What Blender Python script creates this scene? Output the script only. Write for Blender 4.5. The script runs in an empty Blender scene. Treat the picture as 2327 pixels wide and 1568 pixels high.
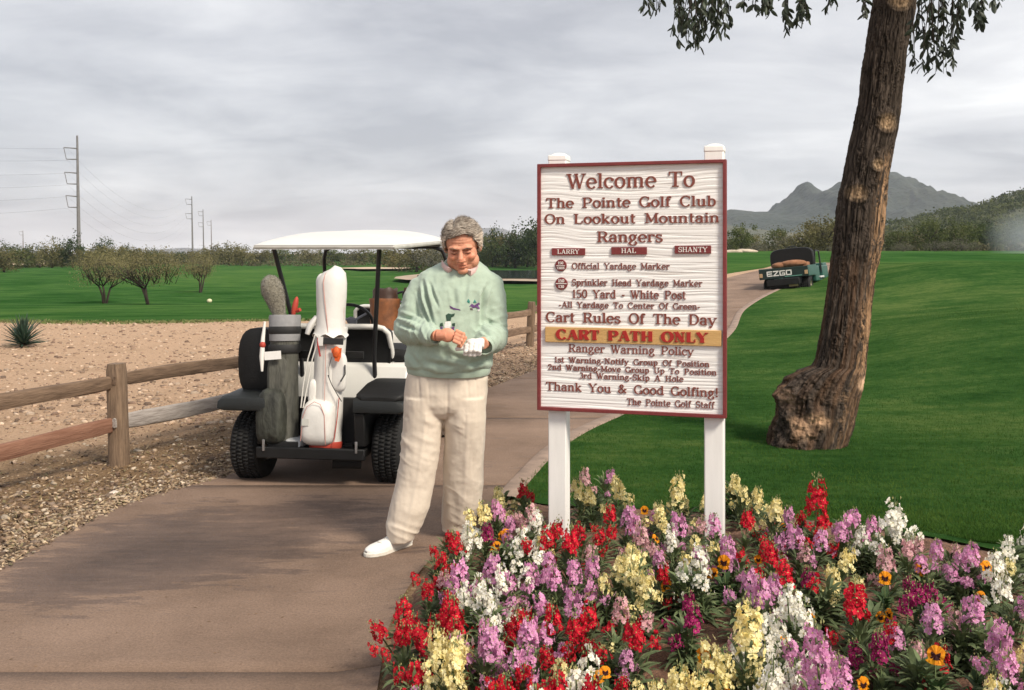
import bpy, bmesh, math, random
import numpy as np
from mathutils import Vector, Matrix, Euler

random.seed(7)
RNG = np.random.default_rng(7)
SC = bpy.context.scene
COL = SC.collection
R = math.radians

# ------------------------------------------------------------------ camera, sky, sun, exposure
F, CX, HY, EYE = 2263.0, 1163.5, 575.0, 1.55      # focal length, centre and horizon of the photograph (2327 px wide), eye height
cam_d = bpy.data.cameras.new('camera')
cam = bpy.data.objects.new('camera', cam_d); COL.objects.link(cam)
cam.location = (0, 0, EYE); cam.rotation_euler = (R(90), 0, 0)
cam_d.sensor_width = 36; cam_d.lens = 36 * F / 2327; cam_d.shift_y = -(784 - HY) / 2327
cam_d.clip_start = 0.05; cam_d.clip_end = 12000
SC.camera = cam

SUN_EL, SUN_AZ = R(44), R(138)     # azimuth clockwise from +Y: sun behind the camera, to the right
world = bpy.data.worlds.new('World'); SC.world = world; world.use_nodes = True
wn, wl = world.node_tree.nodes, world.node_tree.links
wn.clear()
def wnode(t, **k):
    n = wn.new(t)
    for a, b in k.items(): setattr(n, a, b)
    return n
wo = wnode('ShaderNodeOutputWorld'); bg = wnode('ShaderNodeBackground'); bg.inputs['Strength'].default_value = 0.061
sky = wnode('ShaderNodeTexSky', sky_type='NISHITA', sun_disc=False, sun_elevation=SUN_EL, sun_rotation=SUN_AZ)
tc = wnode('ShaderNodeTexCoord'); sep = wnode('ShaderNodeSeparateXYZ'); wl.new(tc.outputs['Generated'], sep.inputs[0])
zc = wnode('ShaderNodeMath', operation='MAXIMUM'); wl.new(sep.outputs['Z'], zc.inputs[0]); zc.inputs[1].default_value = 0.0
za = wnode('ShaderNodeMath', operation='ADD'); wl.new(zc.outputs[0], za.inputs[0]); za.inputs[1].default_value = 0.16
dx = wnode('ShaderNodeMath', operation='DIVIDE'); wl.new(sep.outputs['X'], dx.inputs[0]); wl.new(za.outputs[0], dx.inputs[1])
dy = wnode('ShaderNodeMath', operation='DIVIDE'); wl.new(sep.outputs['Y'], dy.inputs[0]); wl.new(za.outputs[0], dy.inputs[1])
cb = wnode('ShaderNodeCombineXYZ'); wl.new(dx.outputs[0], cb.inputs[0]); wl.new(dy.outputs[0], cb.inputs[1])
def wnoise(scale, rot, sx, sy, det, off=0.0, rough=0.55, dist=0.0):
    m = wnode('ShaderNodeMapping'); m.inputs['Rotation'].default_value = (0, 0, R(rot)); m.inputs['Scale'].default_value = (sx, sy, 1)
    m.inputs['Location'].default_value = (off, off * 0.7, off)
    wl.new(cb.outputs[0], m.inputs[0])
    n = wnode('ShaderNodeTexNoise'); n.inputs['Scale'].default_value = scale; n.inputs['Detail'].default_value = det
    n.inputs['Roughness'].default_value = rough; n.inputs['Distortion'].default_value = dist
    wl.new(m.outputs[0], n.inputs['Vector']); return n.outputs['Fac']
n1 = wnoise(0.50, 14, 0.9, 0.85, 8, 5.1, 0.52, 0.6)      # big cloud masses
n2 = wnoise(1.5, -12, 0.85, 1.05, 8, 1.3, 0.6, 0.5)     # streaks
mm = wnode('ShaderNodeMath', operation='MULTIPLY_ADD'); wl.new(n2, mm.inputs[0]); mm.inputs[1].default_value = 0.34; 
m2 = wnode('ShaderNodeMath', operation='MULTIPLY'); wl.new(n1, m2.inputs[0]); m2.inputs[1].default_value = 0.60
m3 = wnode('ShaderNodeMath', operation='MULTIPLY_ADD'); wl.new(sep.outputs['X'], m3.inputs[0]); m3.inputs[1].default_value = 0.09; m3.inputs[2].default_value = 0.035   # the deck thins towards the right
m4 = wnode('ShaderNodeMath', operation='ADD'); wl.new(m2.outputs[0], m4.inputs[0]); wl.new(m3.outputs[0], m4.inputs[1]); wl.new(m4.outputs[0], mm.inputs[2])
ramp = wnode('ShaderNodeValToRGB'); wl.new(mm.outputs[0], ramp.inputs[0])
cr = ramp.color_ramp; cr.elements[0].position = 0.38; cr.elements[0].color = (2.95, 2.98, 3.20, 1)
cr.elements[1].position = 0.63; cr.elements[1].color = (6.3, 6.25, 6.2, 1)
e = cr.elements.new(0.45); e.color = (3.85, 3.86, 4.04, 1)
e = cr.elements.new(0.54); e.color = (4.95, 4.92, 5.02, 1)
mix = wnode('ShaderNodeMixRGB'); mix.inputs[0].default_value = 0.93
wl.new(sky.outputs[0], mix.inputs[1]); wl.new(ramp.outputs[0], mix.inputs[2])
wl.new(mix.outputs[0], bg.inputs['Color']); wl.new(bg.outputs[0], wo.inputs['Surface'])

sun_d = bpy.data.lights.new('sun', 'SUN'); sun_d.energy = 1.5; sun_d.angle = R(14); sun_d.color = (1.0, 0.90, 0.76)
sun = bpy.data.objects.new('sun', sun_d); COL.objects.link(sun)
sd = Vector((math.sin(SUN_AZ) * math.cos(SUN_EL), math.cos(SUN_AZ) * math.cos(SUN_EL), math.sin(SUN_EL)))
sun.rotation_euler = sd.to_track_quat('Z', 'Y').to_euler()

SC.render.engine = 'CYCLES'
SC.view_settings.view_transform = 'Standard'; SC.view_settings.look = 'None'
SC.view_settings.exposure = 1.58; SC.view_settings.gamma = 1
SC.view_settings.use_curve_mapping = False
SC.cycles.max_bounces = 6; SC.cycles.volume_bounces = 1; SC.cycles.transparent_max_bounces = 8
SC.cycles.use_denoising = True

# ------------------------------------------------------------------ helpers
def S(t):
    t = np.clip(t, 0, 1); return t * t * (3 - 2 * t)

def _hash(ix, iy, iz, seed):
    h = (ix.astype(np.int64) * 374761393 + iy.astype(np.int64) * 668265263 + iz.astype(np.int64) * 2147483647 + seed * 144269504) & 0xffffffff
    h = ((h ^ (h >> 13)) * 1274126177) & 0xffffffff
    h = ((h ^ (h >> 16)) * 2246822519) & 0xffffffff
    return (h & 0xffffff) / float(0xffffff)

def vn(p, scale=1.0, seed=0):
    """smooth value noise in -1..1 for an (n,3) array"""
    p = np.asarray(p, float) * scale
    i = np.floor(p).astype(np.int64); f = p - i; f = f * f * (3 - 2 * f)
    out = 0
    for a in (0, 1):
        wx = f[:, 0] if a else 1 - f[:, 0]
        for b in (0, 1):
            wy = f[:, 1] if b else 1 - f[:, 1]
            for c in (0, 1):
                wz = f[:, 2] if c else 1 - f[:, 2]
                out = out + wx * wy * wz * _hash(i[:, 0] + a, i[:, 1] + b, i[:, 2] + c, seed)
    return out * 2 - 1

def fbm(p, scale, octv=4, seed=0, gain=0.5):
    o, a = 0, 1.0
    for k in range(octv):
        o = o + a * vn(p, scale * 2 ** k, seed + k * 17); a *= gain
    return o

MATS = {}
def mat(name, col, rough=0.8, var=0.0, vscale=8.0, bump=0.0, bscale=60.0, metallic=0.0, spec=None, col2=None, stretch=None,
        trans=0.0, sheen=0.0, obj_random=0.0, detail=5.0, bdist=0.01, subsurf=0.0, attr=None):
    """procedural material: base colour broken up by noise, fine relief from a second noise"""
    if name in MATS: return MATS[name]
    m = bpy.data.materials.new(name); m.use_nodes = True; MATS[name] = m
    nt = m.node_tree; N, L = nt.nodes, nt.links
    b = N['Principled BSDF']; b.inputs['Roughness'].default_value = rough; b.inputs['Metallic'].default_value = metallic
    if spec is not None: b.inputs['Specular IOR Level'].default_value = spec
    if sheen: b.inputs['Sheen Weight'].default_value = sheen
    if subsurf:
        b.inputs['Subsurface Weight'].default_value = subsurf; b.inputs['Subsurface Radius'].default_value = (0.012, 0.005, 0.003)
        b.inputs['Subsurface Scale'].default_value = 1.0
    tcn = N.new('ShaderNodeTexCoord'); mp = N.new('ShaderNodeMapping'); L.new(tcn.outputs['Object'], mp.inputs[0])
    if stretch: mp.inputs['Scale'].default_value = stretch
    base = tuple(col) + (1,)
    out = None
    if var or col2:
        nz = N.new('ShaderNodeTexNoise'); nz.inputs['Scale'].default_value = vscale; nz.inputs['Detail'].default_value = detail
        nz.inputs['Roughness'].default_value = 0.62
        L.new(mp.outputs[0], nz.inputs['Vector'])
        rp = N.new('ShaderNodeValToRGB'); L.new(nz.outputs['Fac'], rp.inputs[0])
        c2 = col2 if col2 else tuple(min(1, c * (1 + var)) for c in col)
        c1 = col if col2 else tuple(c * (1 - var) for c in col)
        rp.color_ramp.elements[0].position = 0.32; rp.color_ramp.elements[0].color = tuple(c1) + (1,)
        rp.color_ramp.elements[1].position = 0.68; rp.color_ramp.elements[1].color = tuple(c2) + (1,)
        out = rp.outputs[0]
    if attr:
        at = N.new('ShaderNodeVertexColor'); at.layer_name = attr
        if out:
            mx = N.new('ShaderNodeMixRGB'); mx.blend_type = 'MULTIPLY'; mx.inputs[0].default_value = 1
            L.new(out, mx.inputs[1]); L.new(at.outputs[0], mx.inputs[2]); out = mx.outputs[0]
        else: out = at.outputs[0]
    if obj_random:
        oi = N.new('ShaderNodeObjectInfo'); hs = N.new('ShaderNodeHueSaturation')
        mr = N.new('ShaderNodeMapRange'); L.new(oi.outputs['Random'], mr.inputs[0])
        mr.inputs[3].default_value = 1 - obj_random; mr.inputs[4].default_value = 1 + obj_random
        L.new(mr.outputs[0], hs.inputs['Value'])
        if out: L.new(out, hs.inputs['Color'])
        else: hs.inputs['Color'].default_value = base
        out = hs.outputs[0]
    if out: L.new(out, b.inputs['Base Color'])
    else: b.inputs['Base Color'].default_value = base
    if bump:
        nb = N.new('ShaderNodeTexNoise'); nb.inputs['Scale'].default_value = bscale; nb.inputs['Detail'].default_value = 6
        L.new(mp.outputs[0], nb.inputs['Vector'])
        bp = N.new('ShaderNodeBump'); bp.inputs['Strength'].default_value = bump; bp.inputs['Distance'].default_value = bdist
        L.new(nb.outputs['Fac'], bp.inputs['Height']); L.new(bp.outputs[0], b.inputs['Normal'])
    if trans:
        tr = N.new('ShaderNodeBsdfTranslucent'); ms = N.new('ShaderNodeMixShader'); ms.inputs[0].default_value = trans
        if out: L.new(out, tr.inputs['Color'])
        else: tr.inputs['Color'].default_value = base
        L.new(b.outputs[0], ms.inputs[1]); L.new(tr.outputs[0], ms.inputs[2]); L.new(ms.outputs[0], N['Material Output'].inputs['Surface'])
    return m

def tag(o, label=None, cat=None, group=None, kind=None):
    if label: o['label'] = label
    if cat: o['category'] = cat
    if group: o['group'] = group
    if kind: o['kind'] = kind
    return o

def empty(name, loc=(0, 0, 0), rot=(0, 0, 0), label=None, cat=None, group=None):
    o = bpy.data.objects.new(name, None); COL.objects.link(o); o.empty_display_size = 0.1
    o.location = loc; o.rotation_euler = rot
    return tag(o, label, cat, group)

class MB:
    """collects geometry and links it as one mesh object"""
    def __init__(s): s.v = []; s.f = []; s.m = []; s.mi = 0
    def add(s, v, f, mi=None):
        o = len(s.v); s.v += [tuple(p) for p in v]; s.f += [tuple(i + o for i in q) for q in f]
        s.m += [s.mi if mi is None else mi] * len(f); return s
    def box(s, c, d, rot=None, mi=None, taper=1.0):
        x, y, z = d[0] / 2, d[1] / 2, d[2] / 2
        P = [Vector((a * x * (taper if k > 0 else 1), b * y * (taper if k > 0 else 1), k * z)) for k in (-1, 1) for a, b in ((-1, -1), (1, -1), (1, 1), (-1, 1))]
        if rot is not None: P = [rot @ p for p in P]
        P = [p + Vector(c) for p in P]
        return s.add(P, [(3, 2, 1, 0), (4, 5, 6, 7), (0, 1, 5, 4), (1, 2, 6, 5), (2, 3, 7, 6), (3, 0, 4, 7)], mi)
    def ring_loft(s, rings, caps=True, mi=None, closed=False):
        n = len(rings[0]); V = [p for r in rings for p in r]; Fc = []
        K = len(rings)
        for i in range(K if closed else K - 1):
            a, b = i * n, ((i + 1) % K) * n
            for j in range(n):
                k = (j + 1) % n
                Fc.append((a + j, a + k, b + k, b + j))
        if caps and not closed:
            Fc.append(tuple(range(n - 1, -1, -1))); Fc.append(tuple((K - 1) * n + j for j in range(n)))
        return s.add(V, Fc, mi)
    def tube(s, pts, rad, n=8, mi=None, caps=True, flat=1.0):
        pts = [Vector(p) for p in pts]
        if not hasattr(rad, '__len__'): rad = [rad] * len(pts)
        rings = []; up = None
        for i, p in enumerate(pts):
            d = (pts[min(i + 1, len(pts) - 1)] - pts[max(i - 1, 0)])
            d = d.normalized() if d.length > 1e-9 else Vector((0, 0, 1))
            if up is None:
                up = Vector((0, 0, 1)) if abs(d.z) < 0.9 else Vector((1, 0, 0))
            a = d.cross(up).normalized(); b = a.cross(d).normalized(); up = b
            rings.append([p + (a * math.cos(2 * math.pi * j / n) + b * math.sin(2 * math.pi * j / n) * flat) * rad[i] for j in range(n)])
        return s.ring_loft(rings, caps, mi)
    def ell(s, c, r, rot=None, nu=16, nv=10, mi=None):
        rings = []
        for i in range(1, nv):
            t = math.pi * i / nv
            rings.append([(math.sin(t) * math.cos(2 * math.pi * j / nu), math.sin(t) * math.sin(2 * math.pi * j / nu), -math.cos(t)) for j in range(nu)])
        V = [Vector((0, 0, -1))] + [Vector(p) for q in rings for p in q] + [Vector((0, 0, 1))]
        Fc = [(0, 1 + (j + 1) % nu, 1 + j) for j in range(nu)]
        for i in range(nv - 2):
            a = 1 + i * nu; b = a + nu
            Fc += [(a + j, a + (j + 1) % nu, b + (j + 1) % nu, b + j) for j in range(nu)]
        l = len(V) - 1; a = 1 + (nv - 2) * nu
        Fc += [(a + j, a + (j + 1) % nu, l) for j in range(nu)]
        V = [Vector((p.x * r[0], p.y * r[1], p.z * r[2])) for p in V]
        if rot is not None: V = [rot @ p for p in V]
        return s.add([p + Vector(c) for p in V], Fc, mi)
    def prism(s, poly, y0, y1, mi=None, axis='y'):
        """outline in (x,z) extruded along y (or in (y,z) along x)"""
        n = len(poly)
        if axis == 'y': V = [(p[0], y0, p[1]) for p in poly] + [(p[0], y1, p[1]) for p in poly]
        elif axis == 'x': V = [(y0, p[0], p[1]) for p in poly] + [(y1, p[0], p[1]) for p in poly]
        else: V = [(p[0], p[1], y0) for p in poly] + [(p[0], p[1], y1) for p in poly]
        Fc = [tuple(range(n)), tuple(range(2 * n - 1, n - 1, -1))] + [(i, (i + 1) % n, n + (i + 1) % n, n + i)[::-1] for i in range(n)]
        return s.add(V, Fc, mi)
    def mesh(s, name, mats, smooth=False, fix=False):
        me = bpy.data.meshes.new(name); me.from_pydata([tuple(p) for p in s.v], [], s.f); 
        for m in (mats if isinstance(mats, (list, tuple)) else [mats]): me.materials.append(m)
        if max(s.m, default=0) > 0: me.polygons.foreach_set('material_index', s.m)
        if fix:
            bm = bmesh.new(); bm.from_mesh(me); bmesh.ops.recalc_face_normals(bm, faces=bm.faces); bm.to_mesh(me); bm.free()
        if smooth: me.polygons.foreach_set('use_smooth', [True] * len(me.polygons))
        me.update(); return me
    def build(s, name, mats, parent=None, smooth=False, bevel=0, segs=2, fix=True, subsurf=0, label=None, kind=None):
        me = s.mesh(name, mats, smooth, fix)
        o = bpy.data.objects.new(name, me); COL.objects.link(o); o.parent = parent
        if bevel:
            b = o.modifiers.new('bevel', 'BEVEL'); b.width = bevel; b.segments = segs; b.limit_method = 'ANGLE'; b.angle_limit = R(35)
            me.polygons.foreach_set('use_smooth', [True] * len(me.polygons))
            me.set_sharp_from_angle(angle=R(40)) if not smooth else None
            if not smooth: b.harden_normals = False
        if subsurf:
            q = o.modifiers.new('subsurf', 'SUBSURF'); q.levels = subsurf; q.render_levels = subsurf
        if smooth and not bevel and not subsurf: me.set_sharp_from_angle(angle=R(50))
        if label: o['label'] = label
        if kind: o['kind'] = kind
        return o

def np_mesh(name, V, Fc, mats, smooth=False, mi=None):
    """fast mesh from numpy arrays; every face has the same number of corners"""
    V = np.asarray(V, np.float32); Fc = np.asarray(Fc, np.int32); k = Fc.shape[1]
    me = bpy.data.meshes.new(name)
    me.vertices.add(len(V)); me.vertices.foreach_set('co', V.ravel())
    me.loops.add(Fc.size); me.loops.foreach_set('vertex_index', Fc.ravel())
    me.polygons.add(len(Fc)); me.polygons.foreach_set('loop_start', np.arange(0, Fc.size, k, dtype=np.int32))
    me.polygons.foreach_set('loop_total', np.full(len(Fc), k, np.int32))
    for m in (mats if isinstance(mats, (list, tuple)) else [mats]): me.materials.append(m)
    if mi is not None: me.polygons.foreach_set('material_index', np.asarray(mi, np.int32))
    if smooth: me.polygons.foreach_set('use_smooth', np.ones(len(Fc), bool))
    me.update(calc_edges=True); me.validate(); return me

def link(name, me, parent=None, kind=None, loc=None):
    o = bpy.data.objects.new(name, me); COL.objects.link(o); o.parent = parent
    if kind: o['kind'] = kind
    if loc is not None: o.location = loc
    return o

def copy_tree(o, parent=None, label=None):
    c = o.copy(); COL.objects.link(c); c.parent = parent
    if label: c['label'] = label
    for ch in KIDS(o): copy_tree(ch, c)
    return c
def KIDS(o): return [x for x in bpy.data.objects if x.parent == o]

def set_attr(me, name, cols):
    a = me.color_attributes.new(name, 'FLOAT_COLOR', 'POINT')
    c = np.ones((len(me.vertices), 4), np.float32); c[:, :3] = cols
    a.data.foreach_set('color', c.ravel())

def remesh(mb, voxel, smooth_it=3, fac=0.5):
    """union of overlapping closed pieces as one continuous surface; returns the mesh"""
    me = mb.mesh('tmp', mat('skin_tmp', (.5, .5, .5)), fix=True)
    o = bpy.data.objects.new('tmp', me); COL.objects.link(o)
    r = o.modifiers.new('r', 'REMESH'); r.mode = 'VOXEL'; r.voxel_size = voxel; r.use_smooth_shade = True
    if smooth_it:
        sm = o.modifiers.new('s', 'SMOOTH'); sm.factor = fac; sm.iterations = smooth_it
    dg = bpy.context.evaluated_depsgraph_get(); dg.update()
    out = bpy.data.meshes.new_from_object(o.evaluated_get(dg))
    bpy.data.objects.remove(o); bpy.data.meshes.remove(me)
    return out
def get_co(me):
    a = np.empty(len(me.vertices) * 3, np.float32); me.vertices.foreach_get('co', a); return a.reshape(-1, 3).astype(float)
def get_no(me):
    a = np.empty(len(me.vertices) * 3, np.float32); me.vertices.foreach_get('normal', a); return a.reshape(-1, 3).astype(float)
def set_co(me, c): me.vertices.foreach_set('co', c.astype(np.float32).ravel()); me.update()

def W(u, v, Y):   # a point of the photograph at depth Y
    return Vector(((u - CX) * Y / F, Y, EYE - (v - HY) * Y / F))
def proj(p): return (CX + F * p[0] / p[1], HY - F * (p[2] - EYE) / p[1])
# ------------------------------------------------------------------ terrain
def terr(x, y):
    x = np.asarray(x, float); y = np.asarray(y, float)
    zr = np.interp(y, [0, 12, 17.6, 21.8, 24.9, 28.3, 31, 60, 90, 5000], [0, 0, .15, .30, .45, .60, .74, 1.35, 1.45, 1.45])
    zl = np.interp(y, [0, 22.6, 50, 5000], [0, 0, -1, -1])
    w = S((x / np.maximum(y, 8) - .03) / .16)
    h = zl * (1 - w) + zr * w
    h = h + .5 * S((x - 3.5) / 8) * S((y - 6) / 10) * (1 - S((y - 24) / 30))
    p = np.stack([x.ravel(), y.ravel(), 0 * x.ravel()], 1)
    und = (vn(p, .045, 5) * .30 * S((p[:, 1] - 45) / 60) * (1 - S((p[:, 1] - 350) / 200))).reshape(x.shape)
    h = h + (.20 * np.sin((x * .55 + y * .9) * .42 + 1.2) + .10 * np.sin((x * .9 - y * .3) * .5)) * S((x - np.interp(y, [0, 8, 12, 17.6, 25, 32, 40], [9, .6, 2.0, 3.9, 6.8, 11.2, 13.8])) / 4) * S((y - 7) / 5) * (1 - S((y - 26) / 10))
    b = .14 * np.clip(1 - ((x - 1.1) / 1.75) ** 2, 0, 1) * np.clip(1 - ((y - 4.1) / 1.9) ** 2, 0, 1)   # mound of the flower bed
    return h + und + b
def tz(x, y): return float(terr(np.array([x]), np.array([y]))[0])

EDGE_R = [(-.40, 1.0), (-.43, 2.0), (-.47, 3.5), (-.50, 4.0), (-.45, 4.65), (-.25, 5.5), (0.0, 6.7), (.26, 7.8), (.50, 8.5), (1.0, 9.6), (2.3, 13.2),
          (3.8, 17.6), (5.07, 21.8), (6.6, 24.9), (9.0, 28.3), (11.0, 32), (12.6, 36.5), (13.6, 40)]
EDGE_L = [(-2.6, 1.0), (-2.55, 2.0), (-2.5, 3.5), (-2.49, 4.84), (-2.45, 5.5), (-2.33, 6.2), (-2.12, 6.6), (-1.99, 6.85), (-1.6, 7.9), (-.9, 9.6), (-.22, 11.5), (.36, 13.3),
          (1.6, 17), (3.0, 21.5), (4.6, 26.2), (6.0, 29), (7.9, 31.7), (10.2, 36.8), (12.0, 40)]
def smooth_curve(pts, n):
    P = np.array(pts, float); d = np.r_[0, np.cumsum(np.hypot(*np.diff(P, axis=0).T))]
    m = np.gradient(P, d, axis=0)
    t = np.linspace(0, 1, n) ** 1.6 * d[-1]
    i = np.clip(np.searchsorted(d, t, side='right') - 1, 0, len(d) - 2); hh = (d[i + 1] - d[i]); s = ((t - d[i]) / hh)[:, None]; hh = hh[:, None]
    return (2 * s ** 3 - 3 * s ** 2 + 1) * P[i] + (s ** 3 - 2 * s ** 2 + s) * hh * m[i] + (-2 * s ** 3 + 3 * s ** 2) * P[i + 1] + (s ** 3 - s ** 2) * hh * m[i + 1]
ER, EL = smooth_curve(EDGE_R, 220), smooth_curve(EDGE_L, 220)
BED = [(-.45, 4.65), (-.50, 4.0), (-.47, 3.5), (-.42, 2.0), (-.4, 1.4), (3.6, 1.4), (3.4, 3.6), (2.65, 4.75), (2.2, 5.15), (1.7, 5.45), (1.1, 5.75), (.55, 6.0), (.15, 6.1), (-.14, 6.05), (-.25, 5.5)]
FAIR = [(-320, 22.4), (-60, 22.4), (-14, 22.2), (-9, 22.6), (-6.2, 22.4), (-3.6, 23.9), (-1.6, 25.2), (-.1, 27), (.9, 31), (3, 32.5), (5.8, 30.2), (7.8, 32.0), (10.1, 37), (12, 39.8), (14, 40.3), (39, 42), (420, 95)]

def pdist(x, y, poly):
    """signed distance to a closed polygon, positive inside"""
    P = np.array(poly, float); Q = np.roll(P, -1, axis=0)
    d = np.full(x.shape, 1e9); ins = np.zeros(x.shape, bool)
    for (ax, ay), (bx, by) in zip(P, Q):
        ex, ey = bx - ax, by - ay
        t = np.clip(((x - ax) * ex + (y - ay) * ey) / (ex * ex + ey * ey + 1e-12), 0, 1)
        d = np.minimum(d, np.hypot(x - ax - t * ex, y - ay - t * ey))
        c = ((ay > y) != (by > y)) & (x < (bx - ax) * (y - ay) / (by - ay + 1e-12) + ax); ins ^= c
    return np.where(ins, d, -d)
PATHP = np.vstack([ER[::4], EL[::-4]]); 
LAWNP = np.vstack([ER[ER[:, 1] > 5.9][::4], [(420, 60), (420, 0), (3.6, 0), (3.6, 1.4), (3.4, 3.6), (2.65, 4.75), (2.2, 5.15), (1.7, 5.45), (1.1, 5.75), (.55, 6.0), (.15, 6.1)]])
FAIRP = FAIR + [(420, 900), (-320, 900)]

def grid_mesh(name, X, Y, Z, m, smooth=True):
    h, w = X.shape
    V = np.stack([X.ravel(), Y.ravel(), Z.ravel()], 1); i = np.arange(h * w).reshape(h, w)
    Fc = np.stack([i[:-1, :-1].ravel(), i[:-1, 1:].ravel(), i[1:, 1:].ravel(), i[1:, :-1].ravel()], 1)
    return np_mesh(name, V, Fc, m, smooth)

# ---- ground material: decomposed granite, darker leaf litter near the fence (a colour the ground itself has)
def ground_material():
    m = bpy.data.materials.new('decomposed_granite'); m.use_nodes = True; nt = m.node_tree; N, L = nt.nodes, nt.links
    b = N['Principled BSDF']; b.inputs['Roughness'].default_value = .95; b.inputs['Specular IOR Level'].default_value = .2
    g = N.new('ShaderNodeTexCoord').outputs['Object']
    def noise(s, d=6, r=.6):
        n = N.new('ShaderNodeTexNoise'); n.inputs['Scale'].default_value = s; n.inputs['Detail'].default_value = d; n.inputs['Roughness'].default_value = r
        L.new(g, n.inputs['Vector']); return n.outputs['Fac']
    def rampc(f, stops):
        r = N.new('ShaderNodeValToRGB'); L.new(f, r.inputs[0]); el = r.color_ramp.elements
        el[0].position, el[0].color = stops[0][0], stops[0][1] + (1,); el[1].position, el[1].color = stops[-1][0], stops[-1][1] + (1,)
        for p, c in stops[1:-1]: q = el.new(p); q.color = c + (1,)
        return r.outputs[0]
    fine = noise(26, 8, .75)
    sand = rampc(fine, [(.30, (.24, .15, .09)), (.47, (.45, .30, .195)), (.6, (.52, .36, .24)), (.75, (.62, .48, .35))])
    vo = N.new('ShaderNodeTexVoronoi'); vo.inputs['Scale'].default_value = 22; L.new(g, vo.inputs['Vector'])
    litter = rampc(noise(40, 8, .8), [(.32, (.06, .038, .02)), (.45, (.17, .105, .055)), (.58, (.30, .20, .11)), (.72, (.50, .37, .22))])
    at = N.new('ShaderNodeVertexColor'); at.layer_name = 'litter'
    ad = N.new('ShaderNodeMath'); ad.operation = 'MULTIPLY_ADD'; L.new(noise(1.1, 6, .65), ad.inputs[0]); ad.inputs[1].default_value = 1.3; ad.inputs[2].default_value = -.65
    a2 = N.new('ShaderNodeMath'); a2.operation = 'ADD'; a2.use_clamp = True; L.new(ad.outputs[0], a2.inputs[0])
    sx = N.new('ShaderNodeSeparateColor'); L.new(at.outputs[0], sx.inputs[0]); L.new(sx.outputs[0], a2.inputs[1])
    mx = N.new('ShaderNodeMixRGB'); L.new(a2.outputs[0], mx.inputs[0]); L.new(sand, mx.inputs[1]); L.new(litter, mx.inputs[2])
    L.new(mx.outputs[0], b.inputs['Base Color'])
    bp = N.new('ShaderNodeBump'); bp.inputs['Strength'].default_value = .9; bp.inputs['Distance'].default_value = .03
    L.new(fine, bp.inputs['Height']); L.new(bp.outputs[0], b.inputs['Normal'])
    return m
def sspace(lo, hi, mid, n, k):
    t = np.linspace(-1, 1, n); s = np.sinh(k * t) / np.sinh(k)
    return np.where(s < 0, mid + s * (mid - lo), mid + s * (hi - mid))
gx = np.unique(np.r_[sspace(-4500, 4500, 0, 231, 8.5), np.arange(-7, 5, .14)]); gy = np.unique(np.r_[-80, -20, -5, np.arange(0, 14, .14), 14 * 1.025 ** np.arange(0, 235)]); gy = gy[gy < 4600]
GX, GY = np.meshgrid(gx, gy); GZ = terr(GX, GY)
drop = np.maximum.reduce([S((pdist(GX, GY, p) - a) / b_) for p, a, b_ in ((PATHP, .16, .3), (LAWNP, .25, .5), (FAIRP, 1.0, 2.0), (BED, .16, .2))])
dropf = drop * np.where(GY > 60, .5, .10)
gmat = ground_material()
gme = grid_mesh('ground', GX, GY, GZ - dropf, gmat)
# leaf litter mask: along the fence and the path edge
fx, fy = GX + 2.87, GY - 7.28; along = fx * .325 + fy * .946; off = fx * .946 - fy * .325
lit = np.exp(-((off - .25) / 1.0) ** 2) * .75 + .55 * S((8.6 - GY) / 2.8) * (GX < 0) + .15 * S((12 - GY) / 3)
lit = np.clip(lit * 1.15, 0, 1) * S((15 - GY) / 7)
set_attr(gme, 'litter', np.clip(lit, 0, 1).ravel()[:, None].repeat(3, 1))
tag(link('ground', gme), kind='structure')

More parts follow.
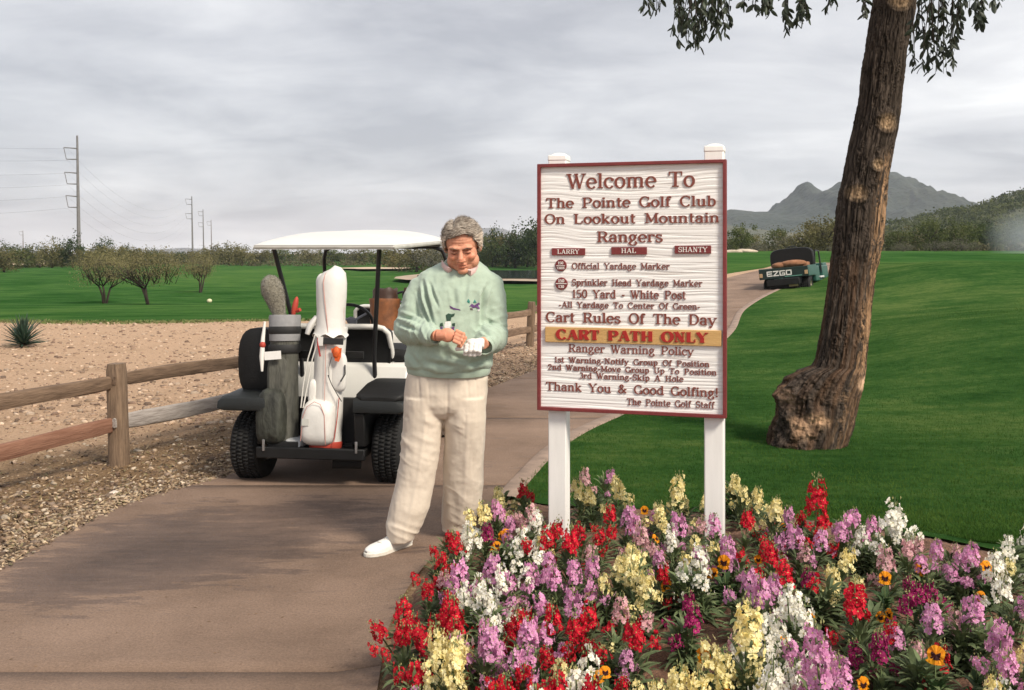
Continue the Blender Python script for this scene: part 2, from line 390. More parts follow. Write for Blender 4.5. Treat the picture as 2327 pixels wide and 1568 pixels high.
# ---- fairway and lawn
def grass_material(name, dark, light, patch):
    m = bpy.data.materials.new(name); m.use_nodes = True; nt = m.node_tree; N, L = nt.nodes, nt.links
    b = N['Principled BSDF']; b.inputs['Roughness'].default_value = 1; b.inputs['Specular IOR Level'].default_value = 0
    g = N.new('ShaderNodeTexCoord').outputs['Object']
    def noise(s, d=6, r=.6, sc=None):
        n = N.new('ShaderNodeTexNoise'); n.inputs['Scale'].default_value = s; n.inputs['Detail'].default_value = d; n.inputs['Roughness'].default_value = r
        if sc:
            mp = N.new('ShaderNodeMapping'); mp.inputs['Scale'].default_value = sc; L.new(g, mp.inputs[0]); L.new(mp.outputs[0], n.inputs['Vector'])
        else: L.new(g, n.inputs['Vector'])
        return n.outputs['Fac']
    lg = N.new('ShaderNodeMath'); lg.operation = 'MULTIPLY_ADD'; L.new(noise(.045, 4, .55, (1, .6, 1)), lg.inputs[0]); lg.inputs[1].default_value = .45
    lk = N.new('ShaderNodeMath'); lk.operation = 'MULTIPLY_ADD'; L.new(noise(.35, 6, .65), lk.inputs[0]); lk.inputs[1].default_value = .45; lk.inputs[2].default_value = -.16; L.new(lk.outputs[0], lg.inputs[2])
    ad = N.new('ShaderNodeMath'); ad.operation = 'MULTIPLY_ADD'; L.new(lg.outputs[0], ad.inputs[0]); ad.inputs[1].default_value = 1.0
    m2 = N.new('ShaderNodeMath'); m2.operation = 'MULTIPLY_ADD'; L.new(noise(9, 8, .8), m2.inputs[0]); m2.inputs[1].default_value = .34
    m3 = N.new('ShaderNodeMath'); m3.operation = 'MULTIPLY'; L.new(noise(1.6, 6, .72, (.35, 1.3, 1)), m3.inputs[0]); m3.inputs[1].default_value = .36
    L.new(m3.outputs[0], m2.inputs[2]); L.new(m2.outputs[0], ad.inputs[2])
    r = N.new('ShaderNodeValToRGB'); L.new(ad.outputs[0], r.inputs[0]); el = r.color_ramp.elements
    el[0].position, el[0].color = .52, dark + (1,); el[1].position, el[1].color = .73, patch + (1,)
    q = el.new(.62); q.color = light + (1,)
    L.new(r.outputs[0], b.inputs['Base Color'])
    bp = N.new('ShaderNodeBump'); bp.inputs['Strength'].default_value = .8; bp.inputs['Distance'].default_value = .03
    L.new(noise(55, 6, .8), bp.inputs['Height']); L.new(bp.outputs[0], b.inputs['Normal'])
    return m
grass_far = grass_material('fairway_grass', (.020, .068, .014), (.040, .105, .026), (.078, .148, .038))
grass_near = grass_material('lawn_grass', (.017, .054, .013), (.040, .097, .024), (.098, .148, .042))
FC = smooth_curve(FAIR, 260)
FC = FC[np.argsort(FC[:, 0])]
fr = []
tt = np.linspace(0, 1, 150) ** 2.6
X = np.repeat(FC[None, :, 0], 150, 0) * (1 + 1.2 * tt[:, None]); Y = FC[None, :, 1] * (1 - tt[:, None]) + 560 * tt[:, None]
jit = vn(np.stack([FC[:, 0] * 1.0, FC[:, 1], 0 * FC[:, 0]], 1), .7, 3) * .28
Y = Y + jit[None, :] * (1 - tt[:, None]) ** 8
Z = terr(X, Y) + .014 + (Y > 60) * .06
tag(link('fairway', grid_mesh('fairway', X, Y, Z, grass_far)), kind='structure')

# lawn on the right: rows leave the path edge
e = ER[ER[:, 1] > 6.25]; e = np.vstack([[(3.62, .6), (3.60, 1.4), (3.41, 3.58), (2.68, 4.7), (2.2, 5.13), (1.7, 5.43), (1.1, 5.73), (.55, 5.98), (.16, 6.08)], e])
e = smooth_curve(e, 260)
d = np.gradient(e, axis=0); nrm = np.stack([d[:, 1], -d[:, 0]], 1); nrm /= np.hypot(nrm[:, 0], nrm[:, 1])[:, None]
tt = np.linspace(0, 1, 220)
X = np.zeros((220, len(e))); Y = X.copy()
tgt = np.stack([np.full(len(e), 90.0), np.interp(np.arange(len(e)), [0, len(e) - 1], [-12, 46])], 1)
q = tt[:, None] ** 3.0
X = e[None, :, 0] * (1 - q) + tgt[None, :, 0] * q; Y = e[None, :, 1] * (1 - q) + tgt[None, :, 1] * q
tag(link('lawn', grid_mesh('lawn', X, Y, terr(X, Y) + .022, grass_near)), kind='structure')

# ---- cart path: slabs between sawn joints, a concrete edge strip on the lawn side
def path_material():
    m = bpy.data.materials.new('brown_concrete'); m.use_nodes = True; nt = m.node_tree; N, L = nt.nodes, nt.links
    b = N['Principled BSDF']; b.inputs['Specular IOR Level'].default_value = .3
    g = N.new('ShaderNodeTexCoord').outputs['Object']
    def noise(s, d=6, r=.6, sc=None, dist=0):
        n = N.new('ShaderNodeTexNoise'); n.inputs['Scale'].default_value = s; n.inputs['Detail'].default_value = d; n.inputs['Roughness'].default_value = r; n.inputs['Distortion'].default_value = dist
        if sc:
            mp = N.new('ShaderNodeMapping'); mp.inputs['Scale'].default_value = sc; mp.inputs['Rotation'].default_value = (0, 0, R(6)); L.new(g, mp.inputs[0]); L.new(mp.outputs[0], n.inputs['Vector'])
        else: L.new(g, n.inputs['Vector'])
        return n.outputs['Fac']
    def rampc(f, stops):
        r = N.new('ShaderNodeValToRGB'); L.new(f, r.inputs[0]); el = r.color_ramp.elements
        el[0].position, el[0].color = stops[0][0], tuple(stops[0][1]) + (1,); el[1].position, el[1].color = stops[-1][0], tuple(stops[-1][1]) + (1,)
        for p, c in stops[1:-1]: q = el.new(p); q.color = tuple(c) + (1,)
        return r.outputs[0]
    base = rampc(noise(.9, 6, .65), [(.35, (.185, .125, .090)), (.5, (.250, .172, .126)), (.68, (.315, .220, .164))])
    fine = rampc(noise(90, 8, .8), [(.3, (.60, .60, .60)), (.7, (1.32, 1.3, 1.28))])
    m1 = N.new('ShaderNodeMixRGB'); m1.blend_type = 'MULTIPLY'; m1.inputs[0].default_value = 1; L.new(base, m1.inputs[1]); L.new(fine, m1.inputs[2])
    # damp patches and dirty water marks with ragged edges, dragged across the slab
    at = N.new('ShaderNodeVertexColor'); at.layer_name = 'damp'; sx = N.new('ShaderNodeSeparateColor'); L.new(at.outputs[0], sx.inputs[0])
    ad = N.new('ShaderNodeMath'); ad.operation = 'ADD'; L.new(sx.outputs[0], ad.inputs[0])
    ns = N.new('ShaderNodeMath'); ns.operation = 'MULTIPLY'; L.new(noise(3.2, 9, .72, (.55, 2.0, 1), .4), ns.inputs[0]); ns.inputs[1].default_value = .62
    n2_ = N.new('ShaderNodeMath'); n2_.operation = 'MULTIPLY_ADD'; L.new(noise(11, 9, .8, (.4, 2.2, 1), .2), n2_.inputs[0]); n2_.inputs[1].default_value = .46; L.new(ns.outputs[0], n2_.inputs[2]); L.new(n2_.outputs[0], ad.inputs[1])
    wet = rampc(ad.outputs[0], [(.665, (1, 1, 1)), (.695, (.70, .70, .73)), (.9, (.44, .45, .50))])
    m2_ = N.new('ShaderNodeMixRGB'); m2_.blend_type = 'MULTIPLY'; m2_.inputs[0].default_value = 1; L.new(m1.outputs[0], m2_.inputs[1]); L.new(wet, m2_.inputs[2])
    # joint dirt
    L.new(m2_.outputs[0], b.inputs['Base Color'])
    rr = rampc(ad.outputs[0], [(.6, (.9,) * 3), (.72, (.62,) * 3)]); L.new(rr, b.inputs['Roughness'])
    bp = N.new('ShaderNodeBump'); bp.inputs['Strength'].default_value = .8; bp.inputs['Distance'].default_value = .008
    br = N.new('ShaderNodeMath'); br.operation = 'ADD'; L.new(noise(40, 6, .8, (.12, 3.5, 1)), br.inputs[0]); L.new(noise(140, 4, .8), br.inputs[1])
    L.new(br.outputs[0], bp.inputs['Height']); L.new(bp.outputs[0], b.inputs['Normal'])
    return m
pm = path_material()
def path_row(yc, k=40):   # points across the path at parameter
    return None
def at_y(C, y): return np.interp(y, C[:, 1], C[:, 0])
joints = [1.0, 3.66, 6.60, 9.3, 12.2, 15.2, 18.4, 21.8]
pe = empty('cart_path'); pe['kind'] = 'structure'
def slab(rowsL, rowsR, nm='slab'):
    w = np.linspace(0, 1, 36)[None, :]
    X = rowsL[:, 0:1] * (1 - w) + rowsR[:, 0:1] * w; Y = rowsL[:, 1:2] * (1 - w) + rowsR[:, 1:2] * w
    Z = terr(X, Y) + .012
    # turn the slab edge down
    X = np.vstack([X[:1], X, X[-1:]]); Y = np.vstack([Y[:1], Y, Y[-1:]]); Z = np.vstack([Z[:1] - .03, Z, Z[-1:] - .03])
    me = grid_mesh(nm, X, Y, Z, pm, smooth=False)
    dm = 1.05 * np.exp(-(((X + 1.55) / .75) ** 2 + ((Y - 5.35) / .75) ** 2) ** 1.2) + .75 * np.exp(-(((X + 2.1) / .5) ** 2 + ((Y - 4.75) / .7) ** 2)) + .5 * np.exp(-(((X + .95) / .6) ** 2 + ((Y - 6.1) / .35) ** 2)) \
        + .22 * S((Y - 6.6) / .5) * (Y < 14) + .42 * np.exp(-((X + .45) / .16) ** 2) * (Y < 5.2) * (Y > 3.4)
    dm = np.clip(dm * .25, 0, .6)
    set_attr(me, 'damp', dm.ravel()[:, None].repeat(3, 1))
    return link(nm, me, pe, 'structure')
for a, b_ in zip(joints[:-1], joints[1:]):
    ys = np.linspace(a + .006, b_ - .006, 26)
    slab(np.stack([at_y(EL, ys), ys], 1), np.stack([at_y(ER, ys), ys], 1))
ir = np.searchsorted(ER[:, 1], 21.8); il = np.searchsorted(EL[:, 1], 21.8)
A = EL[il:]; B = ER[ir:]
rs = lambda C, n: np.stack([np.interp(np.linspace(0, 1, n), np.linspace(0, 1, len(C)), C[:, k]) for k in (0, 1)], 1)
y0 = np.array([[at_y(EL, 21.806), 21.806]]); y1 = np.array([[at_y(ER, 21.806), 21.806]])
slab(np.vstack([y0, rs(A, 60)]), np.vstack([y1, rs(B, 60)]))
# a dark dirt bed in the joints
jb = MB()
for y in joints[1:]: jb.box(((at_y(EL, y) + at_y(ER, y)) / 2, y, tz(.5 * (at_y(EL, y) + at_y(ER, y)), y) - .012), (at_y(ER, y) - at_y(EL, y), .03, .03))
jb.build('joint_filler', mat('joint_dirt', (.05, .03, .02), .95, .4, 30), pe)
# pale edge strip
ys = ER[(ER[:, 1] > 6.2)]
d = np.gradient(ys, axis=0); n_ = np.stack([d[:, 1], -d[:, 0]], 1); n_ /= np.hypot(n_[:, 0], n_[:, 1])[:, None]
prof = [(-.015, -.05), (-.012, .022), (.0, .03), (.11, .03), (.125, .022), (.13, -.05)]
X = np.stack([ys[:, 0] + n_[:, 0] * a for a, _ in prof]); Y = np.stack([ys[:, 1] + n_[:, 1] * a for a, _ in prof]); Z = np.stack([terr(ys[:, 0], ys[:, 1]) + b_ for _, b_ in prof])
tag(link('kerb', grid_mesh('kerb', X, Y, Z, mat('pale_edge_concrete', (.27, .195, .150), .9, .25, 6, .3, 60), smooth=False)), kind='structure')

# ---- flower bed soil
bx, by = np.meshgrid(np.linspace(-.6, 3.7, 130), np.linspace(1.3, 6.3, 140))
dd = pdist(bx, by, BED)
bz = terr(bx, by) - .006 + np.where(dd > 0, .036 * S(dd / .12), 0) + np.where(dd < -.14, -.2, 0) + fbm(np.stack([bx.ravel(), by.ravel(), 0 * bx.ravel()], 1), 9, 4, 3).reshape(bx.shape) * .016 * S(dd / .1)
tag(link('soil', grid_mesh('soil', bx, by, bz, mat('bed_soil', (.08, .038, .022), .95, .5, 25, .8, 90, col2=(.23, .120, .072), bdist=.02))), kind='structure')

# ---- pond, its bank, bunkers
def disc_sheet(name, c, rx, ry, z, m, kind='structure', seed=0, n=40, label=None, rot=0):
    V = [(c[0], c[1], z)]
    for j in range(n):
        a = 2 * math.pi * j / n; k = 1 + .16 * math.sin(2 * a + seed) + .09 * math.sin(5 * a + seed * 2)
        x, y = rx * k * math.cos(a), ry * k * math.sin(a)
        V.append((c[0] + x * math.cos(rot) - y * math.sin(rot), c[1] + x * math.sin(rot) + y * math.cos(rot), z))
    me = bpy.data.meshes.new(name); me.from_pydata(V, [], [(0, 1 + j, 1 + (j + 1) % n) for j in range(n)]); me.materials.append(m)
    o = link(name, me, None, kind)
    return o
sandm = mat('bunker_sand', (.52, .40, .28), .95, .15, 2)
water = mat('pond_water', (.035, .055, .055), .06, .2, .2, .15, 3.0, spec=.6)
disc_sheet('pond_bank', (3.4, 104, 0), 12.5, 30, -.66, mat('bank_earth', (.36, .28, .20), .95, .3, 1), seed=1)
disc_sheet('water', (3.9, 106, 0), 11.5, 25, -.60, water, seed=1)
disc_sheet('bunker_sand', (-20.5, 152, 0), 4.8, 11, -.72, sandm, seed=2)
disc_sheet('bunker_sand', (-101, 195, 0), 13, 20, -.55, sandm, seed=3)
disc_sheet('bunker_sand', (-96, 255, 0), 30, 9, -.5, sandm, seed=5)
disc_sheet('bunker_sand', (27.5, 112, 0), 4, 8, 1.52, sandm, seed=4)

# ---- far hills and the mountain (heightfields)
def range_mesh(name, prof_uv, Y, depth, m, seed, rough, x_pad=0, n=220, back=True, base=-3, nd=60):
    U = [p[0] for p in prof_uv]; H = [(EYE - (p[1] - HY) * Y / F) for p in prof_uv]
    us = np.linspace(U[0], U[-1], n); hs = np.interp(us, U, H)
    t = np.linspace(-1, 1, nd)
    Xc = (us - CX) * Y / F
    X = np.repeat(Xc[None, :], nd, 0); Yg = Y + t[:, None] * depth + 0 * X
    fall = np.clip(1 - np.abs(t), 0, 1)[:, None] ** 1.15
    Zg = base + (hs[None, :] - base) * fall
    P = np.stack([X.ravel(), Yg.ravel(), 0 * X.ravel()], 1)
    rid = 1 - np.abs(fbm(P, rough * 1.6, 6, seed, .55)).reshape(X.shape) * 1.1
    amp = (hs[None, :] - base) * .16 * (1 - fall ** 3) * fall * 2
    Zg = Zg + (rid - .62) * amp + fbm(P, rough * 6, 3, seed + 5).reshape(X.shape) * (hs[None, :] - base) * .012
    Yg = Yg + fbm(P, rough * 1.3, 3, seed + 9).reshape(X.shape) * depth * .04
    tag(link(name, grid_mesh(name, X, Yg, Zg, m)), kind='structure')
rock = mat('mountain_rock', (.012, .024, .016), .95, 0, .016, .9, .07, col2=(.042, .050, .034), bdist=9, detail=10)
MT = [(1560, 520), (1610, 492), (1655, 476), (1690, 479), (1705, 481), (1740, 480), (1765, 470), (1785, 452), (1800, 440), (1808, 425), (1815, 415), (1825, 411), (1836, 416), (1843, 423),
      (1850, 427), (1862, 433), (1872, 429), (1888, 424), (1905, 412), (1920, 414), (1945, 405), (1975, 398), (2000, 390), (2025, 388), (2038, 391), (2050, 399), (2062, 405), (2075, 417), (2095, 432), (2120, 446), (2150, 462),
      (2175, 472), (2230, 500), (2290, 530), (2330, 575)]
range_mesh('mountain', MT, 1500, 520, rock, 4, .006, n=300, nd=90)
range_mesh('hills', [(1300, 570), (1400, 545), (1500, 525), (1580, 510), (1650, 512), (1720, 520), (1790, 528), (1860, 535), (1950, 540), (2050, 560)], 900, 260, mat('foothill_scrub', (.05, .06, .035), .95, 0, .02, .5, .1, col2=(.12, .11, .07), bdist=3), 8, .012)
far_m = mat('far_range_rock', (.08, .09, .09), .95, .2, .002)
range_mesh('hills', [(300, 575), (360, 566), (420, 562), (470, 566), (560, 575)], 3300, 300, far_m, 3, .002, n=80, nd=20)
range_mesh('hills', [(960, 575), (1010, 545), (1050, 528), (1090, 517), (1120, 514), (1150, 519), (1170, 530), (1200, 540), (1260, 575)], 3300, 300, far_m, 6, .002, n=80, nd=20)
HILL = [(1880, 560), (1930, 545), (1990, 522), (2010, 511), (2050, 503), (2100, 493), (2160, 478), (2200, 472), (2240, 461), (2280, 447), (2327, 438), (2400, 425), (2500, 415), (2600, 425), (2800, 480), (3000, 560)]
hillm = mat('hill_scrub', (.035, .048, .014), .95, 0, .25, .6, .8, col2=(.10, .10, .036), bdist=.5, detail=9)
range_mesh('hill', HILL, 420, 190, hillm, 11, .01, n=240, nd=80, base=-1)

# ---- the light haze of the day
hz = MB(); hz.box((0, 2060, 63), (8800, 4220, 140)); ho_ = hz.build('haze', [], fix=True); ho_['kind'] = 'stuff'; ho_['label'] = 'thin pale haze over the whole golf course'; ho_['category'] = 'haze'
hm = bpy.data.materials.new('pale_haze'); hm.use_nodes = True; hm.node_tree.nodes.clear()
pv = hm.node_tree.nodes.new('ShaderNodeVolumePrincipled'); pv.inputs['Density'].default_value = .00018; pv.inputs['Color'].default_value = (.80, .87, 1, 1); pv.inputs['Anisotropy'].default_value = .2
om = hm.node_tree.nodes.new('ShaderNodeOutputMaterial'); hm.node_tree.links.new(pv.outputs[0], om.inputs['Volume']); ho_.data.materials.clear(); ho_.data.materials.append(hm)

# drifting sprinkler spray at the right
sp_ = MB(); sp_.ell((0, 0, 0), (1, 1, 1), nu=24, nv=16); so_ = sp_.build('water_spray', [], None, True); so_.location = (36.6, 70, 2.7); so_.scale = (3.4, 3.0, 2.3); so_['kind'] = 'stuff'; so_['label'] = 'pale bluish sprinkler spray drifting over the lawn at the right edge'; so_['category'] = 'spray'
wm = bpy.data.materials.new('sprinkler_mist'); wm.use_nodes = True; nt = wm.node_tree; nt.nodes.clear(); N, L = nt.nodes, nt.links
tcn = N.new('ShaderNodeTexCoord'); gt = N.new('ShaderNodeTexGradient'); gt.gradient_type = 'SPHERICAL'; L.new(tcn.outputs['Object'], gt.inputs[0])
mu = N.new('ShaderNodeMath'); mu.operation = 'MULTIPLY'; L.new(gt.outputs['Fac'], mu.inputs[0]); mu.inputs[1].default_value = .18
pv = N.new('ShaderNodeVolumePrincipled'); L.new(mu.outputs[0], pv.inputs['Density']); pv.inputs['Color'].default_value = (.85, .92, 1, 1)
om = N.new('ShaderNodeOutputMaterial'); L.new(pv.outputs[0], om.inputs['Volume']); so_.data.materials.clear(); so_.data.materials.append(wm)
# ------------------------------------------------------------------ far vegetation
def leaf_cloud(n_clump, per, size, rad, seed, shape=None, up=0.0, squash=1.0, clump_r=.35):
    """leaf-sized faces gathered into clumps through an uneven crown volume (unit crown: radius rad)"""
    g = np.random.default_rng(seed)
    d = g.normal(size=(n_clump, 3)); d /= np.linalg.norm(d, axis=1)[:, None]
    r = g.uniform(.35, 1, n_clump) ** .5
    c = d * r[:, None] * np.array(rad)
    if shape is not None: c = shape(c, g)
    cc = np.repeat(c, per, 0); k = len(cc)
    cr = np.repeat(g.uniform(.6, 1.35, n_clump), per)[:, None] * clump_r * np.mean(rad)
    o = g.normal(size=(k, 3)) * .5 * cr; o[:, 2] *= squash
    p = cc + o
    a = g.normal(size=(k, 3)); a[:, 2] += up; a /= np.linalg.norm(a, axis=1)[:, None]
    b = np.cross(a, g.normal(size=(k, 3))); b /= np.linalg.norm(b, axis=1)[:, None]
    s = (size * g.uniform(.6, 1.4, k))[:, None]
    V = np.stack([p - a * s, p + b * s * .45, p + a * s, p - b * s * .45], 1).reshape(-1, 3)
    return V, np.arange(4 * k).reshape(-1, 4)

def limbs(mb, base, h, n, spread, r0, g, lean=0.0, multi=1):
    for m_ in range(multi):
        az = g.uniform(0, 6.28); tr = r0 * (1 if multi == 1 else .6)
        top = Vector(base) + Vector((math.cos(az) * lean * h, math.sin(az) * lean * h, h * .45)) * (1 if multi == 1 else g.uniform(.6, 1))
        mid = (Vector(base) + top) / 2 + Vector((g.normal() * .05 * h, g.normal() * .05 * h, 0))
        mb.tube([Vector(base) - Vector((0, 0, .2)), mid, top], [tr * 1.25, tr, tr * .8], 7)
        for i in range(n):
            a = az + (g.uniform(-1.3, 1.3) if multi > 1 else 6.28 * i / n + g.uniform(-.4, .4)); e = spread * g.uniform(.5, 1)
            e1 = top + Vector((math.cos(a) * e * .5, math.sin(a) * e * .5, h * g.uniform(.1, .22)))
            e2 = top + Vector((math.cos(a) * e, math.sin(a) * e, h * g.uniform(.25, .5)))
            mb.tube([top, e1, e2], [tr * .6, tr * .38, tr * .15], 5)
            for q in range(3):
                b = a + g.uniform(-1, 1)
                mb.tube([e1, e1 + Vector((math.cos(b) * e * .4, math.sin(b) * e * .4, h * g.uniform(.1, .3)))], [tr * .28, tr * .08], 4)

def crown_mat(name, c1, c2, scale=1.2):
    return mat(name, c1, .9, 0, scale, 0, col2=c2, trans=.25, obj_random=.18, detail=4, spec=.2)
CM = {'dark': crown_mat('dark_tree_leaves', (.026, .044, .016), (.070, .095, .036)),
      'olive': crown_mat('olive_tree_leaves', (.095, .092, .036), (.200, .175, .080)),
      'bare': crown_mat('winter_mesquite_twigs', (.155, .145, .065), (.29, .25, .125)),
      'green': crown_mat('green_shrub_leaves', (.052, .072, .022), (.13, .145, .052)),
      'grey': crown_mat('grey_scrub_leaves', (.09, .09, .065), (.19, .175, .13)),
      'blue': crown_mat('blue_agave_shrub_leaves', (.10, .15, .14), (.20, .27, .26))}
bark_far = mat('far_bark', (.045, .032, .024), .95, .3, 6)
PROTO = {}
def proto(kind):
    """meshes of a tree kind, unit height about 1 m; scaled per copy"""
    if kind in PROTO: return PROTO[kind]
    out = []
    for s in range(3):
        g = np.random.default_rng(hash_(kind) + s * 31)
        if kind in ('dark', 'olive', 'green'):
            V, Fc = leaf_cloud(60, 34, .034, (.50, .50, .40), hash_(kind) + s, clump_r=.34, shape=lambda c, g: c * (1 + .25 * g.normal(size=(len(c), 1))))
            V[:, 2] = V[:, 2] * 1.1 + .47; V = V[:len(V) // 4 * 4]
            lo = np.repeat((V.reshape(-1, 4, 3)[:, :, 2].min(1) < .03), 4); V = V[~lo]; Fc = np.arange(len(V)).reshape(-1, 4)
            mb = MB(); limbs(mb, (0, 0, 0), .8, 5, .34, .035, g)
        elif kind == 'bare':
            V, Fc = leaf_cloud(130, 40, .0135, (.56, .56, .27), 90 + s, clump_r=.26, shape=lambda c, g: c * (1 + .2 * g.normal(size=(len(c), 1))))
            V[:, 2] += .70
            mb = MB(); limbs(mb, (0, 0, 0), .9, 4, .52, .036, g, .18, 3)
            for q in range(80):
                a = g.uniform(0, 6.28); r_ = g.uniform(.1, .5); z = g.uniform(.45, .75)
                b = Vector((math.cos(a) * r_, math.sin(a) * r_, z)); 
                mb.tube([b * .8, b + Vector((g.normal() * .08, g.normal() * .08, .18))], [.006, .002], 3)
        elif kind in ('grey', 'blue'):
            V, Fc = leaf_cloud(40, 30, .03, (.6, .6, .35), 50 + s, clump_r=.4)
            V[:, 2] += .45
            mb = MB(); limbs(mb, (0, 0, 0), .6, 4, .4, .02, g, .1, 3)
        cm = np_mesh('crown', V, Fc, CM[kind]); tm = mb.mesh('trunk', bark_far, True, True)
        out.append((cm, tm))
    PROTO[kind] = out; return out
def hash_(s): return sum(ord(c) * (i + 3) for i, c in enumerate(s)) % 9973
TREE_RECS = []
def tree(kind, u, Y, h, wide=1.0, v_base=None, label=None, name=None, group=None, rotz=None, flavour='tree'):
    X = (u - CX) * Y / F; z = tz(X, Y) if v_base is None else EYE - (v_base - HY) * Y / F
    cm, tm = random.choice(proto(kind))
    o = empty(name or {'dark': 'leafy_tree', 'olive': 'scrub_tree', 'bare': 'mesquite_tree', 'green': 'bushy_tree', 'grey': 'desert_shrub', 'blue': 'desert_shrub'}[kind], (X, Y, z), (0, 0, random.uniform(0, 6.28)))
    o.scale = (h * wide, h * wide, h)
    link('crown', cm, o); link('trunk', tm, o)
    o['category'] = 'shrub' if kind in ('grey', 'blue') else 'tree'
    if label: o['label'] = label
    else: TREE_RECS.append((o, kind, u, Y, h, group))
    o['group'] = group or 'desert trees'
    return o

# the three leafless mesquites on the fairway
g1 = 'brown mesquites standing on the fairway'
tree('bare', 237, 50, 2.55, 1.0, label='twiggy brown mesquite on the fairway with several thin grey stems, leftmost of three', group=g1)
tree('bare', 342, 46.5, 2.5, 1.25, label='widest brown mesquite on the fairway with a short dark leaning trunk', group=g1)
tree('bare', 452, 62, 2.5, .85, label='smallest and farthest brown mesquite on the fairway, near the pale marker', group=g1)
# left skyline
LS = [(8, 120, 'olive', 2.9, 1.5), (45, 150, 'green', 3.1, 1.6), (88, 170, 'olive', 3.2, 1.6), (118, 150, 'olive', 4.3, 1.0), (140, 160, 'green', 3.2, 1.5), (165, 150, 'dark', 4.6, .85), (192, 140, 'olive', 3.1, 1.3), (222, 160, 'olive', 3.4, 1.4),
      (236, 180, 'dark', 5.4, .7), (262, 150, 'olive', 3.6, 1.2), (285, 165, 'dark', 3.8, .7), (310, 160, 'olive', 3.3, 1.5), (345, 190, 'dark', 3.2, 1.0), (372, 220, 'olive', 3.4, 1.6), (405, 240, 'dark', 3.3, 1.2), (440, 250, 'olive', 3.4, 1.9),
      (487, 210, 'olive', 3.9, 1.4), (520, 200, 'olive', 4.4, 1.5), (548, 190, 'olive', 3.8, 1.5), (66, 210, 'dark', 4.4, 1.2), (20, 230, 'green', 4.6, 1.4), (290, 230, 'olive', 3.8, 1.8)]
for u, Y, k, h, w in LS: tree(k, u, Y, h, w, group='trees along the left skyline')
# behind the cart canopy and right of it
for u, Y, k, h, w in [(585, 230, 'olive', 4.0, 1.6), (640, 235, 'green', 3.9, 1.6), (700, 240, 'olive', 3.9, 1.6), (760, 230, 'green', 3.9, 1.6), (820, 235, 'olive', 3.8, 1.6), (870, 190, 'green', 3.8, 1.5),
                      (905, 160, 'olive', 3.9, 1.6), (945, 140, 'olive', 4.1, 1.4), (985, 135, 'grey', 4.3, 1.2), (1000, 150, 'olive', 4.4, 1.4)]:
    tree(k, u, Y, h, w, group='trees behind the cart roof')
for u, Y, k, h, w in [(1108, 187.5, 'dark', 5.98, 0.7), (1126, 181.25, 'dark', 6.47, 0.7), (1120, 172.5, 'green', 5.25, 1.0), (1150, 175.0, 'olive', 6.47, 1.1), (1172, 168.75, 'dark', 6.83, 1.05), (1196, 172.5, 'green', 5.86, 1.1), (1228, 162.5, 'dark', 8.42, 0.75), (1250, 175.0, 'olive', 7.32, 1.2), (1212, 187.5, 'olive', 6.1, 1.2)]:
    tree(k, u, Y, h, w, group='trees beyond the pond')
# right-hand scrub line in front of mountain and hill
RB = [(1660, 105, 'green', 1.9, 1.0), (1688, 92, 'green', 2.7, .95), (1712, 120, 'olive', 2.6, 1.2), (1738, 115, 'grey', 1.7, 1.4), (1768, 110, 'green', 3.1, 1.0), (1795, 100, 'grey', 2.0, 1.5), (1826, 98, 'olive', 2.5, 1.3),
      (1850, 105, 'olive', 3.5, 1.2), (1880, 98, 'olive', 3.4, 1.2), (1902, 110, 'green', 4.0, 1.0), (1925, 115, 'olive', 4.0, 1.1), (1960, 120, 'olive', 3.6, 1.2), (2015, 112, 'olive', 3.0, 1.2), (2040, 95, 'green', 2.3, 1.1), (2062, 118, 'olive', 3.2, 1.2),
      (2090, 100, 'olive', 2.4, 1.3), (2112, 92, 'green', 3.1, .95), (2138, 97, 'dark', 2.6, .95), (2160, 110, 'olive', 3.1, 1.1), (2182, 95, 'green', 2.9, 1.1), (2205, 120, 'olive', 3.2, 1.3), (2228, 98, 'dark', 3.2, 1.0), (2250, 100, 'green', 3.1, 1.1),
      (2275, 110, 'olive', 3.2, 1.1), (2300, 105, 'green', 3.4, 1.2), (2330, 100, 'green', 3.2, 1.2), (2128, 84, 'grey', 1.1, 1.6), (2172, 84, 'grey', 1.3, 1.6), (2052, 82, 'grey', 1.0, 1.5), (2210, 86, 'grey', 1.0, 1.5), (1720, 86, 'grey', 1.1, 1.6), (1905, 82, 'grey', .9, 1.5)]
for u, Y, k, h, w in RB: tree(k, u, Y, h, w, group='desert scrub below the hill on the right')
tree('blue', 615, 75, 1.0, .9, label='small pale blue-grey shrub on the fairway left of the cart roof post', group='shrubs on the fairway', name='desert_shrub')
tree('green', 637, 75, .7, .9, label='low dark green bush beside the pale blue shrub on the fairway', group='shrubs on the fairway')

# scrub cover on the hill and the far flats: too many to count
def scrub_cover(name, m, spots, size, seed, per=14, qs=.28):
    g = np.random.default_rng(seed); P = np.repeat(spots, per, 0); s = np.repeat(size, per)
    k = len(P); o = g.normal(size=(k, 3)) * np.stack([s * .34, s * .34, s * .22], 1); P = P + o; P[:, 2] += s * .35
    a = g.normal(size=(k, 3)); a /= np.linalg.norm(a, axis=1)[:, None]; b = np.cross(a, g.normal(size=(k, 3))); b /= np.linalg.norm(b, axis=1)[:, None]
    q = (s * qs)[:, None]
    V = np.stack([P - a * q, P + b * q * .7, P + a * q, P - b * q * .7], 1).reshape(-1, 3)
    tag(link(name, np_mesh(name, V, np.arange(4 * k).reshape(-1, 4), m)), 'low olive desert scrub covering the slope behind the lawn', 'scrub', kind='stuff')
hill_o = bpy.data.objects['hill']
hv = get_co(hill_o.data).reshape(80, 240, 3)
g = np.random.default_rng(3)
ii = g.integers(2, 41, 9000); jj = g.integers(0, 239, 9000); fi, fj = g.random(9000)[:, None], g.random(9000)[:, None]
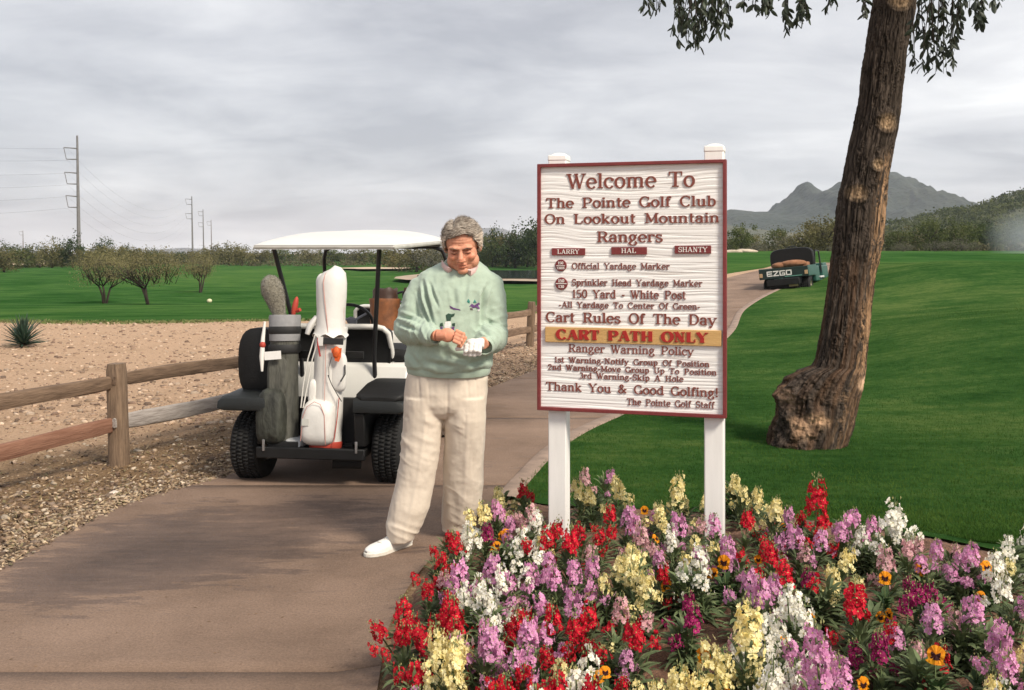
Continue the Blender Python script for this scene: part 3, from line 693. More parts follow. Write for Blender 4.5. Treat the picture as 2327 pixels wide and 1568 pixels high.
sp = hv[ii, jj] * (1 - fi) * (1 - fj) + hv[ii + 1, jj] * fi * (1 - fj) + hv[ii, jj + 1] * (1 - fi) * fj + hv[ii + 1, jj + 1] * fi * fj
scrub_cover('scrub', crown_mat('hill_bush_leaves', (.030, .046, .010), (.105, .115, .034), .08), sp, g.uniform(1.0, 3.0, 9000), 5, 14, .2)
# flats between the fairway and the mountains
n = 5200; Yf = g.uniform(115, 700, n) ; uf = g.uniform(-60, 2400, n); uf = uf[(Yf > 270) | (uf > 1500)][:n]; Yf = Yf[(Yf > 270) | (g.random(n) < 0)][:0] if False else None
Yf = g.uniform(0, 1, 4200) ** 1.5; uf = g.uniform(-100, 2430, 4200)
Y0 = np.where(uf > 1500, 95, 190); Yf = Y0 + (760 - Y0) * Yf
Xf = (uf - CX) * Yf / F
sp = np.stack([Xf, Yf, terr(Xf, Yf) - .3], 1)
scrub_cover('scrub', crown_mat('flat_bush_leaves', (.06, .062, .03), (.15, .135, .075), .05), sp, g.uniform(1.2, 3.4, 4200) * np.where(Yf > 300, 1.2, .6), 6, 30, .12)
bpy.data.objects['scrub.001']['label'] = 'low olive and brown desert scrub on the flats beyond the fairway'

# auto labels for the skyline trees: kind, group, order from the left
KW = {'dark': 'dark green leafy', 'olive': 'olive brown scrubby', 'green': 'mid green bushy', 'grey': 'pale grey-tan low', 'blue': 'blue'}
ORD = ['leftmost', 'second', 'third', 'fourth', 'fifth', 'sixth', 'seventh', 'eighth', 'ninth', 'tenth', 'eleventh', 'twelfth', 'thirteenth', 'fourteenth', 'fifteenth', 'sixteenth', 'seventeenth', 'eighteenth', 'nineteenth', 'twentieth']
def ordinal(i, n):
    if n == 1: return None
    if i == n - 1: return 'rightmost'
    return ORD[i] + ('' if i == 0 else ' from the left') if i < 20 else None
from collections import defaultdict
gr = defaultdict(list)
for r in TREE_RECS: gr[(r[1], r[5])].append(r)
for (k, gp), L_ in gr.items():
    L_.sort(key=lambda r: r[2])
    noun = 'shrub' if k == 'grey' else 'tree'
    for i, r in enumerate(L_):
        where = {'trees along the left skyline': 'on the left skyline', 'trees behind the cart roof': 'behind the cart roof', 'trees beyond the pond': 'beyond the pond', 'desert scrub below the hill on the right': 'below the hill at right'}[gp]
        o_ = ordinal(i, len(L_))
        r[0]['label'] = f"{KW[k]} {noun} {where}" + (f", {o_} of them" if o_ else ', the only one there')

# ------------------------------------------------------------------ power poles and wires
pole_m = mat('weathered_pole_steel', (.17, .16, .16), .7, .15, 2)
wire_m = mat('power_cable_metal', (.12, .12, .13), .6)
def pole(u, Y, vtop, arms, r, label, base_v=None):
    X = (u - CX) * Y / F; z0 = tz(X, Y) if Y < 1e4 else 0; H = EYE - (vtop - HY) * Y / F - z0
    o = empty('power_pole', (X, Y, z0), (0, R(-.9), 0), label, 'power pole', 'transmission poles on the left skyline')
    MB().tube([(0, 0, -.5), (0, 0, H * .5), (0, 0, H)], [r, r * .75, r * .45], 10).build('pole_shaft', pole_m, o, True)
    for f, w, hh in arms:
        z = H * f; MB().tube([(0, 0, z), (-w, 0, z + hh * .12)], [r * .35, r * .2], 5).build('cross_arm', pole_m, o)
        m = MB(); m.tube([(0, 0, z - hh), (-w * .82, 0, z - hh * .96)], [r * .35, r * .2], 5)
        m.build('cross_arm', pole_m, o)
        MB().tube([(-w, 0, z + hh * .12), (-w * .82, 0, z - hh * .96)], r * .18, 5).build('insulator', pole_m, o)
    return X, Y, z0, H
A1 = [(.87, 2.6, 2.4), (.66, 2.6, 2.4), (.47, 2.6, 2.4)]
P1 = pole(180, 220, 308, [(.90, 3.0, 2.4), (.71, 2.9, 2.4), (.53, 2.7, 2.4)], .45, 'tallest grey power pole with three bracket arms on its left side')
P2 = pole(438, 430, 446, [(.95, 2.8, 2.2), (.72, 2.8, 2.2)], .42, 'second tallest power pole, the left one of the far three')
P3 = pole(463, 560, 476, [(.95, 2.8, 2.2), (.72, 2.8, 2.2)], .42, 'middle pole of the three far power poles')
P4 = pole(481, 640, 500, [(.95, 2.8, 2.2)], .40, 'shortest and rightmost pole of the three far power poles')
P5 = pole(53, 700, 524, [(.95, 2.8, 2.2)], .45, 'very faint distant power pole at the left edge of the skyline')
def wire(a, b, sag, label):
    m = MB(); pts = [Vector(a).lerp(Vector(b), t) - Vector((0, 0, sag * 4 * t * (1 - t))) for t in np.linspace(0, 1, 16)]
    o = m.tube(pts, .014, 4).build('power_line', wire_m); tag(o, label, 'power line', 'power lines hanging from the left poles')
for k, f in enumerate((.90, .81, .71, .62, .53, .44)):
    a = (P1[0] - 2.6, P1[1], P1[2] + P1[3] * f); b = (P2[0] - 2.6, P2[1], P2[2] + P2[3] * (f + .06)); c = (P1[0] - 52, 70, P1[3] * f + 1)
    nm = ['topmost', 'second highest', 'third highest', 'fourth highest', 'fifth highest', 'lowest'][k]
    wire(a, b, 9, f'{nm} thin cable running from the tallest pole to the far poles')
    wire(c, a, 5, f'{nm} thin cable from the tallest pole to the left edge of the sky')

# ------------------------------------------------------------------ split-rail fence
wood_m = mat('weathered_fence_wood', (.12, .078, .050), .9, 0, 7, .8, 18, col2=(.27, .185, .12), stretch=(9, 9, .9), bdist=.008, obj_random=.15)
rail_m = mat('weathered_rail_wood', (.10, .062, .038), .9, 0, 6, .8, 16, col2=(.235, .155, .10), stretch=(.9, 9, 9), bdist=.008, obj_random=.15)
rail_red = mat('reddish_rail_wood', (.17, .075, .045), .9, 0, 6, .7, 16, col2=(.27, .14, .09), stretch=(.9, 9, 9), bdist=.008)
rail_grey = mat('silvered_rail_wood', (.22, .19, .17), .9, 0, 6, .7, 16, col2=(.42, .38, .35), stretch=(.9, 9, 9), bdist=.008)
fd = Vector((.325, .946, 0)).normalized(); f0 = Vector((-2.87, 7.28, 0))
fence = empty('split_rail_fence', f0, (0, 0, 0), 'weathered split-rail wooden fence running along the left side of the cart path', 'fence')
def rough_bar(mb, a, b, w, h, seed, n=26, endt=.6):
    a, b = Vector(a), Vector(b); g = np.random.default_rng(seed); d = (b - a).normalized(); sd_ = Vector((-d.y, d.x, 0)).normalized(); up = sd_.cross(d) * -1
    rings = []; ph = g.uniform(0, 9, 8)
    for i in range(n):
        t = i / (n - 1); c = a.lerp(b, t) + up * (.012 * math.sin(3 * t + ph[0]) + .004 * math.sin(13 * t + ph[1])) + sd_ * .008 * math.sin(4 * t + ph[2])
        k = endt + (1 - endt) * min(1, min(t, 1 - t) / .05)
        ring = []
        for j in range(12):
            an = 2 * math.pi * j / 12; x = math.copysign(abs(math.cos(an)) ** .45, math.cos(an)); z = math.copysign(abs(math.sin(an)) ** .45, math.sin(an))
            e_ = 1 + .07 * math.sin(j * 2.1 + ph[j % 8]) + .04 * math.sin(17 * t + j + ph[(j + 3) % 8]) + g.normal() * .012
            ring.append(c + sd_ * x * w / 2 * e_ * k + up * z * h / 2 * e_ * k)
        rings.append(ring)
    mb.ring_loft(rings)
for i, s in enumerate([-3.25, 0, 3.25, 6.5, 9.74, 13.0, 16.3, 19.6]):
    p = fd * s; zt = tz(f0.x + p.x, f0.y + p.y)
    m = MB(); g = np.random.default_rng(40 + i); rings = []
    for z in [-.2, 0, .12, .25, .38, .5, .62, .69, .735, .745]:
        k = 1 if z < .73 else .9
        ring = []
        for j in range(14):
            an = 2 * math.pi * j / 14 + .5; x = math.copysign(abs(math.cos(an)) ** .5, math.cos(an)); y = math.copysign(abs(math.sin(an)) ** .5, math.sin(an))
            e_ = k * (1 + g.normal() * .022); ring.append(Vector((x * .062 * e_ + .01 * z, y * .062 * e_, z)))
        rings.append(ring)
    m.ring_loft(rings); o = m.build('post', wood_m, fence, True); o.location = (p.x, p.y, zt); o.rotation_euler = (R([0, 1.5, 0, 1, 2.5, 0, 1, 0][i]), R([0, -1.5, 1, 0, 2.5, 1, 0, 0][i]), R(-19 + 7 * (i % 3)))
off_ = fd.cross(Vector((0, 0, 1)))
SR = [(-3.25, 0), (0, 3.25), (3.25, 6.5), (6.5, 9.74), (9.74, 13.0), (13.0, 16.3), (16.3, 19.6)]
for i, (a, b) in enumerate(SR):
    for lv, z in enumerate((.60, .285)):
        m = MB(); L_ = b - a + .16; rough_bar(m, (-L_ / 2, 0, 0), (L_ / 2, 0, 0), .05, .105 if lv == 0 else .115, 100 + i * 2 + lv)
        mm_ = rail_red if (i == 0 and lv == 1) else rail_grey if (i == 1 and lv == 1) else rail_m
        o = m.build('rail', mm_, fence, True, label={(0, 1): 'reddish brown lower rail', (1, 1): 'silver grey lower rail'}.get((i, lv)))
        c = fd * ((a + b) / 2); za = tz(*(f0 + fd * a).xy) + z; zb = tz(*(f0 + fd * b).xy) + z
        k = .026 * (1 if i % 2 else -1)
        o.location = (c.x + off_.x * k, c.y + off_.y * k, (za + zb) / 2 + [0, .01][lv]); o.rotation_euler = (0, -math.atan2(zb - za, b - a) + (.01 if i % 2 else -.012), math.atan2(fd.y, fd.x))

# ------------------------------------------------------------------ gravel and stones beside the path
def stones(name, n, region, size, cols, seed, label, avoid_bed=True):
    g = np.random.default_rng(seed); base = []
    ph = (1 + 5 ** .5) / 2
    ico = np.array([(-1, ph, 0), (1, ph, 0), (-1, -ph, 0), (1, -ph, 0), (0, -1, ph), (0, 1, ph), (0, -1, -ph), (0, 1, -ph), (ph, 0, -1), (ph, 0, 1), (-ph, 0, -1), (-ph, 0, 1)]) / 1.9
    fi = np.array([(0, 11, 5), (0, 5, 1), (0, 1, 7), (0, 7, 10), (0, 10, 11), (1, 5, 9), (5, 11, 4), (11, 10, 2), (10, 7, 6), (7, 1, 8), (3, 9, 4), (3, 4, 2), (3, 2, 6), (3, 6, 8), (3, 8, 9), (4, 9, 5), (2, 4, 11), (6, 2, 10), (8, 6, 7), (9, 8, 1)])
    P = region(g, n); n = len(P)
    s = size[0] * (size[1] / size[0]) ** (g.random(n) ** 2.6)
    V = ico[None] * (1 + g.normal(size=(n, 12, 1)) * .16) * s[:, None, None] * np.array([1, 1, .55]) * (1 + .35 * g.normal(size=(n, 1, 3)).clip(-1, 1))
    th = g.uniform(0, 6.28, n); c, s_ = np.cos(th)[:, None], np.sin(th)[:, None]
    V = np.stack([V[:, :, 0] * c - V[:, :, 1] * s_, V[:, :, 0] * s_ + V[:, :, 1] * c, V[:, :, 2]], 2)
    V[:, :, 0] += P[:, None, 0]; V[:, :, 1] += P[:, None, 1]; V[:, :, 2] += (terr(P[:, 0], P[:, 1]) + s * .12)[:, None]
    Fc = (fi[None] + (np.arange(n) * 12)[:, None, None]).reshape(-1, 3)
    me = np_mesh(name, V.reshape(-1, 3), Fc, mat(name + '_stone', (.62, .62, .62), .9, .25, 40, .4, 90, attr='tint'))
    cc = np.array(cols)[g.integers(0, len(cols), n)] * g.uniform(.6, 1.25, (n, 1)) / .62
    set_attr(me, 'tint', np.repeat(cc, 12, 0))
    return tag(link(name, me), label, name, kind='stuff')
def reg_side(g, n):   # strip between fence and path, and behind the fence
    Y = 4.0 + (17.0 - 4.0) * g.random(n) ** 1.7; xe = np.interp(Y, EL[:, 1], EL[:, 0]); X = xe + .03 - g.exponential(.75 + .05 * Y, n) * 1.25
    k = (X > -9) & (g.random(n) < .35 + .65 * np.exp(-(xe - X) / 1.2)); return np.stack([X[k], Y[k]], 1)
GC = [(.22, .15, .10), (.34, .24, .16), (.14, .09, .06), (.40, .30, .21), (.11, .07, .045), (.27, .20, .15), (.50, .41, .31), (.18, .12, .08)]
stones('gravel', 24000, reg_side, (.006, .027), GC, 5, 'tan and brown gravel beside the cart path')
def reg_edge(g, n):
    Y = 3.6 + 4.0 * g.random(n) ** 1.3; xe = np.interp(Y, EL[:, 1], EL[:, 0]); X = xe + .05 - np.abs(g.normal(size=n)) * .22
    return np.stack([X, Y], 1)
stones('pebbles', 3200, reg_edge, (.006, .021), [(.36, .26, .17), (.48, .37, .25), (.24, .16, .10), (.5, .4, .28)], 15, 'loose tan pebbles spilled along the path edge')
def reg_far(g, n):
    Y = 9 + 13 * g.random(n) ** 1.2; X = (g.uniform(-60, 1250, n) - CX) * Y / F; xe = np.interp(Y, EL[:, 1], EL[:, 0]); k = X < xe - .1
    return np.stack([X[k], Y[k]], 1)
stones('scattered_gravel', 5200, reg_far, (.014, .045), [(.46, .33, .23), (.36, .25, .17), (.50, .38, .28), (.20, .13, .09), (.28, .19, .13)], 25, 'scattered pale gravel on the sandy ground behind the fence')
g = np.random.default_rng(71); P_ = reg_side(g, 26000); n = len(P_); a_ = g.uniform(0, 6.28, n); s_ = g.uniform(.008, .024, n); w_ = s_ * g.uniform(.25, .5, n); z_ = terr(P_[:, 0], P_[:, 1]) + g.uniform(.004, .022, n)
c_, q_ = np.cos(a_), np.sin(a_); tl = g.normal(size=n) * .35
V = np.stack([np.stack([P_[:, 0] - c_ * s_, P_[:, 1] - q_ * s_, z_ - tl * s_], 1), np.stack([P_[:, 0] - q_ * w_, P_[:, 1] + c_ * w_, z_ + .003], 1), np.stack([P_[:, 0] + c_ * s_, P_[:, 1] + q_ * s_, z_ + tl * s_], 1), np.stack([P_[:, 0] + q_ * w_, P_[:, 1] - c_ * w_, z_ - .001], 1)], 1).reshape(-1, 3)
me = np_mesh('leaf_litter', V, np.arange(4 * n).reshape(-1, 4), mat('dry_leaf', (.62, .62, .62), .9, .2, 30, attr='tint')); set_attr(me, 'tint', np.repeat(np.array([(.20, .13, .075), (.12, .075, .045), (.30, .21, .12), (.085, .06, .035), (.16, .13, .06), (.42, .31, .19)])[g.integers(0, 6, n)] / .62, 4, 0))
tag(link('leaf_litter', me), 'brown dry leaf litter under the split-rail fence', 'leaf litter', kind='stuff')
# tufts along the ragged edge between fairway and sand
fe = FC[(FC[:, 0] > -18) & (FC[:, 0] < 1.2)]; n = 9000; t_ = g.random(n) * (len(fe) - 1); i_ = t_.astype(int); f_ = (t_ - i_)[:, None]; P_ = fe[i_] * (1 - f_) + fe[np.minimum(i_ + 1, len(fe) - 1)] * f_
jt = vn(np.stack([P_[:, 0], P_[:, 1], 0 * P_[:, 0]], 1), .7, 3) * .28; x_ = P_[:, 0] + g.normal(size=n) * .05; y_ = P_[:, 1] + jt + g.normal(size=n) * .28 - .05; z_ = terr(x_, y_); h_ = g.uniform(.015, .055, n); a_ = g.uniform(0, 6.28, n)
V = np.stack([np.stack([x_ - np.cos(a_) * .02, y_ - np.sin(a_) * .02, z_], 1), np.stack([x_ + np.cos(a_) * .02, y_ + np.sin(a_) * .02, z_], 1), np.stack([x_ + g.normal(size=n) * .03, y_ + g.normal(size=n) * .03, z_ + h_], 1)], 1).reshape(-1, 3)
tag(link('grass_fringe', np_mesh('grass_fringe', V, np.arange(3 * n).reshape(-1, 3), mat('fringe_grass', (.07, .12, .02), .9, .4, 2, col2=(.22, .21, .09)))), 'ragged grass fringe where the fairway meets the sand', 'grass', kind='stuff')
def rock(loc, s, col, label, seed):
    b = bmesh.new(); bmesh.ops.create_icosphere(b, subdivisions=3, radius=1)
    P = np.array([v.co[:] for v in b.verts]); k = 1 + .28 * fbm(P + seed, 1.1, 3, seed)
    for v, q in zip(b.verts, k): v.co = Vector((v.co.x * s[0] * q, v.co.y * s[1] * q, v.co.z * s[2] * q))
    me = bpy.data.meshes.new('rock'); b.to_mesh(me); b.free(); me.materials.append(mat('rock_%d' % seed, col, .9, .3, 20, .5, 60)); me.polygons.foreach_set('use_smooth', [True] * len(me.polygons))
    tag(link('rock', me, loc=loc), label, 'rock')
rock(W(364, 1016, 8.05), (.045, .035, .022), (.50, .33, .20), 'pale orange stone lying in the litter right of the near fence post', 3)
rock(W(260, 1522 - 400, 6.4), (.035, .03, .02), (.6, .5, .42), 'small whitish stone on the gravel near the path edge', 5)
for i, (u, v, Y, sx, lb) in enumerate([(1668, 573, 80, .95, 'long pale boulder under the bushes, left one by the sign'), (1697, 571, 80, .8, 'flat pale boulder under the bushes left of the green truck')]):
    rock(W(u, v, Y), (sx, .5, .22), (.50, .42, .32), lb, 20 + i)
rock(W(1432, 958, 9.2) + Vector((0, 0, .0)), (.045, .02, .008), (.45, .36, .18), 'yellowish divot lying on the lawn seen between the sign posts', 31)
o = MB().ell((0, 0, .1), (.13, .13, .11)).tube([(0, 0, -.1), (0, 0, .05)], .03).build('tee_marker', mat('marker_cream_paint', (.62, .58, .36), .6, .1, 3), None, True)
o.location = W(476, 653, 51) - Vector((0, 0, .1)); o.location.z = tz(o.location.x, 51) ; tag(o, 'small cream tee marker on the fairway right of the brown mesquites', 'marker')

# ------------------------------------------------------------------ yucca
def leaf_blade(mb, base, az, el, L_, w, bend, n=5):
    d0 = Vector((math.cos(az), math.sin(az), 0)); side = Vector((-math.sin(az), math.cos(az), 0)); p = Vector(base); rings = []
    e_ = el
    for i in range(n + 1):
        t = i / n; ww = w * (1 - t ** 2.2) * (.75 + .5 * min(1, t * 4)) + .001
        up = Vector((-d0.x * math.sin(e_), -d0.y * math.sin(e_), math.cos(e_)))
        rings.append([p + side * ww, p + up * ww * .35 * -1, p - side * ww, p + up * ww * .12])
        p = p + (d0 * math.cos(e_) + Vector((0, 0, math.sin(e_)))) * L_ / n; e_ -= bend / n
    mb.ring_loft(rings)
yl = (-8.05, 16.4); yz = tz(*yl)
yu = empty('yucca_plant', (yl[0], yl[1], yz), (0, 0, 0), 'spiky dark green yucca growing alone in the sandy ground behind the fence', 'plant')
ym = mat('yucca_leaf', (.022, .05, .030), .6, .35, 8, 0, obj_random=.25); yd = mat('yucca_dry_leaf', (.16, .13, .07), .8, .3, 8)
g = np.random.default_rng(2); ga = 2.39996
yb = []
for k in range(6):
    m = MB(); leaf_blade(m, (0, 0, 0), 0, 0, .40, .016, .12); yb.append(m.mesh('leaf', ym, True, True))
m = MB(); leaf_blade(m, (0, 0, 0), 0, 0, .36, .014, .2); dry = m.mesh('leaf', yd, True, True)
for k in range(110):
    t = k / 110; el = 1.45 - 1.45 * t ** .8 + g.normal() * .06
    o = link('leaf', dry if t > .93 else yb[k % 6], yu, loc=(0, 0, .10 * (1 - t) + .03)); o.rotation_euler = Euler((g.normal() * .3, -el, k * ga)); o.scale = (.9 + .35 * g.random() - .15 * t,) * 3
MB().tube([(0, 0, -.05), (0, 0, .14)], [.06, .04], 8).build('stem', bark_far, yu, True)
# ------------------------------------------------------------------ lettering: a clarendon-like slab alphabet drawn as strokes
def arc(cx, cy, rx, ry, a0, a1, n=12): return [(cx + rx * math.cos(R(a0 + (a1 - a0) * i / n)), cy + ry * math.sin(R(a0 + (a1 - a0) * i / n))) for i in range(n + 1)]
XH = .69
def sf(x, y, w=.17): return ('s', x, y, w)        # slab serif centred at x
def ln(*p): return ('l', list(p))
def th(*p): return ('t', list(p))                 # thin stroke
def tk(*p): return ('k', list(p))                 # thick stroke
def dot(x, y, r=.1): return ('d', x, y, r)
def n_arch(x0, x1, h=XH): return ('l', arc((x0 + x1) / 2, h - (x1 - x0) / 2 * .95, (x1 - x0) / 2, (x1 - x0) / 2 * .9, 155, 0, 9) + [(x1, 0)])
GLY = {
 'W': (1.12, [tk((.10, 1), (.36, 0)), th((.36, 0), (.58, .95)), tk((.52, 1), (.76, 0)), th((.76, 0), (1.02, 1)), sf(.12, 1, .15), sf(.55, 1, .12), sf(1.0, 1, .14)]),
 'T': (.82, [ln((.41, 0), (.41, 1)), th((.04, .97), (.78, .97)), th((.06, .98), (.06, .74)), th((.76, .98), (.76, .74)), sf(.41, 0, .19)]),
 'h': (.74, [ln((.17, 0), (.17, 1)), n_arch(.17, .56), sf(.17, 0, .15), sf(.56, 0, .15), sf(.10, 1, .1)]),
 'e': (.62, [('l', arc(.32, .345, .25, .345, 0, 318, 18)), th((.08, .36), (.57, .36))]),
 'l': (.36, [ln((.18, 0), (.18, 1)), sf(.18, 0, .16), sf(.11, 1, .1)]),
 'c': (.58, [('l', arc(.32, .345, .25, .345, 42, 322, 15)), dot(.50, .55, .085)]),
 'o': (.66, [('l', arc(.33, .345, .25, .345, 0, 360, 20))]),
 'm': (1.08, [ln((.17, 0), (.17, XH)), n_arch(.17, .53), n_arch(.53, .89), sf(.17, 0, .13), sf(.53, 0, .13), sf(.89, 0, .13), sf(.10, XH, .1)]),
 'n': (.74, [ln((.17, 0), (.17, XH)), n_arch(.17, .56), sf(.17, 0, .15), sf(.56, 0, .15), sf(.10, XH, .1)]),
 'P': (.80, [ln((.19, 0), (.19, 1)), th((.07, .97), (.45, .97)), th((.19, .46), (.45, .46)), ('l', arc(.45, .715, .26, .255, 90, -90, 12)), sf(.19, 0, .19), sf(.12, 1, .1)]),
 'i': (.36, [ln((.18, 0), (.18, XH)), sf(.18, 0, .16), sf(.11, XH, .1), dot(.18, .90, .09)]),
 't': (.46, [('l', [(.2, .92), (.2, .18)] + arc(.33, .16, .13, .14, 180, 310, 6)), th((.05, XH - .02), (.42, XH - .02))]),
 'G': (.88, [('l', arc(.44, .5, .36, .5, 48, 330, 18)), ln((.76, 0), (.76, .42)), sf(.76, .42, .16), th((.72, .98), (.72, .68))]),
 'f': (.44, [('l', [(.19, 0), (.19, .8)] + arc(.32, .8, .13, .18, 180, 50, 6)), th((.05, XH - .02), (.40, XH - .02)), sf(.19, 0, .16), dot(.40, .90, .075)]),
 'C': (.82, [('l', arc(.44, .5, .36, .5, 45, 320, 18)), th((.72, .98), (.72, .68))]),
 'u': (.74, [('l', [(.17, XH), (.17, .22)] + arc(.36, .22, .19, .21, 180, 330, 8)), ln((.56, 0), (.56, XH)), sf(.10, XH, .1), sf(.49, XH, .1), sf(.62, 0, .1)]),
 'b': (.70, [ln((.17, 0), (.17, 1)), ('l', arc(.37, .345, .23, .345, 150, -150, 16)), sf(.10, 1, .1)]),
 'O': (.90, [('l', arc(.45, .5, .36, .5, 0, 360, 26))]),
 'L': (.76, [ln((.19, 0), (.19, 1)), th((.08, .03), (.68, .03)), th((.67, .02), (.67, .30)), sf(.19, 1, .18)]),
 'k': (.74, [ln((.17, 0), (.17, 1)), th((.19, .25), (.54, XH)), tk((.30, .40), (.58, 0)), sf(.17, 0, .14), sf(.10, 1, .1), sf(.57, 0, .13), sf(.53, XH, .13)]),
 'M': (1.06, [th((.17, 0), (.17, 1)), tk((.17, 1), (.52, .12)), th((.52, .12), (.87, 1)), ln((.87, 0), (.87, 1)), sf(.17, 0, .15), sf(.87, 0, .16), sf(.12, 1, .12), sf(.93, 1, .12)]),
 'a': (.64, [('l', arc(.29, .50, .19, .19, 150, 0, 8) + [(.48, .12)] + arc(.56, .12, .08, .10, 180, 300, 4)), ('l', arc(.28, .19, .2, .19, 60, 330, 12)), dot(.13, .55, .075)]),
 'R': (.86, [ln((.19, 0), (.19, 1)), th((.07, .97), (.45, .97)), th((.19, .50), (.45, .50)), ('l', arc(.45, .735, .24, .235, 90, -90, 12)), tk((.46, .50), (.70, .04)), sf(.19, 0, .18), sf(.76, .0, .11), sf(.12, 1, .1)]),
 'g': (.66, [('l', arc(.29, .44, .19, .25, 0, 360, 16)), ('l', arc(.31, -.10, .25, .17, 60, -245, 14) + [(.2, .19)]), th((.44, .60), (.62, .68))]),
 'r': (.54, [ln((.17, 0), (.17, XH)), ('l', arc(.37, .47, .2, .2, 165, 60, 6)), dot(.47, .60, .085), sf(.17, 0, .16), sf(.10, XH, .1)]),
 's': (.54, [('l', arc(.27, .50, .17, .175, 40, 200, 8) + arc(.27, .17, .20, .175, 60, -150, 10)), th((.45, .68), (.45, .50)), th((.08, .02), (.08, .22))]),
 'Y': (.86, [tk((.10, 1), (.43, .45)), th((.43, .45), (.76, 1)), ln((.43, 0), (.43, .47)), sf(.43, 0, .18), sf(.12, 1, .14), sf(.76, 1, .13)]),
 'd': (.72, [ln((.55, 0), (.55, 1)), ('l', arc(.33, .345, .23, .345, 30, 330, 16)), sf(.48, 1, .1), sf(.61, 0, .1)]),
 'S': (.70, [('l', arc(.35, .745, .24, .255, 35, 235, 10) + arc(.35, .255, .27, .255, 55, -150, 12)), th((.60, .98), (.60, .70)), th((.09, .02), (.09, .30))]),
 'p': (.70, [ln((.17, -.28), (.17, XH)), ('l', arc(.37, .345, .23, .345, 150, -150, 16)), sf(.17, -.28, .15), sf(.10, XH, .1)]),
 'H': (.94, [ln((.20, 0), (.20, 1)), ln((.74, 0), (.74, 1)), th((.2, .5), (.74, .5)), sf(.2, 0, .17), sf(.2, 1, .17), sf(.74, 0, .17), sf(.74, 1, .17)]),
 'D': (.88, [ln((.19, 0), (.19, 1)), th((.07, .97), (.42, .97)), th((.07, .03), (.42, .03)), ('l', arc(.42, .5, .36, .47, 90, -90, 14))]),
 'y': (.70, [tk((.10, XH), (.36, 0)), th((.62, XH), (.30, -.20)), dot(.20, -.20, .09), sf(.11, XH, .14), sf(.61, XH, .12)]),
 'v': (.68, [tk((.10, XH), (.34, 0)), th((.34, 0), (.58, XH)), sf(.11, XH, .14), sf(.58, XH, .12)]),
 'w': (.94, [tk((.10, XH), (.30, 0)), th((.30, 0), (.47, XH)), tk((.45, XH), (.64, 0)), th((.64, 0), (.84, XH)), sf(.11, XH, .13), sf(.84, XH, .12)]),
 'N': (.94, [th((.2, 0), (.2, 1)), tk((.2, 1), (.74, 0)), th((.74, 0), (.74, 1)), sf(.2, 0, .15), sf(.13, 1, .13), sf(.74, 1, .15)]),
 'U': (.90, [('l', [(.19, 1), (.19, .33)] + arc(.46, .33, .27, .32, 180, 360, 12)), th((.73, .33), (.73, 1)), sf(.19, 1, .17), sf(.73, 1, .15)]),
 'A': (.92, [th((.14, 0), (.44, 1)), tk((.46, 1), (.76, 0)), th((.25, .34), (.66, .34)), sf(.14, 0, .14), sf(.76, 0, .16)]),
 'E': (.82, [ln((.19, 0), (.19, 1)), th((.07, .97), (.70, .97)), th((.07, .03), (.72, .03)), th((.19, .5), (.55, .5)), th((.69, .98), (.69, .74)), th((.71, .02), (.71, .28)), th((.54, .62), (.54, .38))]),
 '1': (.50, [ln((.25, 0), (.25, 1)), th((.08, .80), (.25, .97)), sf(.25, 0, .17)]),
 '5': (.66, [th((.14, .96), (.54, .96)), th((.14, .96), (.12, .52)), ('l', arc(.31, .31, .25, .30, 130, -150, 14))]),
 '0': (.70, [('l', arc(.35, .5, .25, .5, 0, 360, 22))]),
 '2': (.66, [('l', arc(.32, .73, .22, .26, 160, -40, 10) + [(.10, .06)]), ln((.10, .05), (.58, .05)), dot(.13, .74, .075)]),
 '3': (.64, [('l', arc(.31, .745, .20, .245, 150, -80, 10)), ('l', arc(.31, .265, .24, .255, 80, -150, 12))]),
 '&': (.96, [('l', [(.84, .02), (.28, .64)] + arc(.38, .78, .15, .20, 215, -45, 10) + [(.20, .42)] + arc(.31, .23, .21, .21, 130, 325, 9) + [(.74, .48)]), sf(.76, .5, .12)]),
 '!': (.34, [ln((.17, .30), (.17, 1)), dot(.17, .07, .085)]),
 '-': (.42, [tk((.06, .36), (.36, .36))]),
 ' ': (.62, []),
}
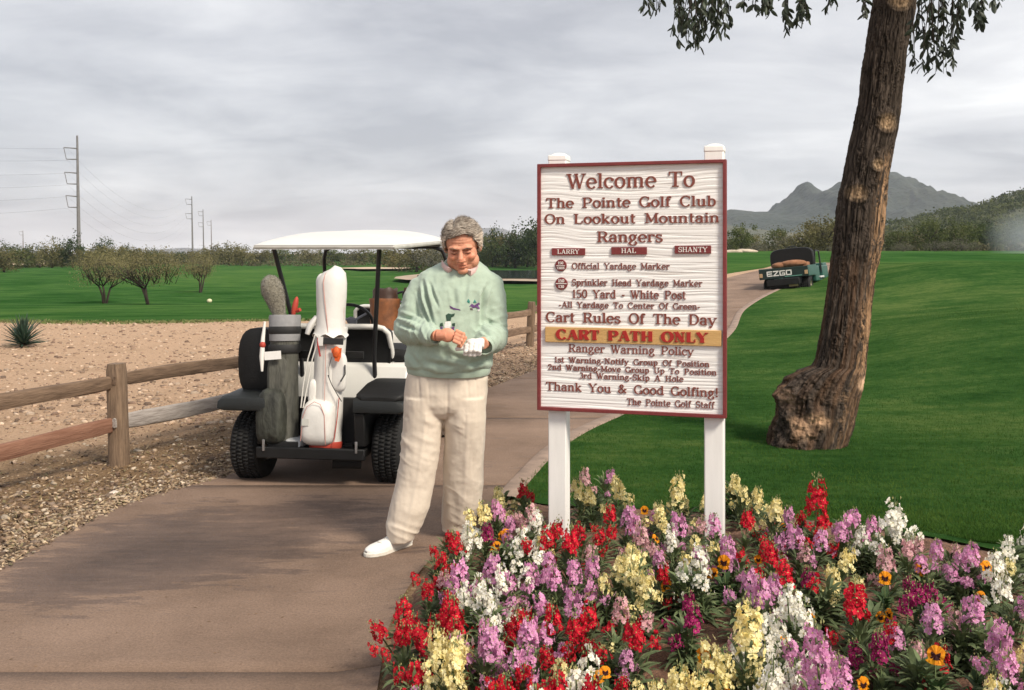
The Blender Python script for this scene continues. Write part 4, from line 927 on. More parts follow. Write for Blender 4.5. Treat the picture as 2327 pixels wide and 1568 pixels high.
def glyph(mb, ch, x0, y0, s, sx, T, t, depth, zj):
    w, st = GLY[ch]
    def quad_strip(pts, wid):
        n = len(pts); L_, R_ = [], []
        for i, p in enumerate(pts):
            a = pts[max(i - 1, 0)]; b = pts[min(i + 1, n - 1)]; d = Vector((b[0] - a[0], b[1] - a[1])); 
            if d.length < 1e-9: d = Vector((1, 0))
            d.normalize(); nrm = Vector((-d.y, d.x)); h = wid(d) / 2
            L_.append((p[0] + nrm.x * h, p[1] + nrm.y * h)); R_.append((p[0] - nrm.x * h, p[1] - nrm.y * h))
        k = zj[0]; zj[0] = (zj[0] + 1) % 7; f = -(depth + k * .00012)
        V = []
        for a, b in zip(L_, R_):
            for q in (a, b): V.append((x0 + q[0] * s * sx, f, y0 + q[1] * s)); V.append((x0 + q[0] * s * sx, .0005, y0 + q[1] * s))
        Fc = []
        for i in range(n - 1):
            o = i * 4; Fc += [(o, o + 4, o + 6, o + 2), (o, o + 1, o + 5, o + 4), (o + 2, o + 6, o + 7, o + 3)]
        o = (n - 1) * 4; Fc += [(0, 2, 3, 1), (o, o + 1, o + 3, o + 2)]
        mb.add(V, Fc)
    for q in st:
        if q[0] == 'l': quad_strip(q[1], lambda d: t + (T - t) * abs(d.y) ** 1.3)
        elif q[0] == 't': quad_strip(q[1], lambda d: t)
        elif q[0] == 'k': quad_strip(q[1], lambda d: T)
        elif q[0] == 's': quad_strip([(q[1] - q[3], q[2] + (.03 if q[2] < .1 else -.03)), (q[1] + q[3], q[2] + (.03 if q[2] < .1 else -.03))], lambda d: t)
        elif q[0] == 'd': quad_strip([(q[1] - q[3], q[2]), (q[1] - q[3] * .5, q[2] + .001), (q[1] + q[3] * .5, q[2]), (q[1] + q[3], q[2])], lambda d: q[3] * 1.8)
    return w
def letter_row(nm, txt, x0, x1, z, cap, T, t, depth, m_, parent, yo):
    """raised letters, each one a part"""
    ws = sum(GLY[c][0] + .03 for c in txt); sx = (x1 - x0) / (ws * cap); x = x0
    for i, c in enumerate(txt):
        if c != ' ':
            mb = MB(); glyph(mb, c, 0, 0, cap, sx, T, t, depth, [i]); o = mb.build('letter', m_, parent, fix=False); o.location = (x, yo, z)
        x += (GLY[c][0] + .03) * cap * sx
def text_mesh(txt, x0, x1, y0, y1, cap, T=.165, t=.075, depth=.004, space=1.0):
    """text between x0 and x1 with baseline y0..y1 in the x-z plane, facing -y"""
    ws = sum((GLY[c][0] * (space if c == ' ' else 1)) + .03 for c in txt); mb = MB(); sx = (x1 - x0) / (ws * cap); x = x0; zj = [0]
    for c in txt:
        yb_ = y0 + (y1 - y0) * (x - x0) / (x1 - x0)
        w = glyph(mb, c, x, yb_, cap, sx, T, t, depth, zj) * (space if c == ' ' else 1)
        x += (w + .03) * cap * sx
    return mb

# ------------------------------------------------------------------ the welcome sign
SL, SRt = Vector((.128, 4.96, 0)), Vector((1.0125, 4.70, 0)); sdir = (SRt - SL).normalized(); SWID = (SRt - SL).length
ang = math.atan2(sdir.y, sdir.x)
sign = empty('welcome_sign', ((SL.x + SRt.x) / 2, (SL.y + SRt.y) / 2, tz(.57, 4.83)), (0, 0, ang), 'white golf club rules sign with dark red frame on two white posts', 'sign')
sz0 = sign.location.z
def sgn(u, v):
    """photo point -> board coordinates (x from board centre, z from the sign's base)"""
    k = (u - CX) / F; s = (k * SL.y - SL.x) / (sdir.x - k * sdir.y); Y = SL.y + sdir.y * s
    return s - SWID / 2, EYE - (v - HY) * Y / F - sz0
white_m = mat('sign_post_white_paint', (.82, .81, .78), .55, .04, 9, .06, 40, stretch=(3, 3, .4))
def board_material():
    m = bpy.data.materials.new('sandblasted_white_board'); m.use_nodes = True; nt = m.node_tree; N, L = nt.nodes, nt.links; b = N['Principled BSDF']; b.inputs['Roughness'].default_value = .6
    g = N.new('ShaderNodeTexCoord').outputs['Object']; mp = N.new('ShaderNodeMapping'); mp.inputs['Scale'].default_value = (1.1, 1, 42); L.new(g, mp.inputs[0])
    n = N.new('ShaderNodeTexNoise'); n.inputs['Scale'].default_value = 1.3; n.inputs['Detail'].default_value = 7; n.inputs['Roughness'].default_value = .65; n.inputs['Distortion'].default_value = .3; L.new(mp.outputs[0], n.inputs['Vector'])
    r = N.new('ShaderNodeValToRGB'); L.new(n.outputs['Fac'], r.inputs[0]); el = r.color_ramp.elements
    el[0].position, el[0].color = .28, (.62, .58, .54, 1); el[1].position, el[1].color = .47, (.84, .83, .81, 1); L.new(r.outputs[0], b.inputs['Base Color'])
    bp = N.new('ShaderNodeBump'); bp.inputs['Strength'].default_value = 1; bp.inputs['Distance'].default_value = .003; L.new(n.outputs['Fac'], bp.inputs['Height']); L.new(bp.outputs[0], b.inputs['Normal'])
    return m
red_m = mat('dark_red_sign_paint', (.175, .026, .026), .55, .15, 12, .2, 60)
tx_m = mat('maroon_lettering_paint', (.195, .048, .032), .6, .12, 30)
x0b, x1b = -SWID / 2, SWID / 2; zb, zt = .770 - sz0, 1.992 - sz0
# posts stand behind the board
for u, vt in ((1262.5, 352), (1621, 332)):
    kx = sgn(u, 600)[0]; ht = (2.035 if u < 1400 else 2.058) - sz0
    m = MB(); m.box((kx, .075, ht / 2 - .15), (.092, .092, ht + .3 - .02)); m.build('post', white_m, sign, bevel=.006)
    m = MB(); m.box((kx, .075, ht - .010), (.097, .097, .030), taper=.97); m.ell((kx, .075, ht + .002), (.044, .044, .016)); m.build('post_cap', white_m, sign, bevel=.008)
# board face with carved wood grain
nx_, nz_ = 40, 520
Xg, Zg = np.meshgrid(np.linspace(x0b + .008, x1b - .008, nx_), np.linspace(zb + .008, zt - .008, nz_))
P = np.stack([Xg.ravel() * 1.6, 0 * Xg.ravel(), Zg.ravel() * 62], 1); P[:, 2] += 1.1 * vn(np.stack([Xg.ravel(), 0 * Xg.ravel(), Zg.ravel()], 1), 5, 9)
gr_ = np.abs(fbm(P, 1.0, 3, 21)).reshape(Xg.shape)
me = grid_mesh('board', Xg, .003 + .0026 * (1 - np.clip(gr_ * 1.6, 0, 1)) ** 2, Zg, board_material())
link('board', me, sign)
m = MB(); m.box((0, .02, (zb + zt) / 2), (SWID - .012, .018, zt - zb - .012)); m.build('board_backing', white_m, sign)
fw = .0165
m = MB()
def frame_bar(m, a, b, c, d): # outer a,b -> inner
    pass
m.add([(x0b, -.014, zb), (x1b, -.014, zb), (x1b, -.014, zt), (x0b, -.014, zt), (x0b + fw, -.014, zb + fw), (x1b - fw, -.014, zb + fw), (x1b - fw, -.014, zt - fw), (x0b + fw, -.014, zt - fw),
       (x0b, .032, zb), (x1b, .032, zb), (x1b, .032, zt), (x0b, .032, zt), (x0b + fw, .010, zb + fw), (x1b - fw, .010, zb + fw), (x1b - fw, .010, zt - fw), (x0b + fw, .010, zt - fw)],
      [(0, 1, 5, 4), (1, 2, 6, 5), (2, 3, 7, 6), (3, 0, 4, 7), (0, 8, 9, 1), (1, 9, 10, 2), (2, 10, 11, 3), (3, 11, 8, 0), (4, 5, 13, 12), (5, 6, 14, 13), (6, 7, 15, 14), (7, 4, 12, 15)])
m.build('frame', red_m, sign, bevel=.002)
LX = lambda zx: 1176.8 + .4253 * zx
LY = lambda zy: 313.8 + .4253 * zy
def line(txt, a, b, ya, yb, cap, T=.165, t=.075, mt=None, depth=.0035, space=1.0, parent=None, yoff=0.0, nm='lettering'):
    (xa, za), (xb, zb_) = sgn(LX(a), LY(ya)), sgn(LX(b), LY(yb)); k = .4253 * cap * 4.83 / F
    zm = (za + zb_) / 2
    if cap > 40: return letter_row(nm, txt, xa, xb, zm, k, T, t, depth, mt or tx_m, parent or sign, .003 + yoff)
    o = text_mesh(txt, xa, xb, zm, zm, k, T, t, depth, space).build(nm, mt or tx_m, parent or sign, fix=False); o.location.y = .003 + yoff; o['kind'] = 'stuff'; return o
line('Welcome To', 262, 950, 277, 250, 80, .15, .065)
line('The Pointe Golf Club', 150, 1062, 385, 350, 54)
line('On Lookout Mountain', 142, 1080, 467, 440, 52)
line('Rangers', 422, 776, 558, 552, 58)
def plate(a, b, y1, y2, txt, ta, tb, k=1.0):
    (xa, z1), (xb, z2) = sgn(LX(a), LY(y2)), sgn(LX(b), LY(y1))
    o = MB().box(((xa + xb) / 2, -.001, (z1 + z2) / 2), (xb - xa, .008, z2 - z1)).build('name_plate', red_m, sign, bevel=.001)
    (q0, _), (q1, _) = sgn(LX(ta), 0), sgn(LX(tb), 0)
    t = text_mesh(txt, q0, q1, z1 + (z2 - z1) * .2, z1 + (z2 - z1) * .2, (z2 - z1) * .62, .15, .08, .0015).build('lettering', mat('plate_white_paint', (.78, .74, .70), .6), o, fix=False); t.location.y = -.005
plate(182, 360, 588, 626, 'LARRY', 212, 330); plate(500, 690, 582, 622, 'HAL', 553, 634); plate(838, 1033, 574, 617, 'SHANTY', 858, 1014)
def disc(cx, cy, r, rows):
    x, z = sgn(LX(cx), LY(cy)); rr = r * .4253 * 4.85 / F
    m = MB(); m.ring_loft([[(x + rr * k * math.cos(a), y, z + rr * k * math.sin(a)) for a in np.linspace(0, 2 * math.pi, 33)[:-1]] for y, k in ((.006, 1), (-.002, 1), (-.004, .93))])
    o = m.build('round_emblem', red_m, sign)
    q = MB()
    for dz, w, h in rows: q.box((x, -.0055, z + rr * dz), (rr * w, .002, rr * h))
    q.build('emblem_mark', mat('plate_white_paint', (.78, .74, .70)), o)
disc(230, 680, 32, [(-.06, 1.5, .10)])
disc(233, 778, 34, [(.02, 1.75, .12)])
def small_text(txt, cx, cy, w, cap, o):
    x, z = sgn(LX(cx), LY(cy)); h = cap * .4253 * 4.85 / F; w_ = w * .4253 * 4.85 / F
    t = text_mesh(txt, x - w_ / 2, x + w_ / 2, z, z, h, .2, .12, .001).build('lettering', mat('plate_white_paint', (.78, .74, .70)), o, fix=False); t.location.y = -.0045
em = [o for o in bpy.data.objects if o.name.startswith('round_emblem')]
small_text('150', 230, 674, 30, 14, em[0]); small_text('YARDS', 230, 700, 42, 12, em[0])
small_text('150', 233, 770, 34, 16, em[1]); small_text('180', 233, 800, 32, 14, em[1]) if '8' in GLY else small_text('130', 233, 800, 32, 14, em[1])
line('Official Yardage Marker', 288, 812, 702, 698, 33, .14, .07)
line('Sprinkler Head Yardage Marker', 288, 987, 792, 787, 34, .14, .07)
line('150 Yard - White Post', 290, 900, 858, 855, 44, .15, .075)
line('-All Yardage To Center Of Green-', 218, 976, 912, 908, 32, .14, .07)
line('Cart Rules Of The Day', 150, 1064, 990, 990, 54)
(xa, z1), (xb, z2) = sgn(LX(148), LY(1097)), sgn(LX(1088), LY(1022))
plank = MB().box(((xa + xb) / 2, -.003, (sgn(LX(618), LY(1100))[1] + sgn(LX(618), LY(1018))[1]) / 2), (xb - xa, .014, sgn(LX(618), LY(1018))[1] - sgn(LX(618), LY(1100))[1])).build('rule_plank', mat('ochre_plank_paint', (.52, .31, .11), .6, 0, 4, .3, 30, stretch=(1, 1, 14), col2=(.60, .38, .15)), sign, bevel=.002)
line('CART PATH ONLY', 210, 1018, 1078, 1086, 52, .30, .085, mat('bright_red_lettering_paint', (.36, .016, .012), .55), .004, parent=plank, yoff=-.0135)
line('Ranger Warning Policy', 270, 942, 1150, 1152, 42, .14, .07)
line('1st Warning-Notify Group Of Position', 195, 1026, 1207, 1213, 30, .15, .075)
line('2nd Warning-Move Group Up To Position', 160, 1064, 1247, 1257, 30, .15, .075)
line('3rd Warning-Skip A Hole', 328, 886, 1290, 1295, 30, .15, .075)
line('Thank You & Good Golfing!', 150, 1074, 1360, 1370, 46, .15, .075)
line('The Pointe Golf Staff', 582, 1052, 1430, 1438, 34, .14, .07)
# ------------------------------------------------------------------ golf cart
rubber = mat('tyre_rubber', (.008, .008, .008), .85, .3, 20, .3, 80)
black_pl = mat('black_plastic', (.008, .008, .008), .5, .25, 10, .2, 120, spec=.35)
fender_m = mat('dark_green_grey_fender', (.012, .014, .014), .5, .25, 8, .3, 150, spec=.4)
cart_white = mat('cart_white_body', (.66, .65, .61), .35, .05, 5)
roof_m = mat('cart_roof_white', (.66, .655, .63), .5, .04, 3)
vinyl = mat('black_vinyl', (.007, .007, .007), .6, .2, 20, .2, 90, spec=.35)
steel = mat('galvanised_steel', (.45, .45, .45), .35, .1, 20, metallic=.9)
tube_m = mat('black_tube_paint', (.015, .015, .017), .4, .1, 20)
def tyre_mesh(Rr, w, rim_r, tread=28):
    prof = [(-w * .46, rim_r), (-w * .5, rim_r * 1.15), (-w * .5, Rr * .80), (-w * .45, Rr * .93), (-w * .34, Rr * .985), (-w * .12, Rr), (w * .12, Rr), (w * .34, Rr * .985), (w * .45, Rr * .93), (w * .5, Rr * .80), (w * .5, rim_r * 1.15), (w * .46, rim_r)]
    m = MB(); n = 56; rings = []
    for x, r in prof: rings.append([(x, r * math.cos(2 * math.pi * j / n), r * math.sin(2 * math.pi * j / n)) for j in range(n)])
    m.ring_loft(rings, caps=False)
    for k in range(tread * 2):
        a = 2 * math.pi * k / (tread * 2)
        for s, x in ((0, -w * .30), (.5, -w * .1), (0, w * .1), (.5, w * .30)):
            aa = a + s * math.pi / tread; rr = Rr * (.985 if abs(x) > w * .2 else 1.0)
            m.box((x, (rr + .002) * math.cos(aa), (rr + .002) * math.sin(aa)), (w * .15, .012, Rr * 2 * math.pi / (tread * 2) * .62), Matrix.Rotation(aa, 3, 'X'))
    return m.mesh('tyre', rubber, True, True)
def rim_mesh(r, w, m_=None):
    m = MB(); n = 24
    rings = [[(x, q * math.cos(2 * math.pi * j / n), q * math.sin(2 * math.pi * j / n)) for j in range(n)] for x, q in ((-w * .46, r), (-w * .3, r * .9), (w * .3, r * .9), (w * .46, r * 1.02), (w * .40, r * .85), (w * .30, r * .5), (w * .42, r * .3), (w * .44, .001))]
    m.ring_loft(rings, caps=False); return m.mesh('rim', m_ or cart_white, True, True)
TY = tyre_mesh(.232, .205, .105); RI = rim_mesh(.105, .2)
def wheel(parent, x, y, z=.232, flip=False, ty=TY, ri=RI, sc=1.0):
    o = empty('wheel', (x, y, z), (random.uniform(0, 3), 0, 0)); o.parent = parent; o.scale = (sc, sc, sc)
    link('tyre', ty, o); r = link('rim', ri, o)
    if flip: r.rotation_euler = (0, 0, math.pi)
    return o
def rect_loft(mb, secs, n=24, p=.35):
    """rounded-rectangle sections: (y, cx, cz, halfw, halfh)"""
    rings = []
    for y, cx_, cz_, hw, hh in secs:
        ring = []
        for j in range(n):
            a = 2 * math.pi * j / n; c, s = math.cos(a), math.sin(a)
            ring.append((cx_ + hw * math.copysign(abs(c) ** p, c), y, cz_ + hh * math.copysign(abs(s) ** p, s)))
        rings.append(ring)
    mb.ring_loft(rings)

YAW = R(-8)
O = Vector((-1.29, 6.83, 0))
cart = empty('golf_cart', O, (0, 0, YAW), 'white roofed golf cart seen from behind, two golf bags strapped on its back', 'golf cart', 'golf carts on the path')
def build_cart(c, roof=True):
    wheel(c, -.49, 0); wheel(c, .49, 0, flip=True); wheel(c, -.46, 1.68, .215, sc=.92); wheel(c, .46, 1.68, .215, True, sc=.92)
    # rear bumper / bag platform
    m = MB(); m.box((.01, -.19, .228), (.70, .20, .055)); m.box((.01, -.30, .235), (.74, .03, .075)); m.box((.01, 0, .21), (.60, .4, .04))
    m.build('bumper', black_pl, c, bevel=.008)
    # frame and axle, dark underside
    m = MB(); m.tube([(-.4, 0, .232), (.4, 0, .232)], .035, 10); m.box((-.22, .8, .24), (.06, 1.9, .08)); m.box((.22, .8, .24), (.06, 1.9, .08)); m.box((0, .1, .26), (.42, .34, .20)); m.ell((.05, 0, .25), (.10, .10, .10))
    m.box((0, .95, .26), (.95, 1.35, .05)); m.box((0, -.06, .40), (.70, .05, .34)); m.tube([(.12, -.18, .16), (.30, -.12, .15)], .045, 10)
    m.build('chassis', mat('underside_black', (.012, .012, .012), .8, .3, 12), c, bevel=.004)
    # rear fenders: curved lids over the wheels
    for s in (-1, 1):
        m = MB(); rings = []; xi, xo = .30 * s, .632 * s
        for y, zt_, dz in ((-.31, .545, .035), (-.30, .585, .075), (-.27, .600, .10), (0, .612, .085), (.30, .612, .085), (.40, .60, .10), (.44, .55, .05)):
            w_ = [(xi, zt_ - dz), (xo - s * .03, zt_ - dz), (xo, zt_ - dz + .012), (xo, zt_ - .022), (xo - s * .022, zt_ - .004), (xo - s * .06, zt_), (xi, zt_ + .004)]
            rings.append([(q[0], y, q[1]) for q in w_])
        m.ring_loft(rings); m.build('fender', fender_m, c, True, bevel=.006)
        m = MB(); pr = [(-.27, .28), (-.29, .50), (.30, .55), (.34, .28)]
        xq = .335 * s; m.prism(pr, xq - .035, xq + .035, axis='x'); m.build('side_panel', black_pl, c, bevel=.008)
        m = MB(); m.box((.50 * s, .40, .42), (.28, .05, .36)); m.build('wheel_liner', black_pl, c)
    # padded top of the right fender
    m = MB(); rect_loft(m, [(-.30, .47, .600, .12, .012), (-.27, .47, .608, .16, .028), (-.05, .48, .645, .165, .032), (.12, .48, .655, .155, .03), (.16, .48, .655, .12, .012)])
    m.build('fender_pad', vinyl, c, True)
    # white body under and ahead of the seat
    m = MB(); pr = [(.28, .30), (.28, .60), (.36, .76), (.92, .78), (.98, .70), (.98, .34), (.9, .30)]
    m.prism(pr, -.52, .52, axis='x'); m.build('seat_body', cart_white, c, bevel=.03, segs=3)
    m = MB(); m.box((0, 1.28, .30), (.98, .66, .03)); m.build('floor', vinyl, c)
    m = MB(); pr = [(1.58, .28), (1.56, .62), (1.62, .86), (1.70, .90), (1.82, .80), (1.98, .66), (2.05, .48), (2.02, .30)]
    m.prism(pr, -.53, .53, axis='x'); m.build('front_cowl', cart_white, c, bevel=.04, segs=3)
    m = MB(); m.box((0, 2.06, .34), (1.02, .06, .14)); m.box((0, 1.95, .24), (.9, .2, .06)); m.build('front_bumper', black_pl, c, bevel=.01)
    m = MB(); rect_loft(m, [(.40, 0, .80, .46, .03), (.42, 0, .81, .50, .05), (.66, 0, .815, .51, .055), (.88, 0, .81, .50, .05), (.92, 0, .80, .47, .03)])
    m.build('seat', vinyl, c, True)
    # seat back: black pad with white moulded rim
    m = MB(); xa_, xb_ = -.50, .38; yb_ = .40
    pts = [(xb_ - .0, yb_ + .05, .70), (xb_ - .005, yb_ - .01, .86), (xb_ - .02, yb_ - .05, .975), (xb_ - .055, yb_ - .06, 1.01), (xb_ - .11, yb_ - .062, 1.022), (xa_ + .11, yb_ - .062, 1.022), (xa_ + .055, yb_ - .06, 1.01), (xa_ + .02, yb_ - .05, .975), (xa_ + .005, yb_ - .01, .86), (xa_, yb_ + .05, .70)]
    m.tube(pts, [.014, .017, .019, .02, .02, .02, .02, .019, .017, .014], 10); m.build('seat_back_rim', cart_white, c, True)
    m = MB(); rect_loft(m, [(yb_ - .015, (xa_ + xb_) / 2, .865, .41, .135), (yb_ - .03, (xa_ + xb_) / 2, .865, .43, .15), (yb_ + .05, (xa_ + xb_) / 2, .865, .43, .15), (yb_ + .08, (xa_ + xb_) / 2, .865, .40, .13)], p=.25)
    m.build('seat_back', vinyl, c, True)
    # white hip restraints
    for s in (-1, 1):
        m = MB(); xs = .52 * s; m.tube([(xs, .42, .60), (xs, .36, .72), (xs, .42, .83), (xs, .60, .86), (xs, .74, .82), (xs, .80, .72)], .017, 10); m.build('hip_restraint', cart_white, c, True)
    # steering wheel and column
    sw = empty('steering_wheel', (-.20, 1.30, 1.00), (R(-52), 0, 0)); sw.parent = c
    m = MB(); n = 28; m.ring_loft([[(math.cos(a) * (.17 + .013 * math.cos(b)), math.sin(a) * (.17 + .013 * math.cos(b)), .013 * math.sin(b)) for b in np.linspace(0, 2 * math.pi, 9)[:-1]] for a in np.linspace(0, 2 * math.pi, n + 1)[:-1]], caps=False, closed=True)
    m.build('rim', tube_m, sw, True)
    m = MB(); [m.tube([(0, 0, -.02), (.165 * math.cos(a), .165 * math.sin(a), 0)], .011, 6) for a in (R(90), R(210), R(330))]; m.ell((0, 0, -.01), (.045, .045, .02)); m.build('spoke', mat('grey_plastic', (.25, .26, .30), .5), sw)
    m = MB(); m.tube([(-.20, 1.31, .99), (-.20, 1.68, .72)], .02, 8); m.build('steering_column', tube_m, c, True)
    if roof:
        # domed roof shell
        m = MB(); nu, nv = 26, 30; W2, Lr = .52, 1.75
        top, bot = [], []
        for i in range(nv + 1):
            v = i / nv
            for j in range(nu + 1):
                u = -1 + 2 * j / nu; cv = abs(2 * v - 1)
                cor = .10 * max(0, cv - .9) / .1 * 0
                x = u * W2 * (1 - .05 * max(0, cv - .88) / .12); y = -.02 + v * Lr
                ex = (1 - abs(u) ** 2.6); ey = (1 - cv ** 2.4)
                z = 1.575 + .055 * v + .030 + .095 * (ex * ey) ** .55 + .010 * math.sin(3.1 * v * 3.14) * ex * ey
                top.append((x, y, z)); bot.append((x * .985, y * .99 + .01, 1.575 + .055 * v + .078 * (ex * ey) ** .55))
        n = nu + 1; fc = []
        tot = len(top)
        for i in range(nv):
            for j in range(nu):
                a = i * n + j; fc.append((a, a + 1, a + n + 1, a + n)); fc.append((tot + a, tot + a + n, tot + a + n + 1, tot + a + 1))
        bd = [j for j in range(n)] + [i * n + nu for i in range(1, nv + 1)] + [nv * n + j for j in range(nu - 1, -1, -1)] + [i * n for i in range(nv - 1, 0, -1)]
        for a, b in zip(bd, bd[1:] + bd[:1]): fc.append((a, tot + a, tot + b, b))
        m.add(top + bot, fc); m.build('roof', roof_m, c, True)
        m = MB(); loop = [(-.50, -.005), (.50, -.005), (.515, .10), (.515, 1.62), (.48, 1.72), (-.48, 1.72), (-.515, 1.62), (-.515, .10)]
        P3 = [(x, y, 1.590 + .055 * max(y, 0) / 1.75) for x, y in loop]; P3 = P3 + P3[:2]
        m.tube(P3, .013, 6, caps=False); m.build('roof_lip', mat('roof_lip_shade_grey', (.50, .49, .45), .6, .2, 9), c, True)  # lip added in grey, giving the roof's lower rim its shade as colour
        m = MB(); pts = []
        for s in (-1, 1):
            m = MB(); m.tube([(.38 * s, .04, 1.60), (.295 * s, .24, 1.0), (.27 * s, .30, .80), (.27 * s, .33, .62)], .0165, 8); m.build('rear_strut', tube_m, c, True)
        m = MB(); m.tube([(-.52, 1.62, .86), (-.53, 1.60, 1.2), (-.525, 1.56, 1.50), (-.50, 1.53, 1.575), (-.43, 1.50, 1.60), (.43, 1.50, 1.60), (.50, 1.53, 1.575), (.525, 1.56, 1.50), (.53, 1.60, 1.2), (.52, 1.62, .86)], .0165, 8); m.build('front_strut', tube_m, c, True)
        for s in (-1, 1):
            m = MB(); m.tube([(.38 * s, .05, 1.60), (.44 * s, .8, 1.615), (.48 * s, 1.5, 1.612)], .014, 6); m.build('roof_rail', tube_m, c, True)
    for s in (-1, 1):
        m = MB(); m.box((.315 * s + .01, -.318, .285), (.016, .012, .075)); m.build('bracket', steel, c, bevel=.002)
    # black harness bar behind the bags
    m = MB(); m.box((0, -.06, .86), (.60, .02, .05)); m.build('bag_harness', vinyl, c, bevel=.004)
build_cart(cart)
# black panel on the left of the seat back
m = MB(); rect_loft(m, [(-.06, -.44, .80, .12, .20), (-.04, -.455, .80, .145, .235), (.06, -.45, .80, .145, .235), (.10, -.44, .80, .10, .20)], p=.7)
m.build('side_shield', vinyl, cart, True)

def golf_bag(name, loc, rot, lab, body_m, trim_m, Lb, r, cat='golf bag', group='golf bags on the carts'):
    b = empty(name, loc, rot, lab, cat, group)
    m = MB(); secs = [(0, r * .96), (.02, r * 1.0), (Lb * .3, r * .98), (Lb * .6, r * .93), (Lb * .92, r * 1.0), (Lb * .98, r * 1.06), (Lb, r * 1.04), (Lb - .01, r * .9), (Lb - .10, r * .86)]
    rings = []
    for z, q in secs:
        rings.append([(q * math.cos(a) * 1.05, q * math.sin(a) * .92, z) for a in np.linspace(0, 2 * math.pi, 29)[:-1]])
    m.ring_loft(rings); m.build('bag_body', body_m, b, True)
    return b
cloth_grey = mat('grey_green_nylon', (.085, .085, .070), .75, .35, 10, .9, 9, bdist=.03, stretch=(2.2, 2.2, .6))
cloth_silver = mat('silver_grey_nylon', (.26, .26, .265), .6, .15, 12, .3, 20)
cloth_white = mat('white_vinyl_bag', (.66, .645, .61), .5, .05, 8, .45, 9, bdist=.012)
pocket_dark = mat('dark_olive_pocket', (.032, .034, .026), .7, .6, 9, .9, 9, bdist=.03, stretch=(1.8, 1.8, .8))
red_trim = mat('red_piping', (.42, .05, .03), .6)
pink_trim = mat('faded_red_piping', (.50, .22, .18), .6)
strap_m = mat('black_webbing', (.015, .015, .015), .7, .2, 40)
def cl(x, y, z): return (O + Matrix.Rotation(YAW, 3, 'Z') @ Vector((x, y, z)))
def pocket(m, c, hw, hh, d, a=0, n=22, nv=9):
    """bulging zipped pocket on the side facing -y: rounded top"""
    rings = []
    for i in range(nv):
        t = i / (nv - 1); k = math.cos(t * math.pi / 2) ** .45 if t < 1 else .05
        rings.append([(c[0] + hw * k * math.copysign(abs(math.cos(q)) ** .6, math.cos(q)), c[1] - d * math.sin(t * math.pi / 2) ** .8, c[2] + hh * k * math.copysign(abs(math.sin(q)) ** (.8 if math.sin(q) > 0 else .4), math.sin(q))) for q in np.linspace(0, 2 * math.pi, n + 1)[:-1]])
    m.ring_loft(rings[::-1]); return m
# grey bag, left
gb = golf_bag('golf_bag', cl(-.222, -.17, .258), (R(-4), R(-1), YAW), 'dark grey golf bag with big bulging pocket and a fuzzy headcover, strapped on the left', cloth_grey, None, .86, .095)
m = MB(); m.ring_loft([[(q * math.cos(a) * 1.05, q * math.sin(a) * .95, z) for a in np.linspace(0, 2 * math.pi, 29)[:-1]] for z, q in ((.70, .099), (.86, .104), (.875, .100), (.87, .085))]); m.build('bag_collar', cloth_silver, gb, True)
for z in (.62, .745):
    m = MB(); m.ring_loft([[(q * math.cos(a) * 1.05, q * math.sin(a) * .95, zz) for a in np.linspace(0, 2 * math.pi, 29)[:-1]] for zz, q in ((z, .100), (z + .01, .106), (z + .045, .106), (z + .055, .100))]); m.build('strap', strap_m, gb, True)
m = MB(); pocket(m, (-.055, -.05, .20), .105, .19, .11); m.build('pocket', pocket_dark, gb, True)
m = MB(); pocket(m, (-.02, -.06, .47), .075, .14, .035); m.build('pocket', cloth_grey, gb, True)
m = MB(); m.box((.03, -.02, -.02 + .035), (.22, .17, .05)); m.build('bag_base', black_pl, gb, bevel=.01)
m = MB(); rect_loft(m, [(-.10, .10, .02, .05, .02), (-.06, .10, .028, .07, .03), (.04, .10, .03, .06, .03)]); m.build('bag_foot', mat('grey_plastic_foot', (.40, .41, .42), .5), gb, True)
m = MB(); m.box((-.035, -.125, .605), (.115, .006, .055), Matrix.Rotation(R(-4), 3, 'Y')); m.build('tag', mat('white_card', (.78, .77, .74), .6, .03, 30), gb)
m = MB(); m.tube([(-.10, -.105, .83), (-.108, -.115, .72), (-.112, -.12, .60), (-.11, -.12, .50)], [.008, .014, .018, .008], 8); m.build('tassel', mat('white_cloth', (.72, .70, .66), .8), gb, True)
m = MB(); m.ell((-.108, -.12, .675), (.02, .018, .024)); m.build('tassel_top', red_trim, gb, True)
m = MB(); m.ell((.07, 0, .93), (.02, .02, .07), Matrix.Rotation(R(12), 3, 'Y')); m.tube([(.085, 0, .90), (.11, -.01, .91)], .014, 6); m.build('club_cover', red_trim, gb, True)
def headcover(name, lab, par_loc, pts, rad, mt, fuzz=0, trims=None):
    pass
# fuzzy headcover over a club in the grey bag
m = MB(); pts = [(-.02, 0, .78), (-.045, 0, .90), (-.065, 0, .97), (-.09, 0, 1.04), (-.105, 0, 1.09), (-.118, 0, 1.125), (-.125, 0, 1.14)]
m.tube(pts, [.03, .045, .062, .073, .066, .045, .012], 20)
hc = m.build('headcover', mat('grey_brown_fleece', (.19, .175, .135), .98, .25, 60, .8, 120, sheen=.4), gb, True)
P = get_co(hc.data)
g = np.random.default_rng(4); k = 2600; f_ = g.integers(0, 1, 1)
bmf = bmesh.new(); bmf.from_mesh(hc.data); bmesh.ops.triangulate(bmf, faces=bmf.faces); tri = np.array([[v.co[:] for v in f.verts] for f in bmf.faces]); no = np.array([f.normal[:] for f in bmf.faces]); ar = np.array([f.calc_area() for f in bmf.faces]); bmf.free()
ix = g.choice(len(tri), k, p=ar / ar.sum()); w = g.dirichlet((1, 1, 1), k); pp = (tri[ix] * w[:, :, None]).sum(1); nn = no[ix] + g.normal(size=(k, 3)) * .35
